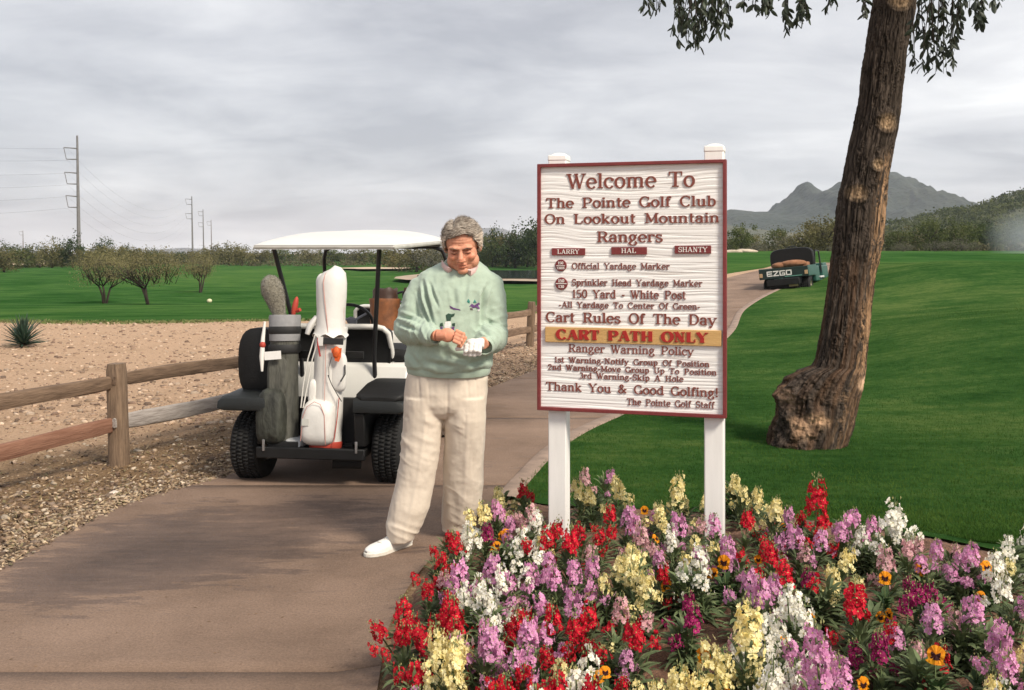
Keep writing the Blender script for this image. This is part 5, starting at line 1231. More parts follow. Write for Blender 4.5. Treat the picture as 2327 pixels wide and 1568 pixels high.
nn /= np.linalg.norm(nn, axis=1)[:, None]; sd_ = np.cross(nn, g.normal(size=(k, 3))); sd_ /= np.linalg.norm(sd_, axis=1)[:, None]
V = np.stack([pp - sd_ * .0016, pp + sd_ * .0016, pp + nn * .011], 1).reshape(-1, 3)
link('fleece', np_mesh('fleece', V, np.arange(3 * k).reshape(-1, 3), hc.data.materials[0]), gb, 'stuff')
# white bag, centre
wb = golf_bag('golf_bag', cl(.075, -.19, .262), (R(-4), R(1.5), YAW), 'white golf bag with thin red piping and tall white rain hood', cloth_white, None, .80, .102)
m = MB(); m.ring_loft([[(q * math.cos(a) * 1.05, q * math.sin(a) * .95, z) for a in np.linspace(0, 2 * math.pi, 29)[:-1]] for z, q in ((-.012, .098), (0, .104), (.028, .106), (.04, .103))]); m.build('bag_base', red_trim, wb, True)
m = MB(); pocket(m, (-.03, -.05, .165), .118, .155, .10); m.build('pocket', cloth_white, wb, True)
m = MB(); pocket(m, (.085, -.045, .50), .055, .13, .035); m.build('pocket', cloth_white, wb, True)
m = MB(); pocket(m, (-.085, -.02, .36), .035, .09, .06); m.build('pocket', cloth_white, wb, True)
# piping lines
def pipe(pts, r, mt, nm='piping'): m = MB(); m.tube(pts, r, 5); m.build(nm, mt, wb, True)
pipe([(-.125, -.14, .045), (-.115, -.15, .20), (-.09, -.153, .27), (-.04, -.153, .305), (-.0, -.15, .29), (.03, -.148, .22), (.04, -.15, .12), (.045, -.14, .03)], .0022, pink_trim)
pipe([(.085, -.10, .02), (.098, -.085, .2), (.10, -.07, .34)], .003, red_trim)
pipe([(.012, -.104, .31), (.008, -.104, .5), (.005, -.108, .7), (.004, -.11, .79)], .002, pink_trim)
pipe([(.03, -.11, .48), (.06, -.115, .42), (.10, -.10, .35), (.125, -.09, .31)], .003, strap_m, 'zipper')
pipe([(.05, -.11, .60), (.035, -.115, .53), (.04, -.115, .46)], .0022, strap_m, 'zipper')
pipe([(.135, -.085, .55), (.14, -.09, .49), (.115, -.10, .44)], .005, strap_m, 'handle')
for dx_ in (0, .03):
    m = MB(); m.tube([(-.07 + dx_, -.11, .74), (-.105 + dx_, -.13, .58), (-.125 + dx_, -.135, .42), (-.14 + dx_ * .5, -.12, .26)], .010, 6, flat=.35); m.build('shoulder_strap', cloth_white, wb, True)
m = MB(); m.tube([(-.05, -.115, .72), (-.04, -.122, .66), (-.025, -.122, .60)], .012, 6, flat=.4); m.build('towel', mat('dark_red_cloth', (.33, .03, .03), .8), wb, True)
m = MB(); m.prism([(.045, .655), (.115, .66), (.112, .60), (.10, .57), (.075, .575), (.068, .61), (.05, .63)], -.118, -.108); m.ell((.08, -.112, .63), (.026, .02, .04)); m.build('emblem', mat('orange_red_emblem', (.62, .10, .015), .6, .4, 60), wb)
m = MB(); m.box((.05, -.115, .702), (.15, .012, .042)); m.build('strap', strap_m, wb, bevel=.003)
m = MB(); m.box((-.028, -.122, .70), (.035, .008, .06)); m.build('buckle', cloth_white, wb)
m = MB(); m.box((-.095, -.152, .17), (.045, .003, .045)); m.build('patch', mat('pale_grey_patch', (.50, .50, .46), .7), wb)
# rain hood
m = MB(); sec = [(.735, .118, .11), (.75, .108, .10), (.80, .098, .095), (.90, .096, .09), (1.0, .102, .09), (1.09, .104, .085), (1.14, .092, .075), (1.175, .060, .05), (1.187, .02, .02)]
rings = []
for i, (z, rx, ry) in enumerate(sec):
    rings.append([((rx * (1 + .05 * math.sin(9 * a + i)) if z < .76 else rx * (1 + .012 * math.sin(5 * a + 2 * i))) * math.cos(a) + .004 - .02 * (z - .74), ry * math.sin(a) - .02, z + (.012 * math.sin(7 * a) if z < .76 else 0) + (.02 * math.cos(a) if z > 1.1 else 0)) for a in np.linspace(0, 2 * math.pi, 41)[:-1]])
m.ring_loft(rings); m.build('rain_hood', cloth_white, wb, True)
m = MB(); m.ell((-.078, -.01, 1.09), (.036, .05, .062)); m.ell((-.07, -.01, .99), (.03, .05, .09)); m.build('hood_fold', cloth_white, wb, True)
pipe([(.02, -.117, .75), (.0, -.118, .88), (-.02, -.115, 1.0), (-.033, -.108, 1.09), (-.03, -.088, 1.14), (-.02, -.06, 1.172)], .0024, pink_trim)
pipe([(.100, -.03, .76), (.094, -.035, .9), (.094, -.04, 1.04), (.078, -.04, 1.12), (.045, -.04, 1.168)], .0022, pink_trim)
m = MB(); m.tube([(-.09, -.04, .86), (-.125, -.06, .80), (-.14, -.07, .74)], [.03, .045, .03], 10, flat=.5); m.build('hood_flap', cloth_white, wb, True)

# second cart ahead, roofless, mostly hidden; its two bags
O2 = Vector((-1.14, 9.5, 0))
cart2 = empty('golf_cart', O2, (0, 0, R(-9)), 'dark roofless golf cart parked ahead, mostly hidden behind the man', 'golf cart', 'golf carts on the path')
build_cart(cart2, roof=False)
def c2(x, y, z): return O2 + Matrix.Rotation(R(-9), 3, 'Z') @ Vector((x, y, z))
leather = mat('worn_brown_leather', (.13, .052, .022), .55, 0, 9, .4, 30, col2=(.30, .11, .04)); leather_d = mat('dark_brown_leather', (.05, .022, .013), .55, .3, 9)
b3 = golf_bag('golf_bag', c2(-.04, -.16, .262), (R(-3), 0, R(-9)), 'worn brown leather golf bag standing behind the black seat back, left of the man', leather, None, .86, .135)
m = MB(); m.ring_loft([[(q * math.cos(a), q * math.sin(a) * .92, z + .012 * math.sin(5 * a)) for a in np.linspace(0, 2 * math.pi, 31)[:-1]] for z, q in ((.84, .13), (.90, .115), (.94, .12), (.955, .11), (.95, .09))]); m.build('bag_collar', leather_d, b3, True)
m = MB(); pocket(m, (-.02, -.08, .42), .10, .2, .07); m.build('pocket', leather, b3, True)
b4 = golf_bag('golf_bag', c2(.22, -.12, .262), (R(-3), R(2), R(-9)), 'black golf bag squeezed between the brown leather bag and the man', mat('black_leather', (.014, .013, .013), .5, .2, 9), None, .92, .12)
m = MB(); m.box((0, 0, .93), (.2, .18, .06)); m.build('bag_collar', leather_d, b4, bevel=.01)

# ------------------------------------------------------------------ utility truck on the path
tg = mat('dark_green_truck_paint', (.006, .022, .018), .4, .2, 4, .2, 40); tg2 = mat('faded_green_truck_paint', (.020, .085, .065), .4, .2, 4)
cream = mat('cream_wheel_paint', (.58, .50, .36), .5, .1, 8)
tyT = tyre_mesh(.235, .24, .12, 18); riT = rim_mesh(.13, .24, cream)
tw = W(1776, 668, 25.0)
truck = empty('utility_truck', (tw.x + .28, 25.3, .47), (R(0), R(-6), R(-27)), 'dark green utility truck with white lettering on its tailgate, driving up the path', 'truck')
t_ = truck
for x, y in ((-.46, 0), (.46, 0), (-.46, 1.9), (.46, 1.9)): wheel(t_, x, y, .235, x > 0, tyT, riT)
m = MB(); m.box((0, -.42, .585), (1.22, .035, .26)); m.build('tailgate', tg, t_, bevel=.01)
m = MB(); m.box((0, .15, .47), (1.18, 1.1, .03)); m.box((-.6, .15, .60), (.03, 1.1, .26)); m.box((.6, .15, .60), (.03, 1.1, .26)); m.box((0, .70, .60), (1.18, .03, .26)); m.build('cargo_bed', tg2, t_, bevel=.006)
m = MB(); m.box((0, .7, .36), (.80, 2.6, .16)); m.box((0, -.1, .30), (.7, .5, .24)); m.tube([(-.4, 0, .235), (.4, 0, .235)], .05, 8); m.box((-.05, -.38, .30), (.62, .06, .22)); m.build('chassis', black_pl, t_, bevel=.01)
m = MB(); m.box((.55, .9, .50), (.10, .55, .40)); m.box((.55, 2.0, .52), (.12, .8, .36)); m.box((0, 2.2, .60), (1.16, .5, .34)); m.box((.50, 1.4, .33), (.18, .7, .05)); m.box((-.55, .9, .50), (.10, .55, .40)); m.box((-.55, 2.0, .52), (.12, .8, .36)); m.build('body', tg2, t_, bevel=.03)
m = MB(); m.box((.585, 1.35, .40), (.10, .55, .05)); m.build('step', mat('light_grey_step', (.5, .5, .5), .5), t_, bevel=.01)
# wide black seat back with rounded shoulders
m = MB(); n = 24; rings = []
for y, k in ((.74, .96), (.78, 1), (.90, 1), (.94, .96)):
    rings.append([(.56 * k * math.copysign(abs(math.cos(a)) ** .5, math.cos(a)), y, .93 + .29 * k * math.copysign(abs(math.sin(a)) ** .5, math.sin(a))) for a in np.linspace(0, 2 * math.pi, n + 1)[:-1]])
m.ring_loft(rings); m.build('seat_back', vinyl, t_, True)
m = MB(); m.box((.05, .45, .74), (.86, .35, .16)); m.ell((.1, .3, .80), (.36, .2, .10)); m.ell((-.22, .3, .78), (.22, .2, .09)); m.build('cargo', mat('reddish_soil_load', (.26, .12, .06), .95, .3, 8, .6, 20), t_, bevel=.03)
m = MB(); m.tube([(.53, 1.0, .75), (.56, 1.0, 1.10), (.56, 1.55, 1.08), (.57, 1.62, .50)], .022, 6); m.tube([(-.53, 1.0, .75), (-.56, 1.0, 1.10), (-.56, 1.55, 1.08), (-.57, 1.62, .50)], .022, 6); m.build('side_frame', tube_m, t_, True)
m = MB(); m.ring_loft([[(math.cos(a) * (.19 + .012 * math.cos(b)) - .15, 1.5 + math.sin(a) * .1, 1.16 + math.sin(a) * (.16)) if 0 else (-.1 + math.cos(a) * (.19 + .014 * math.cos(b)), 1.45 + .014 * math.sin(b), 1.12 + math.sin(a) * (.16 + .014 * math.cos(b))) for b in np.linspace(0, 2 * math.pi, 7)[:-1]] for a in np.linspace(0, 2 * math.pi, 21)[:-1]], caps=False, closed=True); m.build('steering_wheel', tube_m, t_, True)
for s in (-1, 1): m = MB(); m.box((.56 * s, -.445, .56), (.075, .02, .10)); m.build('tail_light', mat('dull_amber_lens', (.45, .30, .16), .4), t_, bevel=.004)
m = MB(); m.box((.22, -.43, .275), (.22, .02, .09)); m.build('number_plate', mat('yellowed_plate', (.52, .40, .24), .6), t_)
m = MB(); m.tube([(.12, -.42, .42), (.14, -.43, .36)], .02, 6); m.build('hitch', cream, t_)
m = MB(); m.box((.24, -.441, .495), (.42, .006, .016)); m.build('pinstripe', mat('pale_green_stripe', (.14, .36, .27), .5), t_)
# squared lettering E Z G O
def blocky(mb, x, z, w, h, segs, k=.026):
    for (a, b, c, d) in segs:
        dx__, dz__ = (c - a) * w, (d - b) * h; L_ = math.hypot(dx__, dz__) + k
        mb.box((x + (a + c) / 2 * w, -.4405, z + (b + d) / 2 * h), (L_, .006, k), Matrix.Rotation(-math.atan2(dz__, dx__), 3, 'Y'))
m = MB(); z0, hh, ww = .535, .105, .115
blocky(m, -.40, z0, ww, hh, [(0, 0, 0, 1), (0, 1, 1, 1), (0, .5, .9, .5), (0, 0, 1, 0)])
blocky(m, -.24, z0, ww, hh, [(0, 1, 1, 1), (1, 1, 0, 0), (0, 0, 1, 0)])
blocky(m, -.08, z0, ww, hh, [(0, 0, 0, 1), (0, 1, 1, 1), (0, 0, 1, 0), (1, 0, 1, .45), (.5, .45, 1, .45)])
blocky(m, .08, z0, ww, hh, [(0, 0, 0, 1), (0, 1, 1, 1), (0, 0, 1, 0), (1, 0, 1, 1)])
m.build('lettering', mat('white_decal', (.78, .78, .72), .5), t_, fix=False)

# ------------------------------------------------------------------ the leaning tree
KT = 8.0
TR = [(-120, 1998, 2088), (0, 1987, 2077), (118, 1972, 2061), (236, 1957, 2049), (290, 1947, 2043), (354, 1931, 2031), (410, 1920, 2022), (472, 1909, 2014), (549, 1900, 2006), (615, 1892, 1992), (670, 1886, 1985), (720, 1879, 1978),
      (770, 1868, 1972), (815, 1858, 1966), (832, 1850, 1964), (845, 1815, 1963), (860, 1796, 1961), (882, 1775, 1957), (899, 1766, 1952), (930, 1765, 1944), (962, 1761, 1937), (985, 1753, 1931), (1005, 1747, 1923), (1022, 1742, 1915), (1045, 1738, 1912)]
tvs = np.array([p[0] for p in TR], float)
tb = Vector(((1843 - CX) * KT / F, KT, 0)); tb.z = tz(tb.x, tb.y)
tree_o = empty('leaning_tree', tb, (0, 0, 0), 'tall leaning tree with knotted brown trunk and swollen foot, right of the sign', 'tree')
nv_, na = 860, 176
vv = np.linspace(-120, 1045, nv_); l_ = np.interp(vv, tvs, [p[1] for p in TR]); r_ = np.interp(vv, tvs, [p[2] for p in TR])
cx_ = ((l_ + r_) / 2 - CX) * KT / F - tb.x; rx_ = (r_ - l_) / 2 * KT / F; zz_ = EYE - (vv - HY) * KT / F - tb.z
cr_ = np.interp(vv, tvs, [(p[2] - p[1]) / 2 for p in TR]) * KT / F
ry_ = np.minimum(rx_, np.where(vv < 830, rx_, .20 + .5 * (rx_ - .20))) * .97
cy_ = np.where(vv > 820, -.0, 0) + .05 * np.sin(vv / 300)
A_ = np.linspace(0, 2 * math.pi, na + 1)[:-1]
ca, sa = np.cos(A_), np.sin(A_)
P = np.stack([np.repeat(cx_[:, None], na, 1) + rx_[:, None] * ca, np.repeat(cy_[:, None], na, 1) + ry_[:, None] * sa, np.repeat(zz_[:, None], na, 1)], 2)
Nn = np.stack([np.repeat(ca[None], nv_, 0), np.repeat(sa[None], nv_, 0), 0 * P[:, :, 0]], 2)
ax = np.stack([Nn[:, :, 0].ravel() * 1.3, Nn[:, :, 1].ravel() * 1.3, P[:, :, 2].ravel() * 1.0], 1)
wx = .35 * fbm(ax, 1.6, 3, 61)[:, None] * np.array([1, 1, 0])
rg = 1 - np.abs(fbm((ax + wx) * np.array([13, 13, 2.3]), 1.0, 4, 31, .6)); plates = fbm(ax * np.array([5, 5, 2.2]), 1.2, 4, 77)
burl = S((np.repeat(vv[:, None], na, 1) - 825) / 40)
mass = fbm(P.reshape(-1, 3), 7, 4, 12).reshape(nv_, na)
fine_ = fbm(ax * np.array([42, 42, 12]), 1.0, 3, 41).reshape(nv_, na)
disp = .016 * (rg.reshape(nv_, na) - .6) + .0035 * fine_ + .008 * plates.reshape(nv_, na) + burl * (.035 * mass + .018 * fbm(P.reshape(-1, 3), 19, 4, 14).reshape(nv_, na)) * S((.35 - ca[None]) / .7) + .010 * fbm(P.reshape(-1, 3), 2.3, 2, 6).reshape(nv_, na)
# knots: (u, v, radius, lighter)
KN = [(2003, 283, .088), (1983, 377, .060), (1940, 441, .080), (2030, 10, .10)]
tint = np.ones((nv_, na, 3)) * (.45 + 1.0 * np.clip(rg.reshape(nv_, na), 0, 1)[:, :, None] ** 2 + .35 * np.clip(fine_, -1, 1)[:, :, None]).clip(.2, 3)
front = (Nn[:, :, 1] < .2)
for (ku, kv, kr) in KN:
    kx, kz = (ku - CX) * KT / F - tb.x, EYE - (kv - HY) * KT / F - tb.z
    d = np.hypot(P[:, :, 0] - kx, (P[:, :, 2] - kz) * 1.0) / kr
    disp += front * (.011 * np.exp(-((d - .9) / .30) ** 2) - .004 * np.exp(-(d / .45) ** 2)) + front * .0015 * np.sin(d * 14) * (d < 1)
    q = (front * np.exp(-(d / .75) ** 4))[:, :, None]; tint = tint * (1 - q) + q * np.array([5.2, 4.6, 3.5]) * (.7 + .5 * rg.reshape(nv_, na)[:, :, None]) * (.85 + .22 * np.sin(d * 16 + 2 * mass))[:, :, None]
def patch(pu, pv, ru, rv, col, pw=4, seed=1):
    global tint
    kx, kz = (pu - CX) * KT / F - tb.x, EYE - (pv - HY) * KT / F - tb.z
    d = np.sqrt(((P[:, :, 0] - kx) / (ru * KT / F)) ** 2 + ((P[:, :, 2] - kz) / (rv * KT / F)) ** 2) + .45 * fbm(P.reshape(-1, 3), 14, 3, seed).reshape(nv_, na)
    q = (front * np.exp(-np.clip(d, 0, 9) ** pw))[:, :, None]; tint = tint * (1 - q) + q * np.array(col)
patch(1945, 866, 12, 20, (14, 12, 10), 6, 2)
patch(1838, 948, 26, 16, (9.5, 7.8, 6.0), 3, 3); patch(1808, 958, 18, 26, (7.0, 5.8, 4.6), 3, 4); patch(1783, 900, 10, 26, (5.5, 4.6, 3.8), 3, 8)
# paler bark on the right side, lower half: sunlit highlights painted into the tint
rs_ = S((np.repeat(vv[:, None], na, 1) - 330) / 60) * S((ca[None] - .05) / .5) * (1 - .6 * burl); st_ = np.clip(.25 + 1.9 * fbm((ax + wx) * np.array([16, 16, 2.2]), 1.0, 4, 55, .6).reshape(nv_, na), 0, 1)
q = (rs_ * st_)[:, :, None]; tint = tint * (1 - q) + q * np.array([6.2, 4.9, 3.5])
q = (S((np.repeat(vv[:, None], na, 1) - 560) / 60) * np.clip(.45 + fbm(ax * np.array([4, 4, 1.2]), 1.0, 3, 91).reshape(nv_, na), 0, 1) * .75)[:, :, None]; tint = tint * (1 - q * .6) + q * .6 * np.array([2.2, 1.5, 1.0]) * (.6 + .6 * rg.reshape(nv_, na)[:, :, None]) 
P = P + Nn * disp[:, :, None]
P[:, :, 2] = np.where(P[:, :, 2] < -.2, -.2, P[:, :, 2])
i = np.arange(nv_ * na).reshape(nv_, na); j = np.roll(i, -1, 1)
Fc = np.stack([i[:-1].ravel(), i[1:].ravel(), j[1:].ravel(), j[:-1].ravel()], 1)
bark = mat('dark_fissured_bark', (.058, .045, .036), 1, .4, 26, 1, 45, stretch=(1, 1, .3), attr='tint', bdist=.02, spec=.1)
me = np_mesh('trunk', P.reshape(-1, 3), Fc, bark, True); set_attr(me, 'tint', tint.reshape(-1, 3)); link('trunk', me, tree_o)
# limbs above the frame that carry the hanging sprays
m = MB(); g = np.random.default_rng(8)
T0 = Vector((cx_[0], cy_[0], zz_[0])) 
def up(u, v, Y): return W(u, v, Y) - tb
limb_pts = [[T0 + Vector((0, 0, -.15)), up(2080, -330, 8.0), up(2150, -620, 8.1)], [T0, up(1900, -330, 7.6), up(1700, -300, 7.1), up(1500, -210, 6.9)], [T0 + Vector((0, 0, .1)), up(2150, -220, 7.5), up(2300, -180, 7.1)], [up(2085, -300, 8.0), up(1960, -520, 8.6), up(1800, -600, 9)]]
for pts, r0 in zip(limb_pts, (.15, .085, .07, .08)):
    sm = [p for p in pts]; m.tube(sm, np.linspace(r0, r0 * .35, len(sm)), 10)
m.build('limb', bark, tree_o, True, fix=True)
leafM = mat('hanging_leaf', (.022, .034, .020), .55, .4, 6, col2=(.050, .068, .036), trans=.15, obj_random=.3)
twigM = mat('dark_twig', (.03, .022, .016), .9, .2, 20)
LEAVES = []
for k in range(4):
    mb = MB(); n = 6; Ln = 1.0; L1 = []
    for q in range(n + 1):
        t = q / n; w_ = [.16, .19, .13, .22][k] * math.sin(math.pi * min(1, t * .94 + .03)) ** .8; z = -.12 * math.sin(t * 2.4 + k); 
        L1.append([(-w_, t, z + .04), (0, t, z - .03), (w_, t, z + .04)])
    V = [p for r in L1 for p in r]; Fc = []
    for q in range(n): a = q * 3; Fc += [(a, a + 1, a + 4, a + 3), (a + 1, a + 2, a + 5, a + 4)]
    mb.add(V, Fc); LEAVES.append(mb.mesh('leaf', leafM, True, False))
sprays = [ # (u, v at top, length px, count, spread px, Y)
    (1475, -60, 95, 26, 16, 6.8), (1500, -70, 110, 20, 14, 6.9), (1540, -60, 150, 60, 26, 6.9), (1575, -60, 175, 90, 26, 6.8), (1605, -60, 170, 90, 26, 6.9), (1632, -60, 150, 70, 18, 6.8), (1650, -50, 110, 34, 14, 7.0),
    (1700, -60, 100, 24, 18, 7.0), (1730, -60, 95, 46, 16, 7.1), (1752, -50, 80, 46, 16, 7.0), (1790, -50, 120, 40, 18, 7.0), (1815, -60, 130, 30, 12, 7.1), (1828, -60, 110, 50, 18, 7.0), (1880, -60, 80, 30, 25, 7.2), (1968, -60, 110, 22, 12, 7.4), (1962, -30, 75, 14, 10, 7.5),
    (2090, -50, 170, 50, 22, 7.3), (2075, 20, 140, 20, 8, 7.5), (2118, -60, 220, 80, 24, 7.2), (2140, -60, 230, 85, 22, 7.2), (2165, -40, 200, 50, 14, 7.2), (2180, -40, 150, 34, 16, 7.1), (2215, -60, 110, 60, 26, 7.0), (2235, -60, 120, 40, 14, 6.9), (2270, -60, 80, 22, 18, 6.9), (2100, 60, 60, 12, 10, 7.4)]
nobj = 0; Vs, Fs, off_n = [], [], 0; tw_ = MB()
lv_co = [get_co(me) for me in LEAVES]; lv_f = [np.array([p.vertices[:] for p in me.polygons]) for me in LEAVES]
for (u0, v0, lp, cnt, sp_, Ys) in sprays:
    nst = max(3, cnt // 11); strands = []
    for k in range(nst):
        us_ = u0 + g.normal() * sp_ * .55; ve = v0 + lp * g.uniform(.72, 1.0); Yk = Ys + g.normal() * .10
        pts = [up(u0 + (us_ - u0) * t + g.normal() * 1.5, v0 + (ve - v0) * t, Yk) for t in np.linspace(0, 1, 5)]
        tw_.tube(pts, [.006, .004, .003, .002, .0015], 4); strands.append(pts)
    for k in range(cnt):
        pts = strands[g.integers(0, nst)]; t = g.random() ** .7 * 3.999; i0 = int(t); p = pts[i0].lerp(pts[i0 + 1], t - i0)
        L_ = g.uniform(.045, .085); side = g.uniform(0, 6.28); tilt = g.uniform(.1, .95)
        dr = Vector((math.cos(side) * math.sin(tilt), math.sin(side) * math.sin(tilt), -math.cos(tilt)))
        rot = dr.to_track_quat('Y', 'Z').to_euler(); q_ = g.uniform(0, 6.28)
        Mx = rot.to_matrix() @ Matrix.Rotation(q_, 3, 'Y'); kk = g.integers(0, 4)
        if nobj < 290 and proj(p + tb)[1] > -20 and g.random() < .45:
            o = bpy.data.objects.new('leaf', LEAVES[kk]); COL.objects.link(o); o.parent = tree_o; o.matrix_local = Matrix.Translation(p) @ Mx.to_4x4() @ Matrix.Scale(L_, 4); nobj += 1
        else:
            V = lv_co[kk] @ np.array(Mx.transposed()) * L_ + np.array(p); Vs.append(V); Fs.append(lv_f[kk] + off_n); off_n += len(V)
tw_.build('twigs', twigM, tree_o, True, fix=False, kind='stuff')
link('foliage', np_mesh('foliage', np.vstack(Vs), np.vstack(Fs), leafM, True), tree_o, 'stuff')
# upper crown above the frame, so that the tree shades and ends as a tree does
V, Fc = leaf_cloud(150, 46, .07, (2.3, 2.0, 1.1), 77, clump_r=.22)
V += np.array([T0.x + .1, .5, T0.z + 2.3]); link('crown', np_mesh('crown', V, Fc, leafM), tree_o, 'stuff')
# ------------------------------------------------------------------ the man
MO = Vector(((1030 - CX) * 5.2 / F, 5.2, 0))
def Pm(u, v, dy=0.0): return W(u, v, 5.2 + dy) - MO
man = empty('person', MO, (0, 0, 0), 'man in mint green sweatshirt and cream trousers looking down, pulling on a white golf glove', 'person')
HS = 1.11
HM = Matrix.Translation(Pm(1051, 560, -.07)) @ Matrix.Rotation(R(-3), 4, 'Y') @ Matrix.Rotation(R(-4), 4, 'Z') @ Matrix.Rotation(R(20), 4, 'X') @ Matrix.Diagonal((1.13, 1.0, .975, 1))
HMi = HM.inverted()
def hadd(mb, sub):
    sub.v = [tuple(HM @ Vector(p)) for p in sub.v]; mb.add(sub.v, sub.f)
body = MB()
h = MB()
h.ell((0, .012, .036), (.078, .098, .098), nu=28, nv=18); h.ell((0, -.030, -.028), (.067, .066, .092), nu=28, nv=18)
h.ell((0, -.042, -.082), (.056, .048, .042)); [h.ell((s * .041, -.030, -.068), (.033, .046, .044)) for s in (-1, 1)]
h.ell((0, -.082, -.106), (.025, .018, .019)); h.tube([(0, -.094, .012), (0, -.106, -.012), (0, -.119, -.032)], [.0095, .0115, .0135], 12); h.ell((0, -.118, -.037), (.0145, .014, .0115)); [h.ell((s * .013, -.106, -.040), (.0085, .011, .0085)) for s in (-1, 1)]
h.tube([(-.052, -.072, .020), (-.028, -.088, .024), (0, -.090, .018), (.028, -.088, .024), (.052, -.072, .020)], [.009, .0125, .011, .0125, .009], 10)
[h.ell((s * .041, -.070, -.030), (.023, .021, .022)) for s in (-1, 1)]
h.ell((0, -.095, -.066), (.024, .0085, .0062)); h.ell((0, -.094, -.0785), (.020, .009, .0075))
[h.ell((s * .079, .012, -.008), (.008, .019, .030), Matrix.Rotation(R(12 * s), 3, 'Z')) for s in (-1, 1)]
[h.ell((s * .030, -.079, -.001), (.0155, .0125, .0105)) for s in (-1, 1)]
hadd(body, h)
nk = HM @ Vector((0, .02, -.07)); nb = Pm(1046, 640, .03)
body.tube([nk, nk.lerp(nb, .5), nb], [.066, .066, .074], 20)
# trunk and limbs under the clothes, one continuous body
def oval(z, cx_, hw, hd, cy=0.0, n=28): return [(cx_ + hw * math.cos(a), cy + hd * math.sin(a), z) for a in np.linspace(0, 2 * math.pi, n + 1)[:-1]]
body.ring_loft([oval(.86, 0, .15, .10), oval(1.0, -.01, .17, .12), oval(1.2, 0, .17, .12), oval(1.32, .01, .165, .10), oval(1.39, .02, .14, .08), oval(1.46, .03, .07, .06)])
SHL, ELL, WRL = Pm(968, 660), Pm(934, 750, -.03), Pm(995, 762, -.245)
SHR, ELR, WRR = Pm(1096, 660), Pm(1120, 765, .0), Pm(1097, 781, -.235)
for a, b, c in ((SHL, ELL, WRL), (SHR, ELR, WRR)): body.tube([a, a.lerp(b, .5), b, b.lerp(c, .5), c], [.046, .044, .042, .038, .029], 16)
LG = {'L': [(900, 918, 1014, 0), (950, 916, 1010, 0), (1000, 913, 1003, -.01), (1050, 908, 993, -.02), (1100, 899, 987, -.02), (1150, 886, 978, -.03), (1190, 878, 963, -.03), (1214, 879, 950, -.03), (1226, 888, 941, -.03)],
      'R': [(900, 1013, 1106, 0), (950, 1011, 1106, 0), (1000, 1010, 1104, .02), (1050, 1008, 1100, .05), (1100, 1006, 1098, .08), (1150, 1003, 1093, .12), (1185, 1002, 1078, .15), (1204, 1005, 1068, .16)]}
for k, L_ in LG.items():
    pts = [Pm((a + b) / 2, v, d) for v, a, b, d in L_[:-1]]; body.tube([Vector((pts[0].x * .8, 0, .95))] + pts, [.085] + list(np.linspace(.078, .042, len(pts))), 16)
# bare hand (his right): back of the hand, knuckles, curled fingers and thumb pinching the glove
def hand(mb, wrist, palm, pr, prot, fingers, thumb, k=1.0):
    mb.ell(palm, pr, prot, nu=20, nv=12); mb.tube([wrist, (Vector(wrist) + Vector(palm)) / 2, palm], [.029 * k, .028 * k, .024 * k], 12)
    for f in fingers: mb.tube(f[0], [r * k for r in f[1]], 10); mb.ell(f[0][-1], (f[1][-1] * k,) * 3, nu=10, nv=8); [mb.ell(q, (f[1][0] * 1.08 * k,) * 3, nu=10, nv=8) for q in f[0][1:3]]
    mb.tube(thumb[0], [r * k for r in thumb[1]], 10); mb.ell(thumb[0][-1], (thumb[1][-1] * k,) * 3, nu=10, nv=8)
fr_ = []
for i in range(4):   # index (far, upper) to little finger (near, lower)
    kn = Pm(1036 - 2.2 * i, 751.5 + 7.6 * i, -.272 - .008 * i)
    pip = Pm(1053 - 3.2 * i + (1.5 if i in (1, 2) else 0), 759.5 + 7.2 * i, -.292 - .006 * i); dip = Pm(1057 - 3.6 * i, 768 + 6.2 * i, -.276 - .006 * i); tip = Pm(1049 - 3 * i, 772 + 5.2 * i, -.250 - .006 * i)
    fr_.append(([kn, pip, dip, tip], [.0104, .0092, .0084, .0078] if i < 3 else [.0094, .0082, .0075, .0070]))
hand(body, WRL, Pm(1017, 761.5, -.266), (.042, .018, .036), Matrix.Rotation(R(8), 3, 'Y'), fr_, ([Pm(1012, 750, -.24), Pm(1030, 765, -.215), Pm(1046, 783, -.225)], [.014, .012, .010]))
bm_ = remesh(body, .0031, 2, .5)
V = get_co(bm_)
# facial relief, worked in the head's own frame
Hi = np.array(HMi); L_ = V @ Hi[:3, :3].T + Hi[:3, 3]
isf = (L_[:, 1] < -.02) & (L_[:, 2] > -.16) & (L_[:, 2] < .14) & (np.abs(L_[:, 0]) < .1)
def gs(cx_, cz_, rx, rz): return np.exp(-((L_[:, 0] - cx_) / rx) ** 2 - ((L_[:, 2] - cz_) / rz) ** 2) * isf
dy = 0
for s in (-1, 1):
    dy = dy + .0065 * gs(s * .030, .010, .020, .006) + .0050 * gs(s * .013, .004, .008, .012) + .004 * gs(s * .031, -.014, .017, .006)          # sockets
    dy = dy + .0022 * gs(s * (.028), -.055, .006, .018) + .0015 * gs(s * .038, -.082, .010, .014)                                              # folds beside mouth
dy = dy + .0042 * gs(0, -.0725, .026, .0022) + .004 * gs(0, -.090, .018, .005) + .002 * gs(0, .060, .05, .002) + .002 * gs(0, .045, .05, .002)
L_[:, 1] += dy
HMa = np.array(HM); V2 = L_ @ HMa[:3, :3].T + HMa[:3, 3]; V = np.where(isf[:, None], V2, V)
set_co(bm_, V)
tn = np.ones((len(V), 3)); 
def blend(q, c): 
    global tn
    tn = tn * (1 - q[:, None]) + q[:, None] * np.array(c)
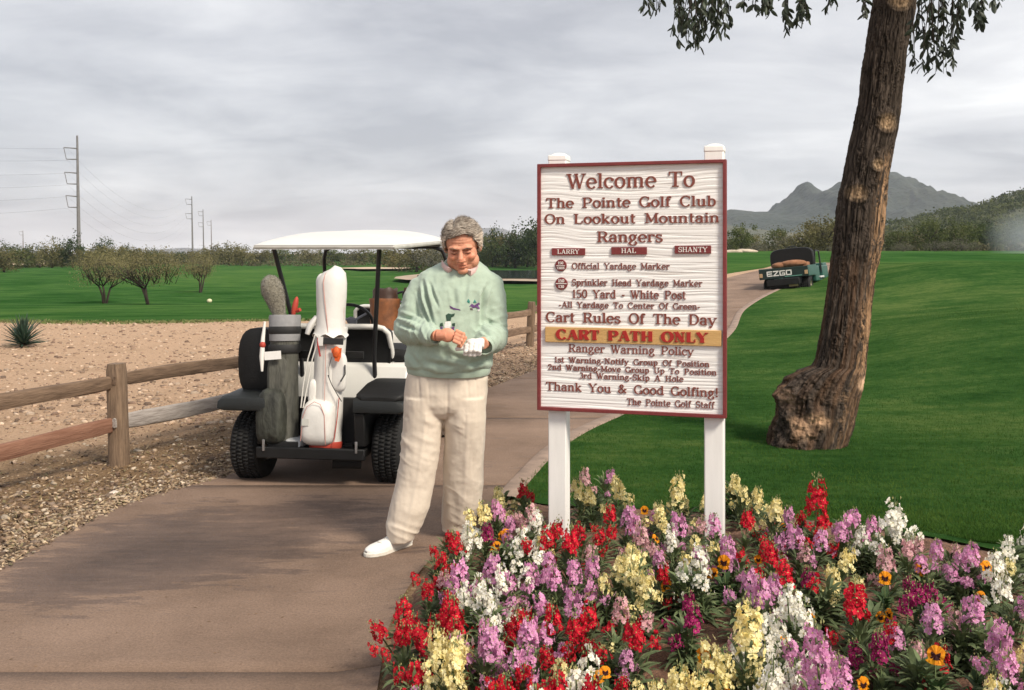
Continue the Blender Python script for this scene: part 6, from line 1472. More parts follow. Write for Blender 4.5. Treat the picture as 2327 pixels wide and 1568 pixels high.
for s in (-1, 1):
    blend(.55 * gs(s * .042, -.028, .022, .020), (1.08, .82, .76)); blend(.9 * gs(s * .030, .010, .019, .007), (.42, .30, .28)); blend(.6 * gs(s * .030, -.013, .016, .005), (.70, .52, .48)); blend(.30 * gs(s * .029, -.052, .004, .016), (.72, .58, .52))  # red cheeks; shade of eye sockets and mouth folds painted into the skin
blend(.5 * gs(0, -.035, .016, .014), (1.08, .78, .70)); blend(.85 * gs(0, -.0725, .025, .0030), (.38, .20, .18)); blend(.6 * gs(0, -.078, .022, .007), (.90, .52, .50)); blend(.5 * gs(0, -.066, .022, .005), (.90, .55, .52))
blend(.35 * gs(0, -.10, .045, .028), (.88, .80, .76))
ph = Pm(1018, 765, -.27); hv_ = np.exp(-(np.linalg.norm(V - np.array(ph), axis=1) / .09) ** 4); blend(.35 * hv_, (1.05, .80, .72))
skin = mat('ruddy_skin', (.62, .295, .188), .55, .10, 30, .25, 160, attr='tint', subsurf=.12, spec=.35, bdist=.002)
bm_.materials.clear(); bm_.materials.append(skin); set_attr(bm_, 'tint', tn); bm_.polygons.foreach_set('use_smooth', np.ones(len(bm_.polygons), bool))
link('body', bm_, man)
# brows, lash lines
grey = mat('grey_brow_hair', (.12, .085, .06), .9, .4, 60)
for s in (-1, 1):
    m = MB(); m.tube([HM @ Vector((s * .016, -.104, .020)), HM @ Vector((s * .030, -.102, .0265)), HM @ Vector((s * .046, -.090, .022))], [.0025, .0036, .0018], 6, flat=.8); m.build('eyebrow', grey, man, True)
    m = MB(); m.tube([HM @ Vector((s * .017, -.0905, -.004)), HM @ Vector((s * .030, -.0935, -.0072)), HM @ Vector((s * .043, -.087, -.0045))], [.0010, .0019, .0010], 6); m.build('eyelashes', mat('dark_lash', (.045, .025, .02), .9), man, True)
# hair: scalp shell and many swept locks
def hair_ok(p):
    x, y, z = p
    if z > .128: return True
    fr = -.072 + .022 * math.cos(x * 38) * -1
    line = .082 + .010 * math.cos((x - .012) * 60) - (0 if abs(x) < .05 else (abs(x) - .05) * 1.7)
    if y < -.035: return z > line
    if y < -.012: return z > min(line, .012 + (abs(x) < .06) * .04) 
    return z > (-.018 if y < .02 else -.060) 
m = MB(); m.ell((0, .014, .040), (.0825, .1015, .102), nu=48, nv=34)
keep = [f for f in m.f if hair_ok(sum((Vector(m.v[i]) for i in f), Vector()) / len(f))]
m.f = keep; m.m = [0] * len(keep); hd_ = MB(); hd_.v = [tuple(HM @ Vector(p)) for p in m.v]; hd_.f = keep; hd_.m = m.m
hair_m = mat('grey_brown_hair', (.25, .20, .155), .65, 0, 45, .6, 120, col2=(.50, .44, .37), attr='tint'); hme = hd_.mesh('hair', hair_m, True, False)
g = np.random.default_rng(9); Vh, Fh, Th = [], [], []; cnt = 0
while cnt < 6500:
    d = g.normal(size=3); d /= np.linalg.norm(d); c0 = Vector((d[0] * .0825, .014 + d[1] * .1015, .040 + d[2] * .102))
    if not hair_ok(c0): continue
    n = Vector((d[0] / .0825, d[1] / .1015, d[2] / .102)).normalized()
    part = c0.x + .028       # side parting on the picture left
    t = Vector((.9 if part > 0 else -.8, .55, -.15 if c0.z > .05 else -1.1)); 
    if c0.y < -.05 and c0.z > .06: t = Vector((.9, -.05, .35)) 
    t = (t - n * t.dot(n)).normalized(); sd = n.cross(t).normalized(); Lh = g.uniform(.030, .062); w_ = g.uniform(.0006, .0015); lift = g.uniform(.0, .006) if g.random() < .9 else g.uniform(.006, .012); base = len(Vh)
    wav = math.sin(c0.x * 60 + c0.z * 40) * .45 + g.normal() * .18
    for q in range(5):
        k = q / 4; p = c0 + t * Lh * k + sd * (wav * Lh * k * k) + n * (lift * math.sin(k * 2.6) + .001 - .006 * k * k)
        # keep on the scalp curve
        e_ = Vector(((p.x) / .0825, (p.y - .014) / .1015, (p.z - .040) / .102)); r_ = e_.length; tgt = 1.0 + (.010 + lift) / .09 * math.sin(k * 2.4 + .3)
        p = Vector((e_.x / r_ * tgt * .0825, e_.y / r_ * tgt * .1015 + .014, e_.z / r_ * tgt * .102 + .040))
        ww = w_ * (1 - k ** 3 * .85); Vh += [HM @ (p - sd * ww), HM @ (p + sd * ww)]
    for q in range(4): a = base + 2 * q; Fh.append((a, a + 1, a + 3, a + 2))
    grey_side = min(1, max(0, (abs(c0.x) - .045) / .03)) if c0.z < .075 else 0; v_ = g.uniform(.55, 1.25) + grey_side * .9; Th += [(v_, v_ * .99, v_ * .98)] * 10; cnt += 1
hn = len(hd_.v); hmix = MB(); 
locks = np_mesh('hair', np.array([tuple(p) for p in Vh]), np.array(Fh), hair_m, True); set_attr(locks, 'tint', np.array(Th)); set_attr(hme, 'tint', np.full((len(hme.vertices), 3), .7))
ho = link('hair', hme, man); link('locks', locks, ho, 'stuff')

# ---- trousers
tr = MB()
def prow(v, a, b, hd, dy=0.0, n=36, p=.9): 
    A, B = Pm(a, v, dy), Pm(b, v, dy); c = (A + B) / 2; hw = (B.x - A.x) / 2
    return [(c.x + hw * math.copysign(abs(math.cos(t)) ** p, math.cos(t)), c.y + hd * math.sin(t), c.z) for t in np.linspace(0, 2 * math.pi, n + 1)[:-1]]
tr.ring_loft([prow(835, 930, 1106, .120), prow(860, 922, 1110, .135), prow(890, 918, 1109, .142), prow(915, 917, 1107, .135), prow(932, 919, 1104, .118), prow(944, 924, 1096, .085), prow(950, 935, 1085, .05)])
for k, L_ in LG.items():
    n = len(L_); tr.ring_loft([prow(v, a, b, [.130, .124, .114, .105, .100, .10, .098, .096, .094][i], d) for i, (v, a, b, d) in enumerate(L_)])
tm = remesh(tr, .0055, 9, .5); V = get_co(tm); N_ = get_no(tm)
zv = HY - (V[:, 2] - EYE) * F / (V[:, 1] + 5.2); uu = CX + (V[:, 0] + MO.x) * F / (V[:, 1] + 5.2)
wr = lambda p: 1 - np.abs(p)
dr = .0055 * fbm(V * np.array([14, 9, 2.2]), 1, 3, 3) + .0014 * fbm(V, 30, 3, 5)                       # long drapes
dg_ = wr(fbm(V * np.array([4, 3, 15]) + np.array([0, 0, 1]) * (V[:, :1] * 7), 1, 2, 9)) ** 3
near = np.exp(-((zv - 1010) / 55) ** 2) * (uu < 1010) + .8 * np.exp(-((zv - 960) / 32) ** 2) * (np.abs(uu - 1010) < 45) + .5 * np.exp(-((zv - 1120) / 30) ** 2) * (uu > 1010) + 1.2 * np.exp(-((zv - 1205) / 26) ** 2) + .06
dr = dr + .0075 * (dg_ - .35) * near
for pu in (950, 972, 1062, 1082): dr = dr - .0045 * np.exp(-((uu - pu - (zv - 850) * .06) / 3.2) ** 2) * S((935 - zv) / 70) * (V[:, 1] < 0)     # pleats
dr = dr - .006 * np.exp(-((uu - 1017) / 3) ** 2) * (zv < 955) * (V[:, 1] < 0)
for L_, s in ((LG['L'], 0), (LG['R'], 0)):   # pressed crease
    cu = np.interp(zv, [q[0] for q in L_], [(q[1] + q[2]) / 2 + 4 for q in L_]); dr = dr + .0028 * np.exp(-((uu - cu) / 4.5) ** 2) * (zv > 940) * (V[:, 1] < .05)
V = V + N_ * dr[:, None]; set_co(tm, V)
tm.materials.clear(); tm.materials.append(mat('cream_cotton_twill', (.64, .555, .455), .9, .05, 14, .35, 220, sheen=.1, bdist=.002)); tm.polygons.foreach_set('use_smooth', np.ones(len(tm.polygons), bool))
link('trousers', tm, man)

# ---- sweatshirt
sw_ = MB(); so = lambda z, a, b, hd, cy=0.0: prow(HY - (z - EYE) * F / 5.2, a, b, hd, cy, 40, .88)
sw_.ring_loft([so(.945, 925, 1113, .158), so(.965, 918, 1119, .172), so(1.01, 918, 1119, .176), so(1.07, 924, 1118, .172), so(1.17, 934, 1116, .163), so(1.285, 940, 1119, .155), so(1.36, 938, 1130, .142), so(1.405, 942, 1128, .122), so(1.445, 955, 1117, .105), so(1.475, 975, 1103, .095, .01), so(1.505, 1004, 1086, .082, .02)])
def sleeve(a, b, c, r):
    P_ = [a, a.lerp(b, .33), a.lerp(b, .7), b, b.lerp(c, .25), b.lerp(c, .55), b.lerp(c, .85), c]
    sw_.tube(P_, r, 26); sw_.ell(a, (r[0] * 1.02, r[0], r[0] * .98), nu=24, nv=16); sw_.ell(b, (r[3] * 1.04,) * 3, nu=24, nv=16)
eL, eR = Pm(931, 748, -.03), Pm(1116, 757, .0)
wL, wR = Pm(985, 764, -.222), Pm(1103, 785, -.20)
sleeve(Pm(957, 655), eL, wL, [.064, .076, .081, .081, .076, .066, .055, .043]); sleeve(Pm(1112, 650), eR, wR, [.072, .083, .088, .089, .084, .074, .062, .048])
sm_ = remesh(sw_, .0055, 5, .5); V = get_co(sm_); N_ = get_no(sm_)
zv = HY - (V[:, 2] - EYE) * F / (V[:, 1] + 5.2); uu = CX + (V[:, 0] + MO.x) * F / (V[:, 1] + 5.2)
def seg(a, b):
    a, b = np.array(a), np.array(b); t = np.clip(((V - a) @ (b - a)) / ((b - a) @ (b - a)), 0, 1); return t, np.linalg.norm(V - a - t[:, None] * (b - a), axis=1)
d = .008 * fbm(V * np.array([13, 6, 3.2]), 1, 3, 13) + .0045 * fbm(V, 15, 4, 4)
for a, e_, w_, sd_ in ((Pm(958, 636), eL, wL, 1), (Pm(1106, 634), eR, wR, 2)):
    t, r_ = seg(a, e_); q = (r_ < .13) * np.clip(1.6 - r_ / .09, 0, 1); nz = vn(V, 9, 5 + sd_)
    d = d + q * .0075 * (wr(np.sin(t * 15 + nz * 2.6 + V[:, 0] * 9)) ** 2 - .4) * S((t - .35) / .4)
    t2, r2 = seg(e_, w_); q = (r2 < .11) * np.clip(1.6 - r2 / .08, 0, 1)
    d = d + q * .0085 * (wr(np.sin(t2 * 17 + nz * 2.4 + V[:, 2] * 12)) ** 2 - .4)
# drag lines from the armpits, long vertical folds of the chest
for (u0, v0, u1, v1, am, wd_) in ((962, 640, 985, 735, .011, 3.6), (975, 640, 997, 700, .006, 3), (950, 660, 978, 745, .008, 3.5), (1100, 660, 1093, 740, .010, 4), (1085, 700, 1112, 640, .005, 4), (1030, 650, 1034, 700, .004, 5), (1060, 640, 1055, 690, .003, 5),
                             (960, 820, 1040, 838, .006, 6), (1060, 830, 1115, 815, .007, 5), (1000, 800, 1080, 825, .006, 6), (930, 800, 950, 835, .005, 5), (1090, 745, 1120, 765, .006, 4), (905, 715, 960, 735, .007, 4), (905, 735, 950, 752, .006, 3.5), (1100, 725, 1135, 745, .005, 4), (1010, 830, 1012, 800, .004, 6)):
    ax_, bx_ = np.array([u0, v0]), np.array([u1, v1]); pq = np.stack([uu, zv], 1); t = np.clip(((pq - ax_) @ (bx_ - ax_)) / ((bx_ - ax_) @ (bx_ - ax_)), 0, 1); rr = np.linalg.norm(pq - ax_ - t[:, None] * (bx_ - ax_), axis=1)
    fr = (N_[:, 1] < .1) * np.sin(np.pi * np.clip(t * .9 + .05, 0, 1)); am = am * 1.9; d = d - am * fr * np.exp(-(rr / wd_) ** 2) + am * .6 * fr * np.exp(-((rr - wd_ * 2.0) / wd_) ** 2)
V = V + N_ * d[:, None]; set_co(sm_, V); sm_.update()
mint = mat('mint_sweatshirt_fleece', (.375, .470, .380), .95, .06, 12, .5, 260, sheen=.25, bdist=.003)
sm_.materials.clear(); sm_.materials.append(mint); sm_.polygons.foreach_set('use_smooth', np.ones(len(sm_.polygons), bool))
swo = link('sweatshirt', sm_, man)
def ribbed(name, rings_fn, nseg, zs): pass
m = MB(); rings = []
for (v, k) in ((828, .96), (836, 1.0), (848, .985), (853, .95), (850, .90)):
    z_ = EYE - (v - HY) * 5.2 / F; A, B = Pm(924, v), Pm(1115, v); hw, c = (B.x - A.x) / 2, (A + B) / 2
    rings.append([(c.x + hw * k * (1 + .006 * (j % 2)) * math.cos(t), .155 * k * (1 + .006 * (j % 2)) * math.sin(t), c.z + .006 * math.sin(2 * t + 1) - .008 * math.sin(t)) for j, t in enumerate(np.linspace(0, 2 * math.pi, 181)[:-1])])
m.ring_loft(rings, caps=False); m.build('waistband', mint, swo, True)
for c_, dr_, r_ in ((wL, (wL - eL).normalized(), .041), (wR, (wR - eR).normalized(), .046)):
    m = MB(); a_ = dr_.cross(Vector((0, 0, 1))).normalized(); b_ = a_.cross(dr_); rings = []
    for s_, k in ((-.015, 1.05), (0, 1.0), (.022, .92), (.026, .84), (.015, .80)): rings.append([c_ + dr_ * s_ + (a_ * math.cos(t) + b_ * math.sin(t)) * r_ * k * (1 + .02 * (j % 2)) for j, t in enumerate(np.linspace(0, 2 * math.pi, 61)[:-1])])
    m.ring_loft(rings, caps=False); m.build('cuff', mint, swo, True)
m = MB(); rings = []   # neckband
for r_, dz_ in ((.080, -.012), (.085, .0), (.080, .010), (.072, .006)):
    rings.append([(.037 + r_ * 1.02 * math.cos(t), -.012 + r_ * math.sin(t), 1.497 + dz_ + .022 * math.sin(t)) for t in np.linspace(0, 2 * math.pi, 61)[:-1]])
m.ring_loft(rings, caps=False); m.build('neckband', mint, swo, True)
# pink collar flaps
pink = mat('pale_pink_collar_cotton', (.66, .47, .44), .85, .05, 30, .3, 150)
from mathutils.bvhtree import BVHTree
bvh = BVHTree.FromPolygons([v.co[:] for v in sm_.vertices], [p.vertices[:] for p in sm_.polygons])
def on_shirt(u, v, lift=.003):
    o_ = Vector((-MO.x, -5.2, EYE)); d_ = (Pm(u, v) - o_).normalized(); hit, nrm, ix, ds = bvh.ray_cast(o_, d_, 9)
    return (hit - d_ * lift) if hit else Pm(u, v, -.16)
def flap(outer, inner, name='collar'):
    m = MB(); n = len(outer); A_, B_ = [], []
    for (a, b) in zip(outer, inner):
        A_.append(a); B_.append(b)
    V = []
    for a, b in zip(A_, B_):
        mid = (a + b) / 2 + Vector((0, -.008, .004)); V += [a, mid, b, b + Vector((0, .004, -.003)), a + Vector((0, .004, -.003))]
    Fc = []
    for i in range(n - 1):
        o = i * 5
        for q in range(5): Fc.append((o + q, o + (q + 1) % 5, o + 5 + (q + 1) % 5, o + 5 + q))
    Fc += [(4, 3, 2, 1, 0), tuple((n - 1) * 5 + q for q in range(5))]
    m.add(V, Fc); m.build(name, pink, man, True)
flap([on_shirt(1003, 605, .004), on_shirt(1009, 613, .006), on_shirt(1019, 619, .008), on_shirt(1027, 614, .010)], [Pm(1004, 590, -.04), Pm(1008, 596, -.07), Pm(1013, 602, -.095), Pm(1022, 608, -.115)])
flap([on_shirt(1060, 618, .010), on_shirt(1070, 626, .008), on_shirt(1080, 619, .006), on_shirt(1087, 606, .004)], [Pm(1062, 613, -.12), Pm(1072, 608, -.095), Pm(1080, 599, -.07), Pm(1085, 590, -.04)])
# embroidered picture on the chest
def motif(poly, col, name):
    c = (sum(p[0] for p in poly) / len(poly), sum(p[1] for p in poly) / len(poly)); V = [on_shirt(*c, .0035)] + [on_shirt(p[0], p[1], .0025) for p in poly]; n = len(poly)
    mb = MB(); mb.add(V, [(0, 1 + i, 1 + (i + 1) % n) for i in range(n)]); mb.build('embroidery', mat(name, col, .8, .2, 200), swo, fix=False)
pur, dgr, whi, teal = (.115, .045, .16), (.018, .055, .035), (.70, .70, .68), (.03, .20, .16)
motif([(1021, 694), (1030, 699), (1045, 703), (1047, 706), (1034, 704), (1024, 700)], pur, 'purple_thread')
motif([(1061, 686), (1064, 679), (1068, 684), (1067, 690)], teal, 'teal_thread'); motif([(1075, 688), (1079, 680), (1083, 688)], teal, 'teal_thread')
motif([(1066, 697), (1072, 690), (1078, 694), (1084, 690), (1089, 687), (1092, 695), (1089, 703), (1082, 698), (1075, 700), (1070, 696)], pur, 'purple_thread')
motif([(1068, 700), (1073, 699), (1075, 705), (1069, 704)], (.12, .10, .10), 'charcoal_thread'); motif([(1085, 704), (1090, 703), (1091, 709), (1086, 708)], whi, 'white_thread')
motif([(1013, 716), (1019, 712), (1026, 714), (1034, 712), (1032, 718), (1026, 721), (1024, 729), (1015, 729)], dgr, 'dark_green_thread')
motif([(1012, 731), (1024, 730), (1025, 738), (1022, 748), (1011, 748), (1009, 740)], whi, 'white_thread')
motif([(1000, 735), (1006, 733), (1007, 741), (999, 742)], dgr, 'dark_green_thread'); motif([(1000, 743), (1006, 742), (1006, 748), (1001, 747)], pur, 'purple_thread')
motif([(1027, 735), (1034, 734), (1034, 741), (1028, 741)], dgr, 'dark_green_thread'); motif([(1026, 743), (1033, 742), (1032, 750), (1027, 750)], pur, 'purple_thread')

# ---- white glove on his left hand
gv = MB(); fl = []
for i in range(4):
    u0 = 1059 + 10.5 * i; a = 0 if i in (1, 2) else 2
    kn = Pm(u0 + 1, 780 + a * .8 - (2 if i in (1, 2) else 0), -.268 - .012 * (3 - i) * .4); pip = Pm(u0 - 1, 796 + a, -.285); dip = Pm(u0 - 1.5, 806 - a, -.270); tip = Pm(u0 - 2, 804 - a, -.250)
    fl.append(([kn, pip, dip, tip], [.0118, .0112, .0103, .0095] if i else [.0110, .0100, .0094, .0088]))
fl = fl[::-1]
hand(gv, WRR, Pm(1080, 780, -.250), (.046, .030, .024), Matrix.Rotation(R(10), 3, 'Y'), fl, ([Pm(1066, 784, -.262), Pm(1052, 791, -.272), Pm(1038, 793, -.272)], [.014, .0125, .0105]))
gm_ = remesh(gv, .0026, 1, .4); V = get_co(gm_); N_ = get_no(gm_); set_co(gm_, V + N_ * (.0012 * fbm(V, 60, 3, 8))[:, None])
gm_.materials.clear(); gm_.materials.append(mat('white_glove_leather', (.74, .72, .69), .6, .06, 40, .4, 60, bdist=.003)); gm_.polygons.foreach_set('use_smooth', np.ones(len(gm_.polygons), bool)); link('glove', gm_, man)
m = MB(); a, b = Pm(1092, 777, -.262), Pm(1098, 783, -.25); m.box((a + b) / 2, (.022, .012, .016), Matrix.Rotation(R(30), 3, 'Y')); m.build('glove_tab', mat('glove_tab_grey', (.45, .40, .36), .7), man, bevel=.003)

# ---- shoes
shoe_m = mat('white_shoe_leather', (.76, .74, .70), .4, .05, 12, .2, 40); sole_m = mat('white_rubber_sole', (.66, .63, .56), .6, .1, 20)
def shoe(heel, yaw, L_=.285):
    s = empty('shoe', heel, (0, 0, yaw)); s.parent = man
    def ring(x, hw, z0, hgt, n=22, p=.75):
        r = []
        for t in np.linspace(0, 2 * math.pi, n + 1)[:-1]:
            c, q = math.cos(t), math.sin(t); r.append((x, hw * math.copysign(abs(c) ** p, c), z0 + (hgt if q > 0 else .006) * abs(q) ** (.8 if q > 0 else 1)))
        return r
    m = MB(); m.ring_loft([ring(*q) for q in ((0, .022, .03, .035), (.008, .030, .026, .052), (.04, .036, .024, .068), (.085, .037, .022, .074), (.12, .038, .021, .064), (.155, .043, .020, .050), (.20, .047, .020, .040), (.24, .043, .020, .034), (.27, .030, .020, .024), (.283, .012, .022, .012))]); m.build('upper', shoe_m, s, True)
    m = MB(); out = [(0, .018), (.01, .030), (.05, .036), (.10, .034), (.15, .041), (.20, .049), (.245, .045), (.275, .030), (.290, .010)]
    poly = [(x, y) for x, y in out] + [(x, -y) for x, y in out[::-1]]; m.prism(poly, .0, .022, axis='z'); m.build('sole', sole_m, s, bevel=.004)
    m = MB(); m.tube([(.115, -.030, .066), (.12, 0, .090), (.115, .030, .066)], .0035, 6); m.tube([(.135, -.032, .058), (.142, 0, .080), (.135, .032, .058)], .0035, 6); m.tube([(.155, -.034, .052), (.162, 0, .071), (.155, .034, .052)], .0035, 6); m.build('lace', sole_m, s, True)
    m = MB(); m.tube([(.185, -.044, .030), (.200, -.02, .058), (.205, 0, .062), (.200, .02, .058), (.185, .044, .030)], .0022, 6); m.build('toe_seam', mat('toe_seam_thread', (.50, .47, .42), .8), s, True)  # toe seam thread, a little darker than the leather
    return s
h1 = W(933, 1241, 5.24) - MO; t1 = W(840, 1268, 5.06) - MO
shoe(Vector((h1.x, h1.y - .01, .012)), math.atan2(t1.y - h1.y, t1.x - h1.x))
h2 = W(1018, 1222, 5.42) - MO; shoe(Vector((h2.x, h2.y - .02, .012)), R(-28))
# ------------------------------------------------------------------ flowers
def petal_material(name, col, deep, jitter=.12):
    m = bpy.data.materials.new(name); m.use_nodes = True; nt = m.node_tree; N, L = nt.nodes, nt.links; b = N['Principled BSDF']; b.inputs['Roughness'].default_value = .7; b.inputs['Specular IOR Level'].default_value = .2
    g = N.new('ShaderNodeTexCoord').outputs['Object']; n = N.new('ShaderNodeTexNoise'); n.inputs['Scale'].default_value = 55; n.inputs['Detail'].default_value = 3; L.new(g, n.inputs['Vector'])
    r = N.new('ShaderNodeValToRGB'); L.new(n.outputs['Fac'], r.inputs[0]); e_ = r.color_ramp.elements; e_[0].position, e_[0].color = .35, deep + (1,); e_[1].position, e_[1].color = .62, col + (1,)
    oi = N.new('ShaderNodeObjectInfo'); mr = N.new('ShaderNodeMapRange'); L.new(oi.outputs['Random'], mr.inputs[0]); mr.inputs[3].default_value = 1 - jitter; mr.inputs[4].default_value = 1 + jitter
    hs = N.new('ShaderNodeHueSaturation'); L.new(mr.outputs[0], hs.inputs['Value']); L.new(r.outputs[0], hs.inputs['Color']); L.new(hs.outputs[0], b.inputs['Base Color'])
    tr = N.new('ShaderNodeBsdfTranslucent'); L.new(hs.outputs[0], tr.inputs['Color']); ms = N.new('ShaderNodeMixShader'); ms.inputs[0].default_value = .28
    L.new(b.outputs[0], ms.inputs[1]); L.new(tr.outputs[0], ms.inputs[2]); L.new(ms.outputs[0], N['Material Output'].inputs['Surface']); return m
PET = {'R': petal_material('crimson_petal', (.70, .018, .045), (.36, .008, .018)), 'M': petal_material('maroon_petal', (.42, .03, .16), (.20, .01, .06)),
       'L': petal_material('lilac_petal', (.78, .42, .62), (.60, .22, .44)), 'P': petal_material('pale_pink_petal', (.76, .48, .50), (.60, .30, .33)),
       'W': petal_material('white_petal', (.88, .87, .80), (.80, .76, .62)), 'Y': petal_material('cream_petal', (.90, .82, .48), (.80, .66, .24)), 'O': petal_material('orange_petal', (.86, .38, .015), (.70, .22, .01)),
       'B': petal_material('dark_blotch_petal', (.05, .012, .012), (.02, .006, .008))}
eye_m = mat('floret_eye', (.40, .36, .12), .8); bud_m = mat('bud_green', (.17, .20, .07), .8, .3, 30, col2=(.36, .33, .14))
stem_m = mat('flower_stem', (.10, .14, .05), .8, .3, 20); fol_m = mat('grey_green_stock_leaf', (.055, .090, .032), .75, 0, 14, .2, 60, col2=(.18, .22, .10), trans=.18, obj_random=.22)
pan_m = mat('pansy_leaf', (.03, .07, .02), .7, 0, 14, col2=(.08, .13, .04), trans=.15)
def floret(V, Fc, Mi, c, d, s, g):
    """four notched petals round an eye, facing d"""
    d = d.normalized(); a = d.cross(Vector((g.normal(), g.normal(), g.normal()))).normalized(); b = d.cross(a); n = g.integers(4, 6)
    for k in range(n):
        an = 2 * math.pi * k / n + g.normal() * .15; r = a * math.cos(an) + b * math.sin(an); t_ = d.cross(r); cup = g.uniform(-.1, .5); L_ = s * g.uniform(.8, 1.15)
        o = len(V); w_ = L_ * .52
        V += [c, c + r * L_ * .55 - t_ * w_ * .85 + d * L_ * cup * .4, c + r * L_ * 1.0 - t_ * w_ * .55 + d * L_ * (cup * .6 + g.normal() * .12), c + r * L_ * .88 + d * L_ * cup * .8, c + r * L_ * 1.0 + t_ * w_ * .55 + d * L_ * (cup * .6 + g.normal() * .12), c + r * L_ * .55 + t_ * w_ * .85 + d * L_ * cup * .4]
        Fc += [(o, o + 1, o + 2, o + 3), (o, o + 3, o + 4, o + 5)]; Mi += [0, 0]
    o = len(V); e_ = s * .16; q = c + d * s * .12
    V += [q + a * e_, q + b * e_, q - a * e_, q - b * e_]; Fc.append((o, o + 1, o + 2, o + 3)); Mi.append(1)
def spike_mesh(col, seed, H, hs, wid, dens, fs, stem_h):
    """flower spike: stem, open florets below, buds at the tip"""
    g = np.random.default_rng(seed); V, Fc, Mi = [], [], []; n = int(dens)
    lean = Vector((g.normal() * .05, g.normal() * .05, 0)); ga = 2.39996
    for k in range(n):
        t = k / n; z = stem_h + hs * t; rad = wid * (1 - .55 * t ** 1.8) * g.uniform(.6, 1.1); an = k * ga + g.normal() * .3
        dr = Vector((math.cos(an), math.sin(an), g.uniform(-.15, .55))); c = lean * z * 2 + Vector((math.cos(an) * rad, math.sin(an) * rad, z + g.normal() * .006))
        if t > .74 + g.normal() * .07 or g.random() < .09:
            o = len(V); s = fs * .35; u_ = Vector((0, 0, 1)); a = dr.cross(u_).normalized()
            V += [c - u_ * s, c + a * s * .6, c + dr * s * .6, c - a * s * .6, c + u_ * s * 1.2]; Fc += [(o, o + 1, o + 2, o + 2), (o, o + 2, o + 3, o + 3), (o + 4, o + 2, o + 1, o + 1), (o + 4, o + 3, o + 2, o + 2)]
            Fc[-4:] = [(o, o + 1, o + 2), (o, o + 2, o + 3), (o + 4, o + 2, o + 1), (o + 4, o + 3, o + 2)]; Mi += [2] * 4
        else: floret(V, Fc, Mi, c, dr, fs * g.uniform(.8, 1.15) * (1 - .25 * t), g)
    o = len(V); mb = MB(); mb.v = [tuple(p) for p in V]; mb.f = Fc; mb.m = Mi; mb.mi = 3
    mb.tube([(0, 0, 0), tuple(lean * stem_h + Vector((0, 0, stem_h * .5))), tuple(lean * 2 * (stem_h + hs) + Vector((0, 0, stem_h + hs * .98)))], [.0042, .0036, .0018], 5)
    return mb.mesh('flower_spike', [PET[col], eye_m, bud_m, stem_m], False, False)
def foliage_mesh(seed, n, r, h, Lf, wf, m_):
    g = np.random.default_rng(seed); mb = MB()
    for k in range(n):
        an = k * 2.39996 + g.normal() * .3; t = k / n; z = h * t * .85 + .01; el = -.15 + 1.1 * t + g.normal() * .2; L_ = Lf * g.uniform(.65, 1.15) * (1.1 - .4 * t); w_ = wf * g.uniform(.8, 1.2)
        d0 = Vector((math.cos(an), math.sin(an), 0)); sd = Vector((-d0.y, d0.x, 0)); p = d0 * r * .15 + Vector((0, 0, z)); e_ = el + .3; prev = None; V = []
        for q in range(5):
            tt_ = q / 4; ww = w_ * [.25, .8, 1.0, .75, .06][q]; dn = Vector((0, 0, -ww * .35))
            V += [p + sd * ww, p + dn, p - sd * ww]
            p = p + (d0 * math.cos(e_) + Vector((0, 0, math.sin(e_)))) * L_ / 4; e_ -= .28 + g.normal() * .05
        Fc = []
        for q in range(4): a = q * 3; Fc += [(a, a + 1, a + 4, a + 3), (a + 1, a + 2, a + 5, a + 4)]
        mb.add(V, Fc)
    return mb.mesh('foliage', m_, True, False)
SPK = {}
for ci, c in enumerate('RMLPWY'):
    SPK[c] = [spike_mesh(c, 100 * ci + k, 0, *q) for k, q in enumerate([(.105, .033, 54, .0148, .165), (.078, .031, 38, .0142, .145), (.135, .035, 70, .0150, .17), (.048, .026, 18, .0125, .125)])]
SPK['W'] = [spike_mesh('W', 640 + k, 0, *q) for k, q in enumerate([(.12, .036, 26, .0180, .17), (.09, .034, 18, .0180, .15), (.15, .038, 32, .0185, .18), (.05, .028, 9, .016, .13)])]
FOL = [foliage_mesh(300 + k, 54, .1, .19, .12, .0115, fol_m) for k in range(4)] + [foliage_mesh(320 + k, 34, .08, .12, .10, .013, fol_m) for k in range(2)]
def pansy_head(seed):
    g = np.random.default_rng(seed); V, Fc, Mi = [], [], []
    mb = MB()
    for an, r_, w_, zf in ((70, .021, .016, .004), (110, .021, .016, .005), (195, .019, .015, .001), (-15, .019, .015, .0015), (-90, .023, .021, .0)):
        a = R(an); c = Vector((math.cos(a), 0, math.sin(a))); s_ = Vector((-math.sin(a), 0, math.cos(a))); P_ = [Vector((0, 0, 0))]
        for q in np.linspace(-1, 1, 7): P_.append(c * r_ * (1.0 - .28 * q * q) + s_ * w_ * q + Vector((0, .003 * math.sin(q * 5 + an) + zf, 0)))
        mb.add(P_, [(0, i, i + 1) for i in range(1, 7)], 0)
        if an in (195, -15, -90): mb.add([Vector((0, -.0012, 0))] + [p * .55 + Vector((0, -.0016, 0)) for p in P_[1:]], [(0, i, i + 1) for i in range(1, 7)], 1)
    return mb.mesh('bloom', [PET['O'], PET['B']], False, False)
PAN = [pansy_head(7), pansy_head(8)]
pstem = MB().tube([(0, 0, 0), (.004, .006, .08), (0, 0, .16)], [.002, .0018, .0015], 5).mesh('stem', stem_m, True, True)
PFOL = [foliage_mesh(340 + k, 26, .06, .10, .06, .012, pan_m) for k in range(2)]
NM = {'R': 'crimson', 'M': 'maroon', 'L': 'lilac', 'P': 'pale pink', 'W': 'white', 'Y': 'cream yellow'}
PL = []   # records for labels
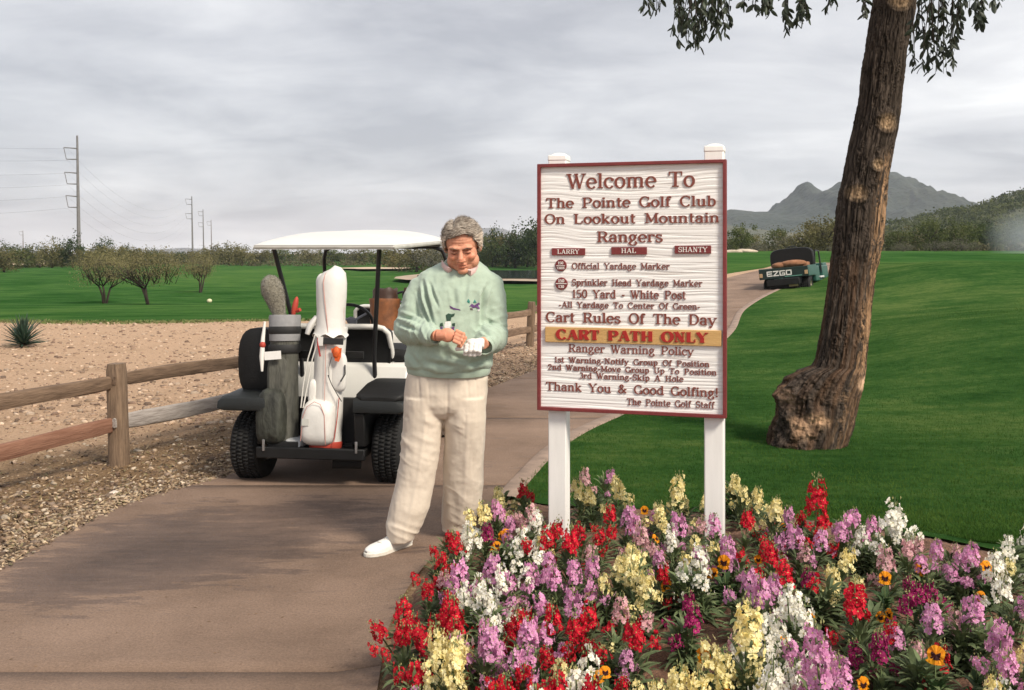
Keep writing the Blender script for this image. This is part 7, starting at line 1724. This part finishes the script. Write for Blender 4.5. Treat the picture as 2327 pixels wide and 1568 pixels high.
def plant(col, u, v, s=1.0, kind='stock'):
    if u < 985: u += 16
    zc = .30 * s + .10 if kind == 'stock' else .19
    for _ in range(3):
        Y = F * (EYE - zc) / (v - HY); X = (u - CX) * Y / F; z = tz(X, Y); zc = z + (.275 * s if kind == 'stock' else .16)
    Y = F * (EYE - zc) / (v - HY); X = (u - CX) * Y / F
    g = RNG
    if kind == 'stock':
        o = empty('stock_flower', (X, Y, z + .01), (g.normal() * .07, g.normal() * .07, g.uniform(0, 6.28))); o.scale = (s, s, s * g.uniform(.92, 1.08))
        link('foliage', FOL[g.integers(0, 6)], o, 'stuff').scale = (.82, .82, .92)
        big = SPK[col][0 if s < 1.1 else 2] if g.random() < .6 else SPK[col][1]
        a = link('flower_spike', big, o, loc=(0, 0, .02)); a.rotation_euler = (0, 0, g.uniform(0, 6.28))
        for k in range(g.integers(2, 5) if u < 1300 else g.integers(1, 4)):
            an = g.uniform(0, 6.28); rr = g.uniform(.015, .045); tl = g.uniform(.16, .52)
            b = link('flower_spike', SPK[col][1 if g.random() < (.4 if u < 1300 else .12) else 3], o, loc=(math.cos(an) * rr, math.sin(an) * rr, g.uniform(.0, .05))); b.rotation_euler = Euler((0, tl, an)); q = g.uniform(.7, 1.05); b.scale = (q, q, q)
        o['category'] = 'flower'; o['group'] = f'{NM[col]} stock flowers in the bed'
    elif kind == 'green':
        o = empty('leafy_plant', (X, Y, z + .01), (0, 0, g.uniform(0, 6.28))); o.scale = (s, s, s); link('foliage', FOL[g.integers(0, 6)], o, 'stuff'); link('foliage', FOL[g.integers(0, 4)], o, 'stuff').rotation_euler = (0, .2, 2); o['category'] = 'plant'; o['group'] = 'leafy plants without blooms in the bed'
    else:
        o = empty('pansy', (X, Y, z + .01), (0, 0, g.uniform(-.5, .5))); o.scale = (s, s, s); link('foliage', PFOL[g.integers(0, 2)], o, 'stuff')
        for k in range(g.integers(1, 3) if s < 1.5 else 1):
            dx_ = (0, 0) if k == 0 else (g.uniform(-.035, .035), g.uniform(-.02, .03)); link('stem', pstem, o, loc=(dx_[0], dx_[1], 0))
            b = link('bloom', PAN[g.integers(0, 2)], o, loc=(dx_[0], dx_[1] - .004, .16 - .012 * k)); b.rotation_euler = (R(g.uniform(-35, 10)), 0, R(g.uniform(-40, 40)))
        o['category'] = 'flower'; o['group'] = 'orange pansies in the bed'
    PL.append((o, col if kind == 'stock' else kind, u, v, X, Y)); return o
BLOOMS = {
 'R': [(1015, 1190), (1052, 1212), (975, 1250), (960, 1300), (1015, 1355), (1040, 1378), (900, 1405), (940, 1495), (985, 1475), (905, 1548), (1192, 1100), (1250, 1168), (1320, 1172), (1382, 1152), (1360, 1190), (1290, 1215), (1262, 1380), (1298, 1402), (1332, 1375), (1228, 1455), (1190, 1475), (1440, 1395),
       (1212, 1530), (1262, 1545), (1325, 1538), (1148, 1538), (1690, 1165), (1742, 1198), (1762, 1242), (1790, 1278), (1850, 1120), (1820, 1160), (1880, 1158), (1962, 1342), (908, 1350), (1240, 1200)],
 'M': [(2082, 1292), (2128, 1305), (1568, 1378), (2058, 1335), (1985, 1425), (1103, 1195), (2010, 1460)],
 'L': [(1132, 1150), (1155, 1165), (1376, 1062), (1420, 1145), (1442, 1160), (1058, 1270), (1108, 1265), (1160, 1282), (1212, 1275), (1270, 1290), (1312, 1282), (1332, 1312), (1250, 1252), (1120, 1418), (1160, 1450), (1200, 1402), (1232, 1382), (1180, 1385), (1100, 1442), (1150, 1485), (1300, 1332), (1545, 1165), (1650, 1218), (1682, 1228),
       (1622, 1172), (1702, 1292), (1742, 1325), (1765, 1318), (1682, 1312), (1930, 1142), (1912, 1182), (1850, 1200), (1820, 1192), (2202, 1235), (2182, 1258), (2102, 1250), (2188, 1330), (2262, 1390), (2112, 1370), (2200, 1362), (1880, 1500), (1922, 1500), (1850, 1532), (1912, 1552), (1870, 1468), (2290, 1500), (2302, 1330), (1950, 1160)],
 'P': [(1330, 1072), (1452, 1200), (1340, 1232), (1005, 1272), (2020, 1240), (2058, 1215), (1480, 1215), (1145, 1305), (2110, 1430), (1410, 1360), (1230, 1150)],
 'W': [(1090, 1322), (1132, 1340), (1158, 1312), (1100, 1368), (1070, 1342), (1205, 1180), (1172, 1192), (1212, 1215), (1560, 1262), (1590, 1250), (1602, 1278), (1342, 1462), (1310, 1512), (2016, 1132), (1990, 1200), (2050, 1192), (2072, 1200), (2262, 1242), (2320, 1200), (2285, 1300), (1800, 1352), (1830, 1372), (1800, 1420),
       (1772, 1442), (1790, 1500), (1700, 1540), (1840, 1440), (1752, 1532), (1822, 1552), (1058, 1200), (2270, 1545)],
 'Y': [(1115, 1112), (1140, 1100), (1110, 1142), (1320, 1092), (1402, 1082), (1422, 1095), (1350, 1105), (1528, 1105), (1512, 1128), (1552, 1122), (1662, 1082), (1682, 1102), (1668, 1062), (1742, 1122), (1762, 1140), (1420, 1212), (1432, 1242), (1392, 1270), (1450, 1270), (1462, 1292), (1382, 1302), (1232, 1205), (1900, 1242), (1890, 1282),
       (1930, 1290), (1692, 1402), (1530, 1490), (1520, 1515), (1692, 1468), (1460, 1552), (1582, 1545), (1642, 1482), (1010, 1472), (1022, 1492), (980, 1442), (1055, 1520), (2320, 1442), (1592, 1200)]}
SZ = {(1850, 1120): 1.25, (1376, 1062): 1.0, (1692, 1402): 1.3, (2016, 1132): 1.25, (1420, 1212): 1.25, (1880, 1500): 1.25, (2262, 1390): 1.2, (2188, 1330): 1.15, (1962, 1342): 1.15, (1530, 1490): 1.15, (1668, 1062): 1.1, (1528, 1105): 1.1}
for c, L_ in BLOOMS.items():
    for (u, v) in L_: plant(c, u, v, SZ.get((u, v), random.uniform(.82, 1.04)))
for (u, v) in [(1130, 1235), (1465, 1163), (1490, 1225), (1645, 1305), (1515, 1322), (1622, 1298), (1780, 1192), (1722, 1262), (2010, 1332), (2242, 1312), (2125, 1535), (2220, 1502), (1375, 1520), (1600, 1512), (2020, 1387), (1840, 1400), (1780, 1452), (1130, 1550), (1150, 1215), (2090, 1292), (1960, 1560), (1650, 1562), (1600, 1325), (2230, 1340)]:
    plant('O', u, v, {(1645, 1305): 1.25, (2125, 1535): 1.35, (1600, 1512): 1.15, (2242, 1312): 1.2, (2010, 1332): 1.15}.get((u, v), random.uniform(.8, 1.0)), 'pansy')
for (u, v) in [(1100, 1400), (1060, 1430), (1000, 1420), (1060, 1480), (1400, 1440), (1470, 1440), (1560, 1420), (1600, 1450), (1560, 1330), (1640, 1360), (1860, 1340), (2060, 1270), (2180, 1290), (2080, 1400), (2150, 1420), (2060, 1480), (2100, 1520), (2040, 1530), (2230, 1440), (2180, 1460), (1960, 1400), (1920, 1380),
               (1380, 1480), (1480, 1500), (1660, 1520), (2290, 1400), (2300, 1250), (2150, 1230), (1150, 1240), (1500, 1180), (1620, 1130), (2240, 1480), (2300, 1550), (2180, 1550), (1350, 1130), (1280, 1130), (1700, 1130), (1780, 1150), (1980, 1240), (1440, 1330), (1730, 1420), (1880, 1420), (1180, 1220), (1100, 1230)][::2]:
    plant('G', u, v, random.uniform(.65, .95), 'green')
for c_, u, v, s_ in [('W', 1960, 1205, .8), ('L', 2128, 1238, .8), ('P', 2155, 1222, .75), ('W', 2232, 1262, .8), ('Y', 2300, 1262, .8), ('P', 2088, 1212, .8), ('L', 1985, 1175, .75), ('W', 2040, 1168, .8), ('L', 2168, 1246, .75), ('W', 2295, 1235, .85), ('L', 1480, 1140, .8), ('Y', 1600, 1130, .8), ('P', 1585, 1170, .8),
                  ('R', 1715, 1150, .8), ('L', 1790, 1160, .8), ('Y', 1715, 1110, .85), ('M', 1840, 1290, .8), ('P', 1650, 1440, .75), ('R', 1400, 1520, .8), ('Y', 1380, 1440, .7), ('L', 2040, 1420, .8), ('P', 2180, 1400, .75), ('M', 1560, 1360, .7), ('R', 1505, 1290, .75), ('L', 1350, 1275, .85), ('R', 1170, 1400, .85), ('Y', 1290, 1500, .85), ('L', 1420, 1475, .7), ('R', 2140, 1480, .75), ('Y', 2240, 1530, .8),
                  ('L', 1660, 1255, .8), ('R', 1700, 1240, .8), ('W', 1530, 1215, .8), ('L', 1500, 1245, .75), ('P', 1820, 1240, .75), ('L', 1780, 1220, .8), ('R', 1860, 1195, .75)]: plant(c_, u, v, s_)
# more plants out of frame in front and to the right, and small ones filling in
for k in range(26):
    u, v = random.uniform(900, 2330), random.uniform(1580, 1760); plant(random.choice('RLWYLP'), u, v, .95)
for k in range(46):
    Y = random.uniform(2.3, 4.5); X = random.uniform(max(2.1, 1210 * Y / F), 3.35 - .3 * (Y > 3.8)); plant(random.choice('RLWYLPLM'), CX + F * X / Y, HY + F * (EYE - .36) / Y, random.uniform(.8, .95))
NAMES = {**{k: NM[k] + ' stock flower' for k in NM}, 'pansy': 'orange pansy', 'green': 'bloomless leafy plant'}
def zone(u, v):
    if u > 2345: return 'outside the right side of the view'
    if v > 1572: return 'at the very front edge of the bed'
    if u < 1250: return ('behind the man\'s foot' if v < 1240 else 'at the left end beside the cart path' if v < 1400 else 'in the left front corner of the bed')
    if u < 1640: return ('behind or under the sign posts' if v < 1240 else 'in the middle below the sign' if v < 1400 else 'in the front middle of the bed')
    if u < 1990: return ('just right of the right sign post' if v < 1240 else 'right of the middle below the tree' if v < 1400 else 'in the front right of the middle')
    return ('at the back edge beside the lawn' if v < 1290 else 'at the right end of the bed' if v < 1420 else 'in the right front corner of the bed')
zz = defaultdict(list)
for r in PL: zz[(r[1], zone(r[2], r[3]))].append(r)
for (k, zn), L_ in zz.items():
    L_.sort(key=lambda r: r[2])
    for i, r in enumerate(L_):
        o_ = ordinal(i, len(L_)); r[0]['label'] = f"{NAMES[k]} {zn}" + (f", {o_}" if o_ else '')

# ------------------------------------------------------------------ short grass blades on the near lawn
g = np.random.default_rng(12); n = 170000
Y = 5.1 + 15 * g.random(n) ** 2.7; X = (g.uniform(1180, 2327 + 500 * g.random(n), n) - CX) * Y / F
inside = pdist(X, Y, LAWNP.tolist()); k = inside > .10; X, Y = X[k], Y[k]; n = len(X)
z = terr(X, Y) + .02; an = g.uniform(0, 6.28, n); hgt = g.uniform(.010, .026, n); ln_ = g.normal(size=(n, 2)) * .008; wd = .0022
V = np.stack([np.stack([X - np.cos(an) * wd, Y - np.sin(an) * wd, z], 1), np.stack([X + np.cos(an) * wd, Y + np.sin(an) * wd, z], 1), np.stack([X + ln_[:, 0], Y + ln_[:, 1], z + hgt], 1)], 1).reshape(-1, 3)
tag(link('grass', np_mesh('grass', V, np.arange(3 * n).reshape(-1, 3), mat('grass_blade', (.024, .076, .014), .9, .45, 1.1, col2=(.082, .145, .026), spec=.05, trans=.2, detail=6))), 'short mown grass of the lawn behind the flower bed', 'grass', kind='stuff')
# small litter on the path: leaf bits and grit
g = np.random.default_rng(22); n = 420
Y = g.uniform(3.4, 9, n); X = np.interp(Y, EL[:, 1], EL[:, 0]) + (np.interp(Y, ER[:, 1], ER[:, 0]) - np.interp(Y, EL[:, 1], EL[:, 0])) * g.random(n); a = g.uniform(0, 6.28, n); s = g.uniform(.003, .009, n)
c, s_ = np.cos(a) * s, np.sin(a) * s; z = terr(X, Y) + .0135
V = np.stack([np.stack([X - c, Y - s_, z], 1), np.stack([X - s_ * .4, Y + c * .4, z + .002], 1), np.stack([X + c, Y + s_, z + .001], 1), np.stack([X + s_ * .4, Y - c * .4, z], 1)], 1).reshape(-1, 3)
tag(link('path_litter', np_mesh('path_litter', V, np.arange(4 * n).reshape(-1, 4), mat('dry_leaf_bit', (.16, .10, .06), .9, .5, 3))), 'tiny dry leaf bits scattered on the brown path', 'litter', kind='stuff')
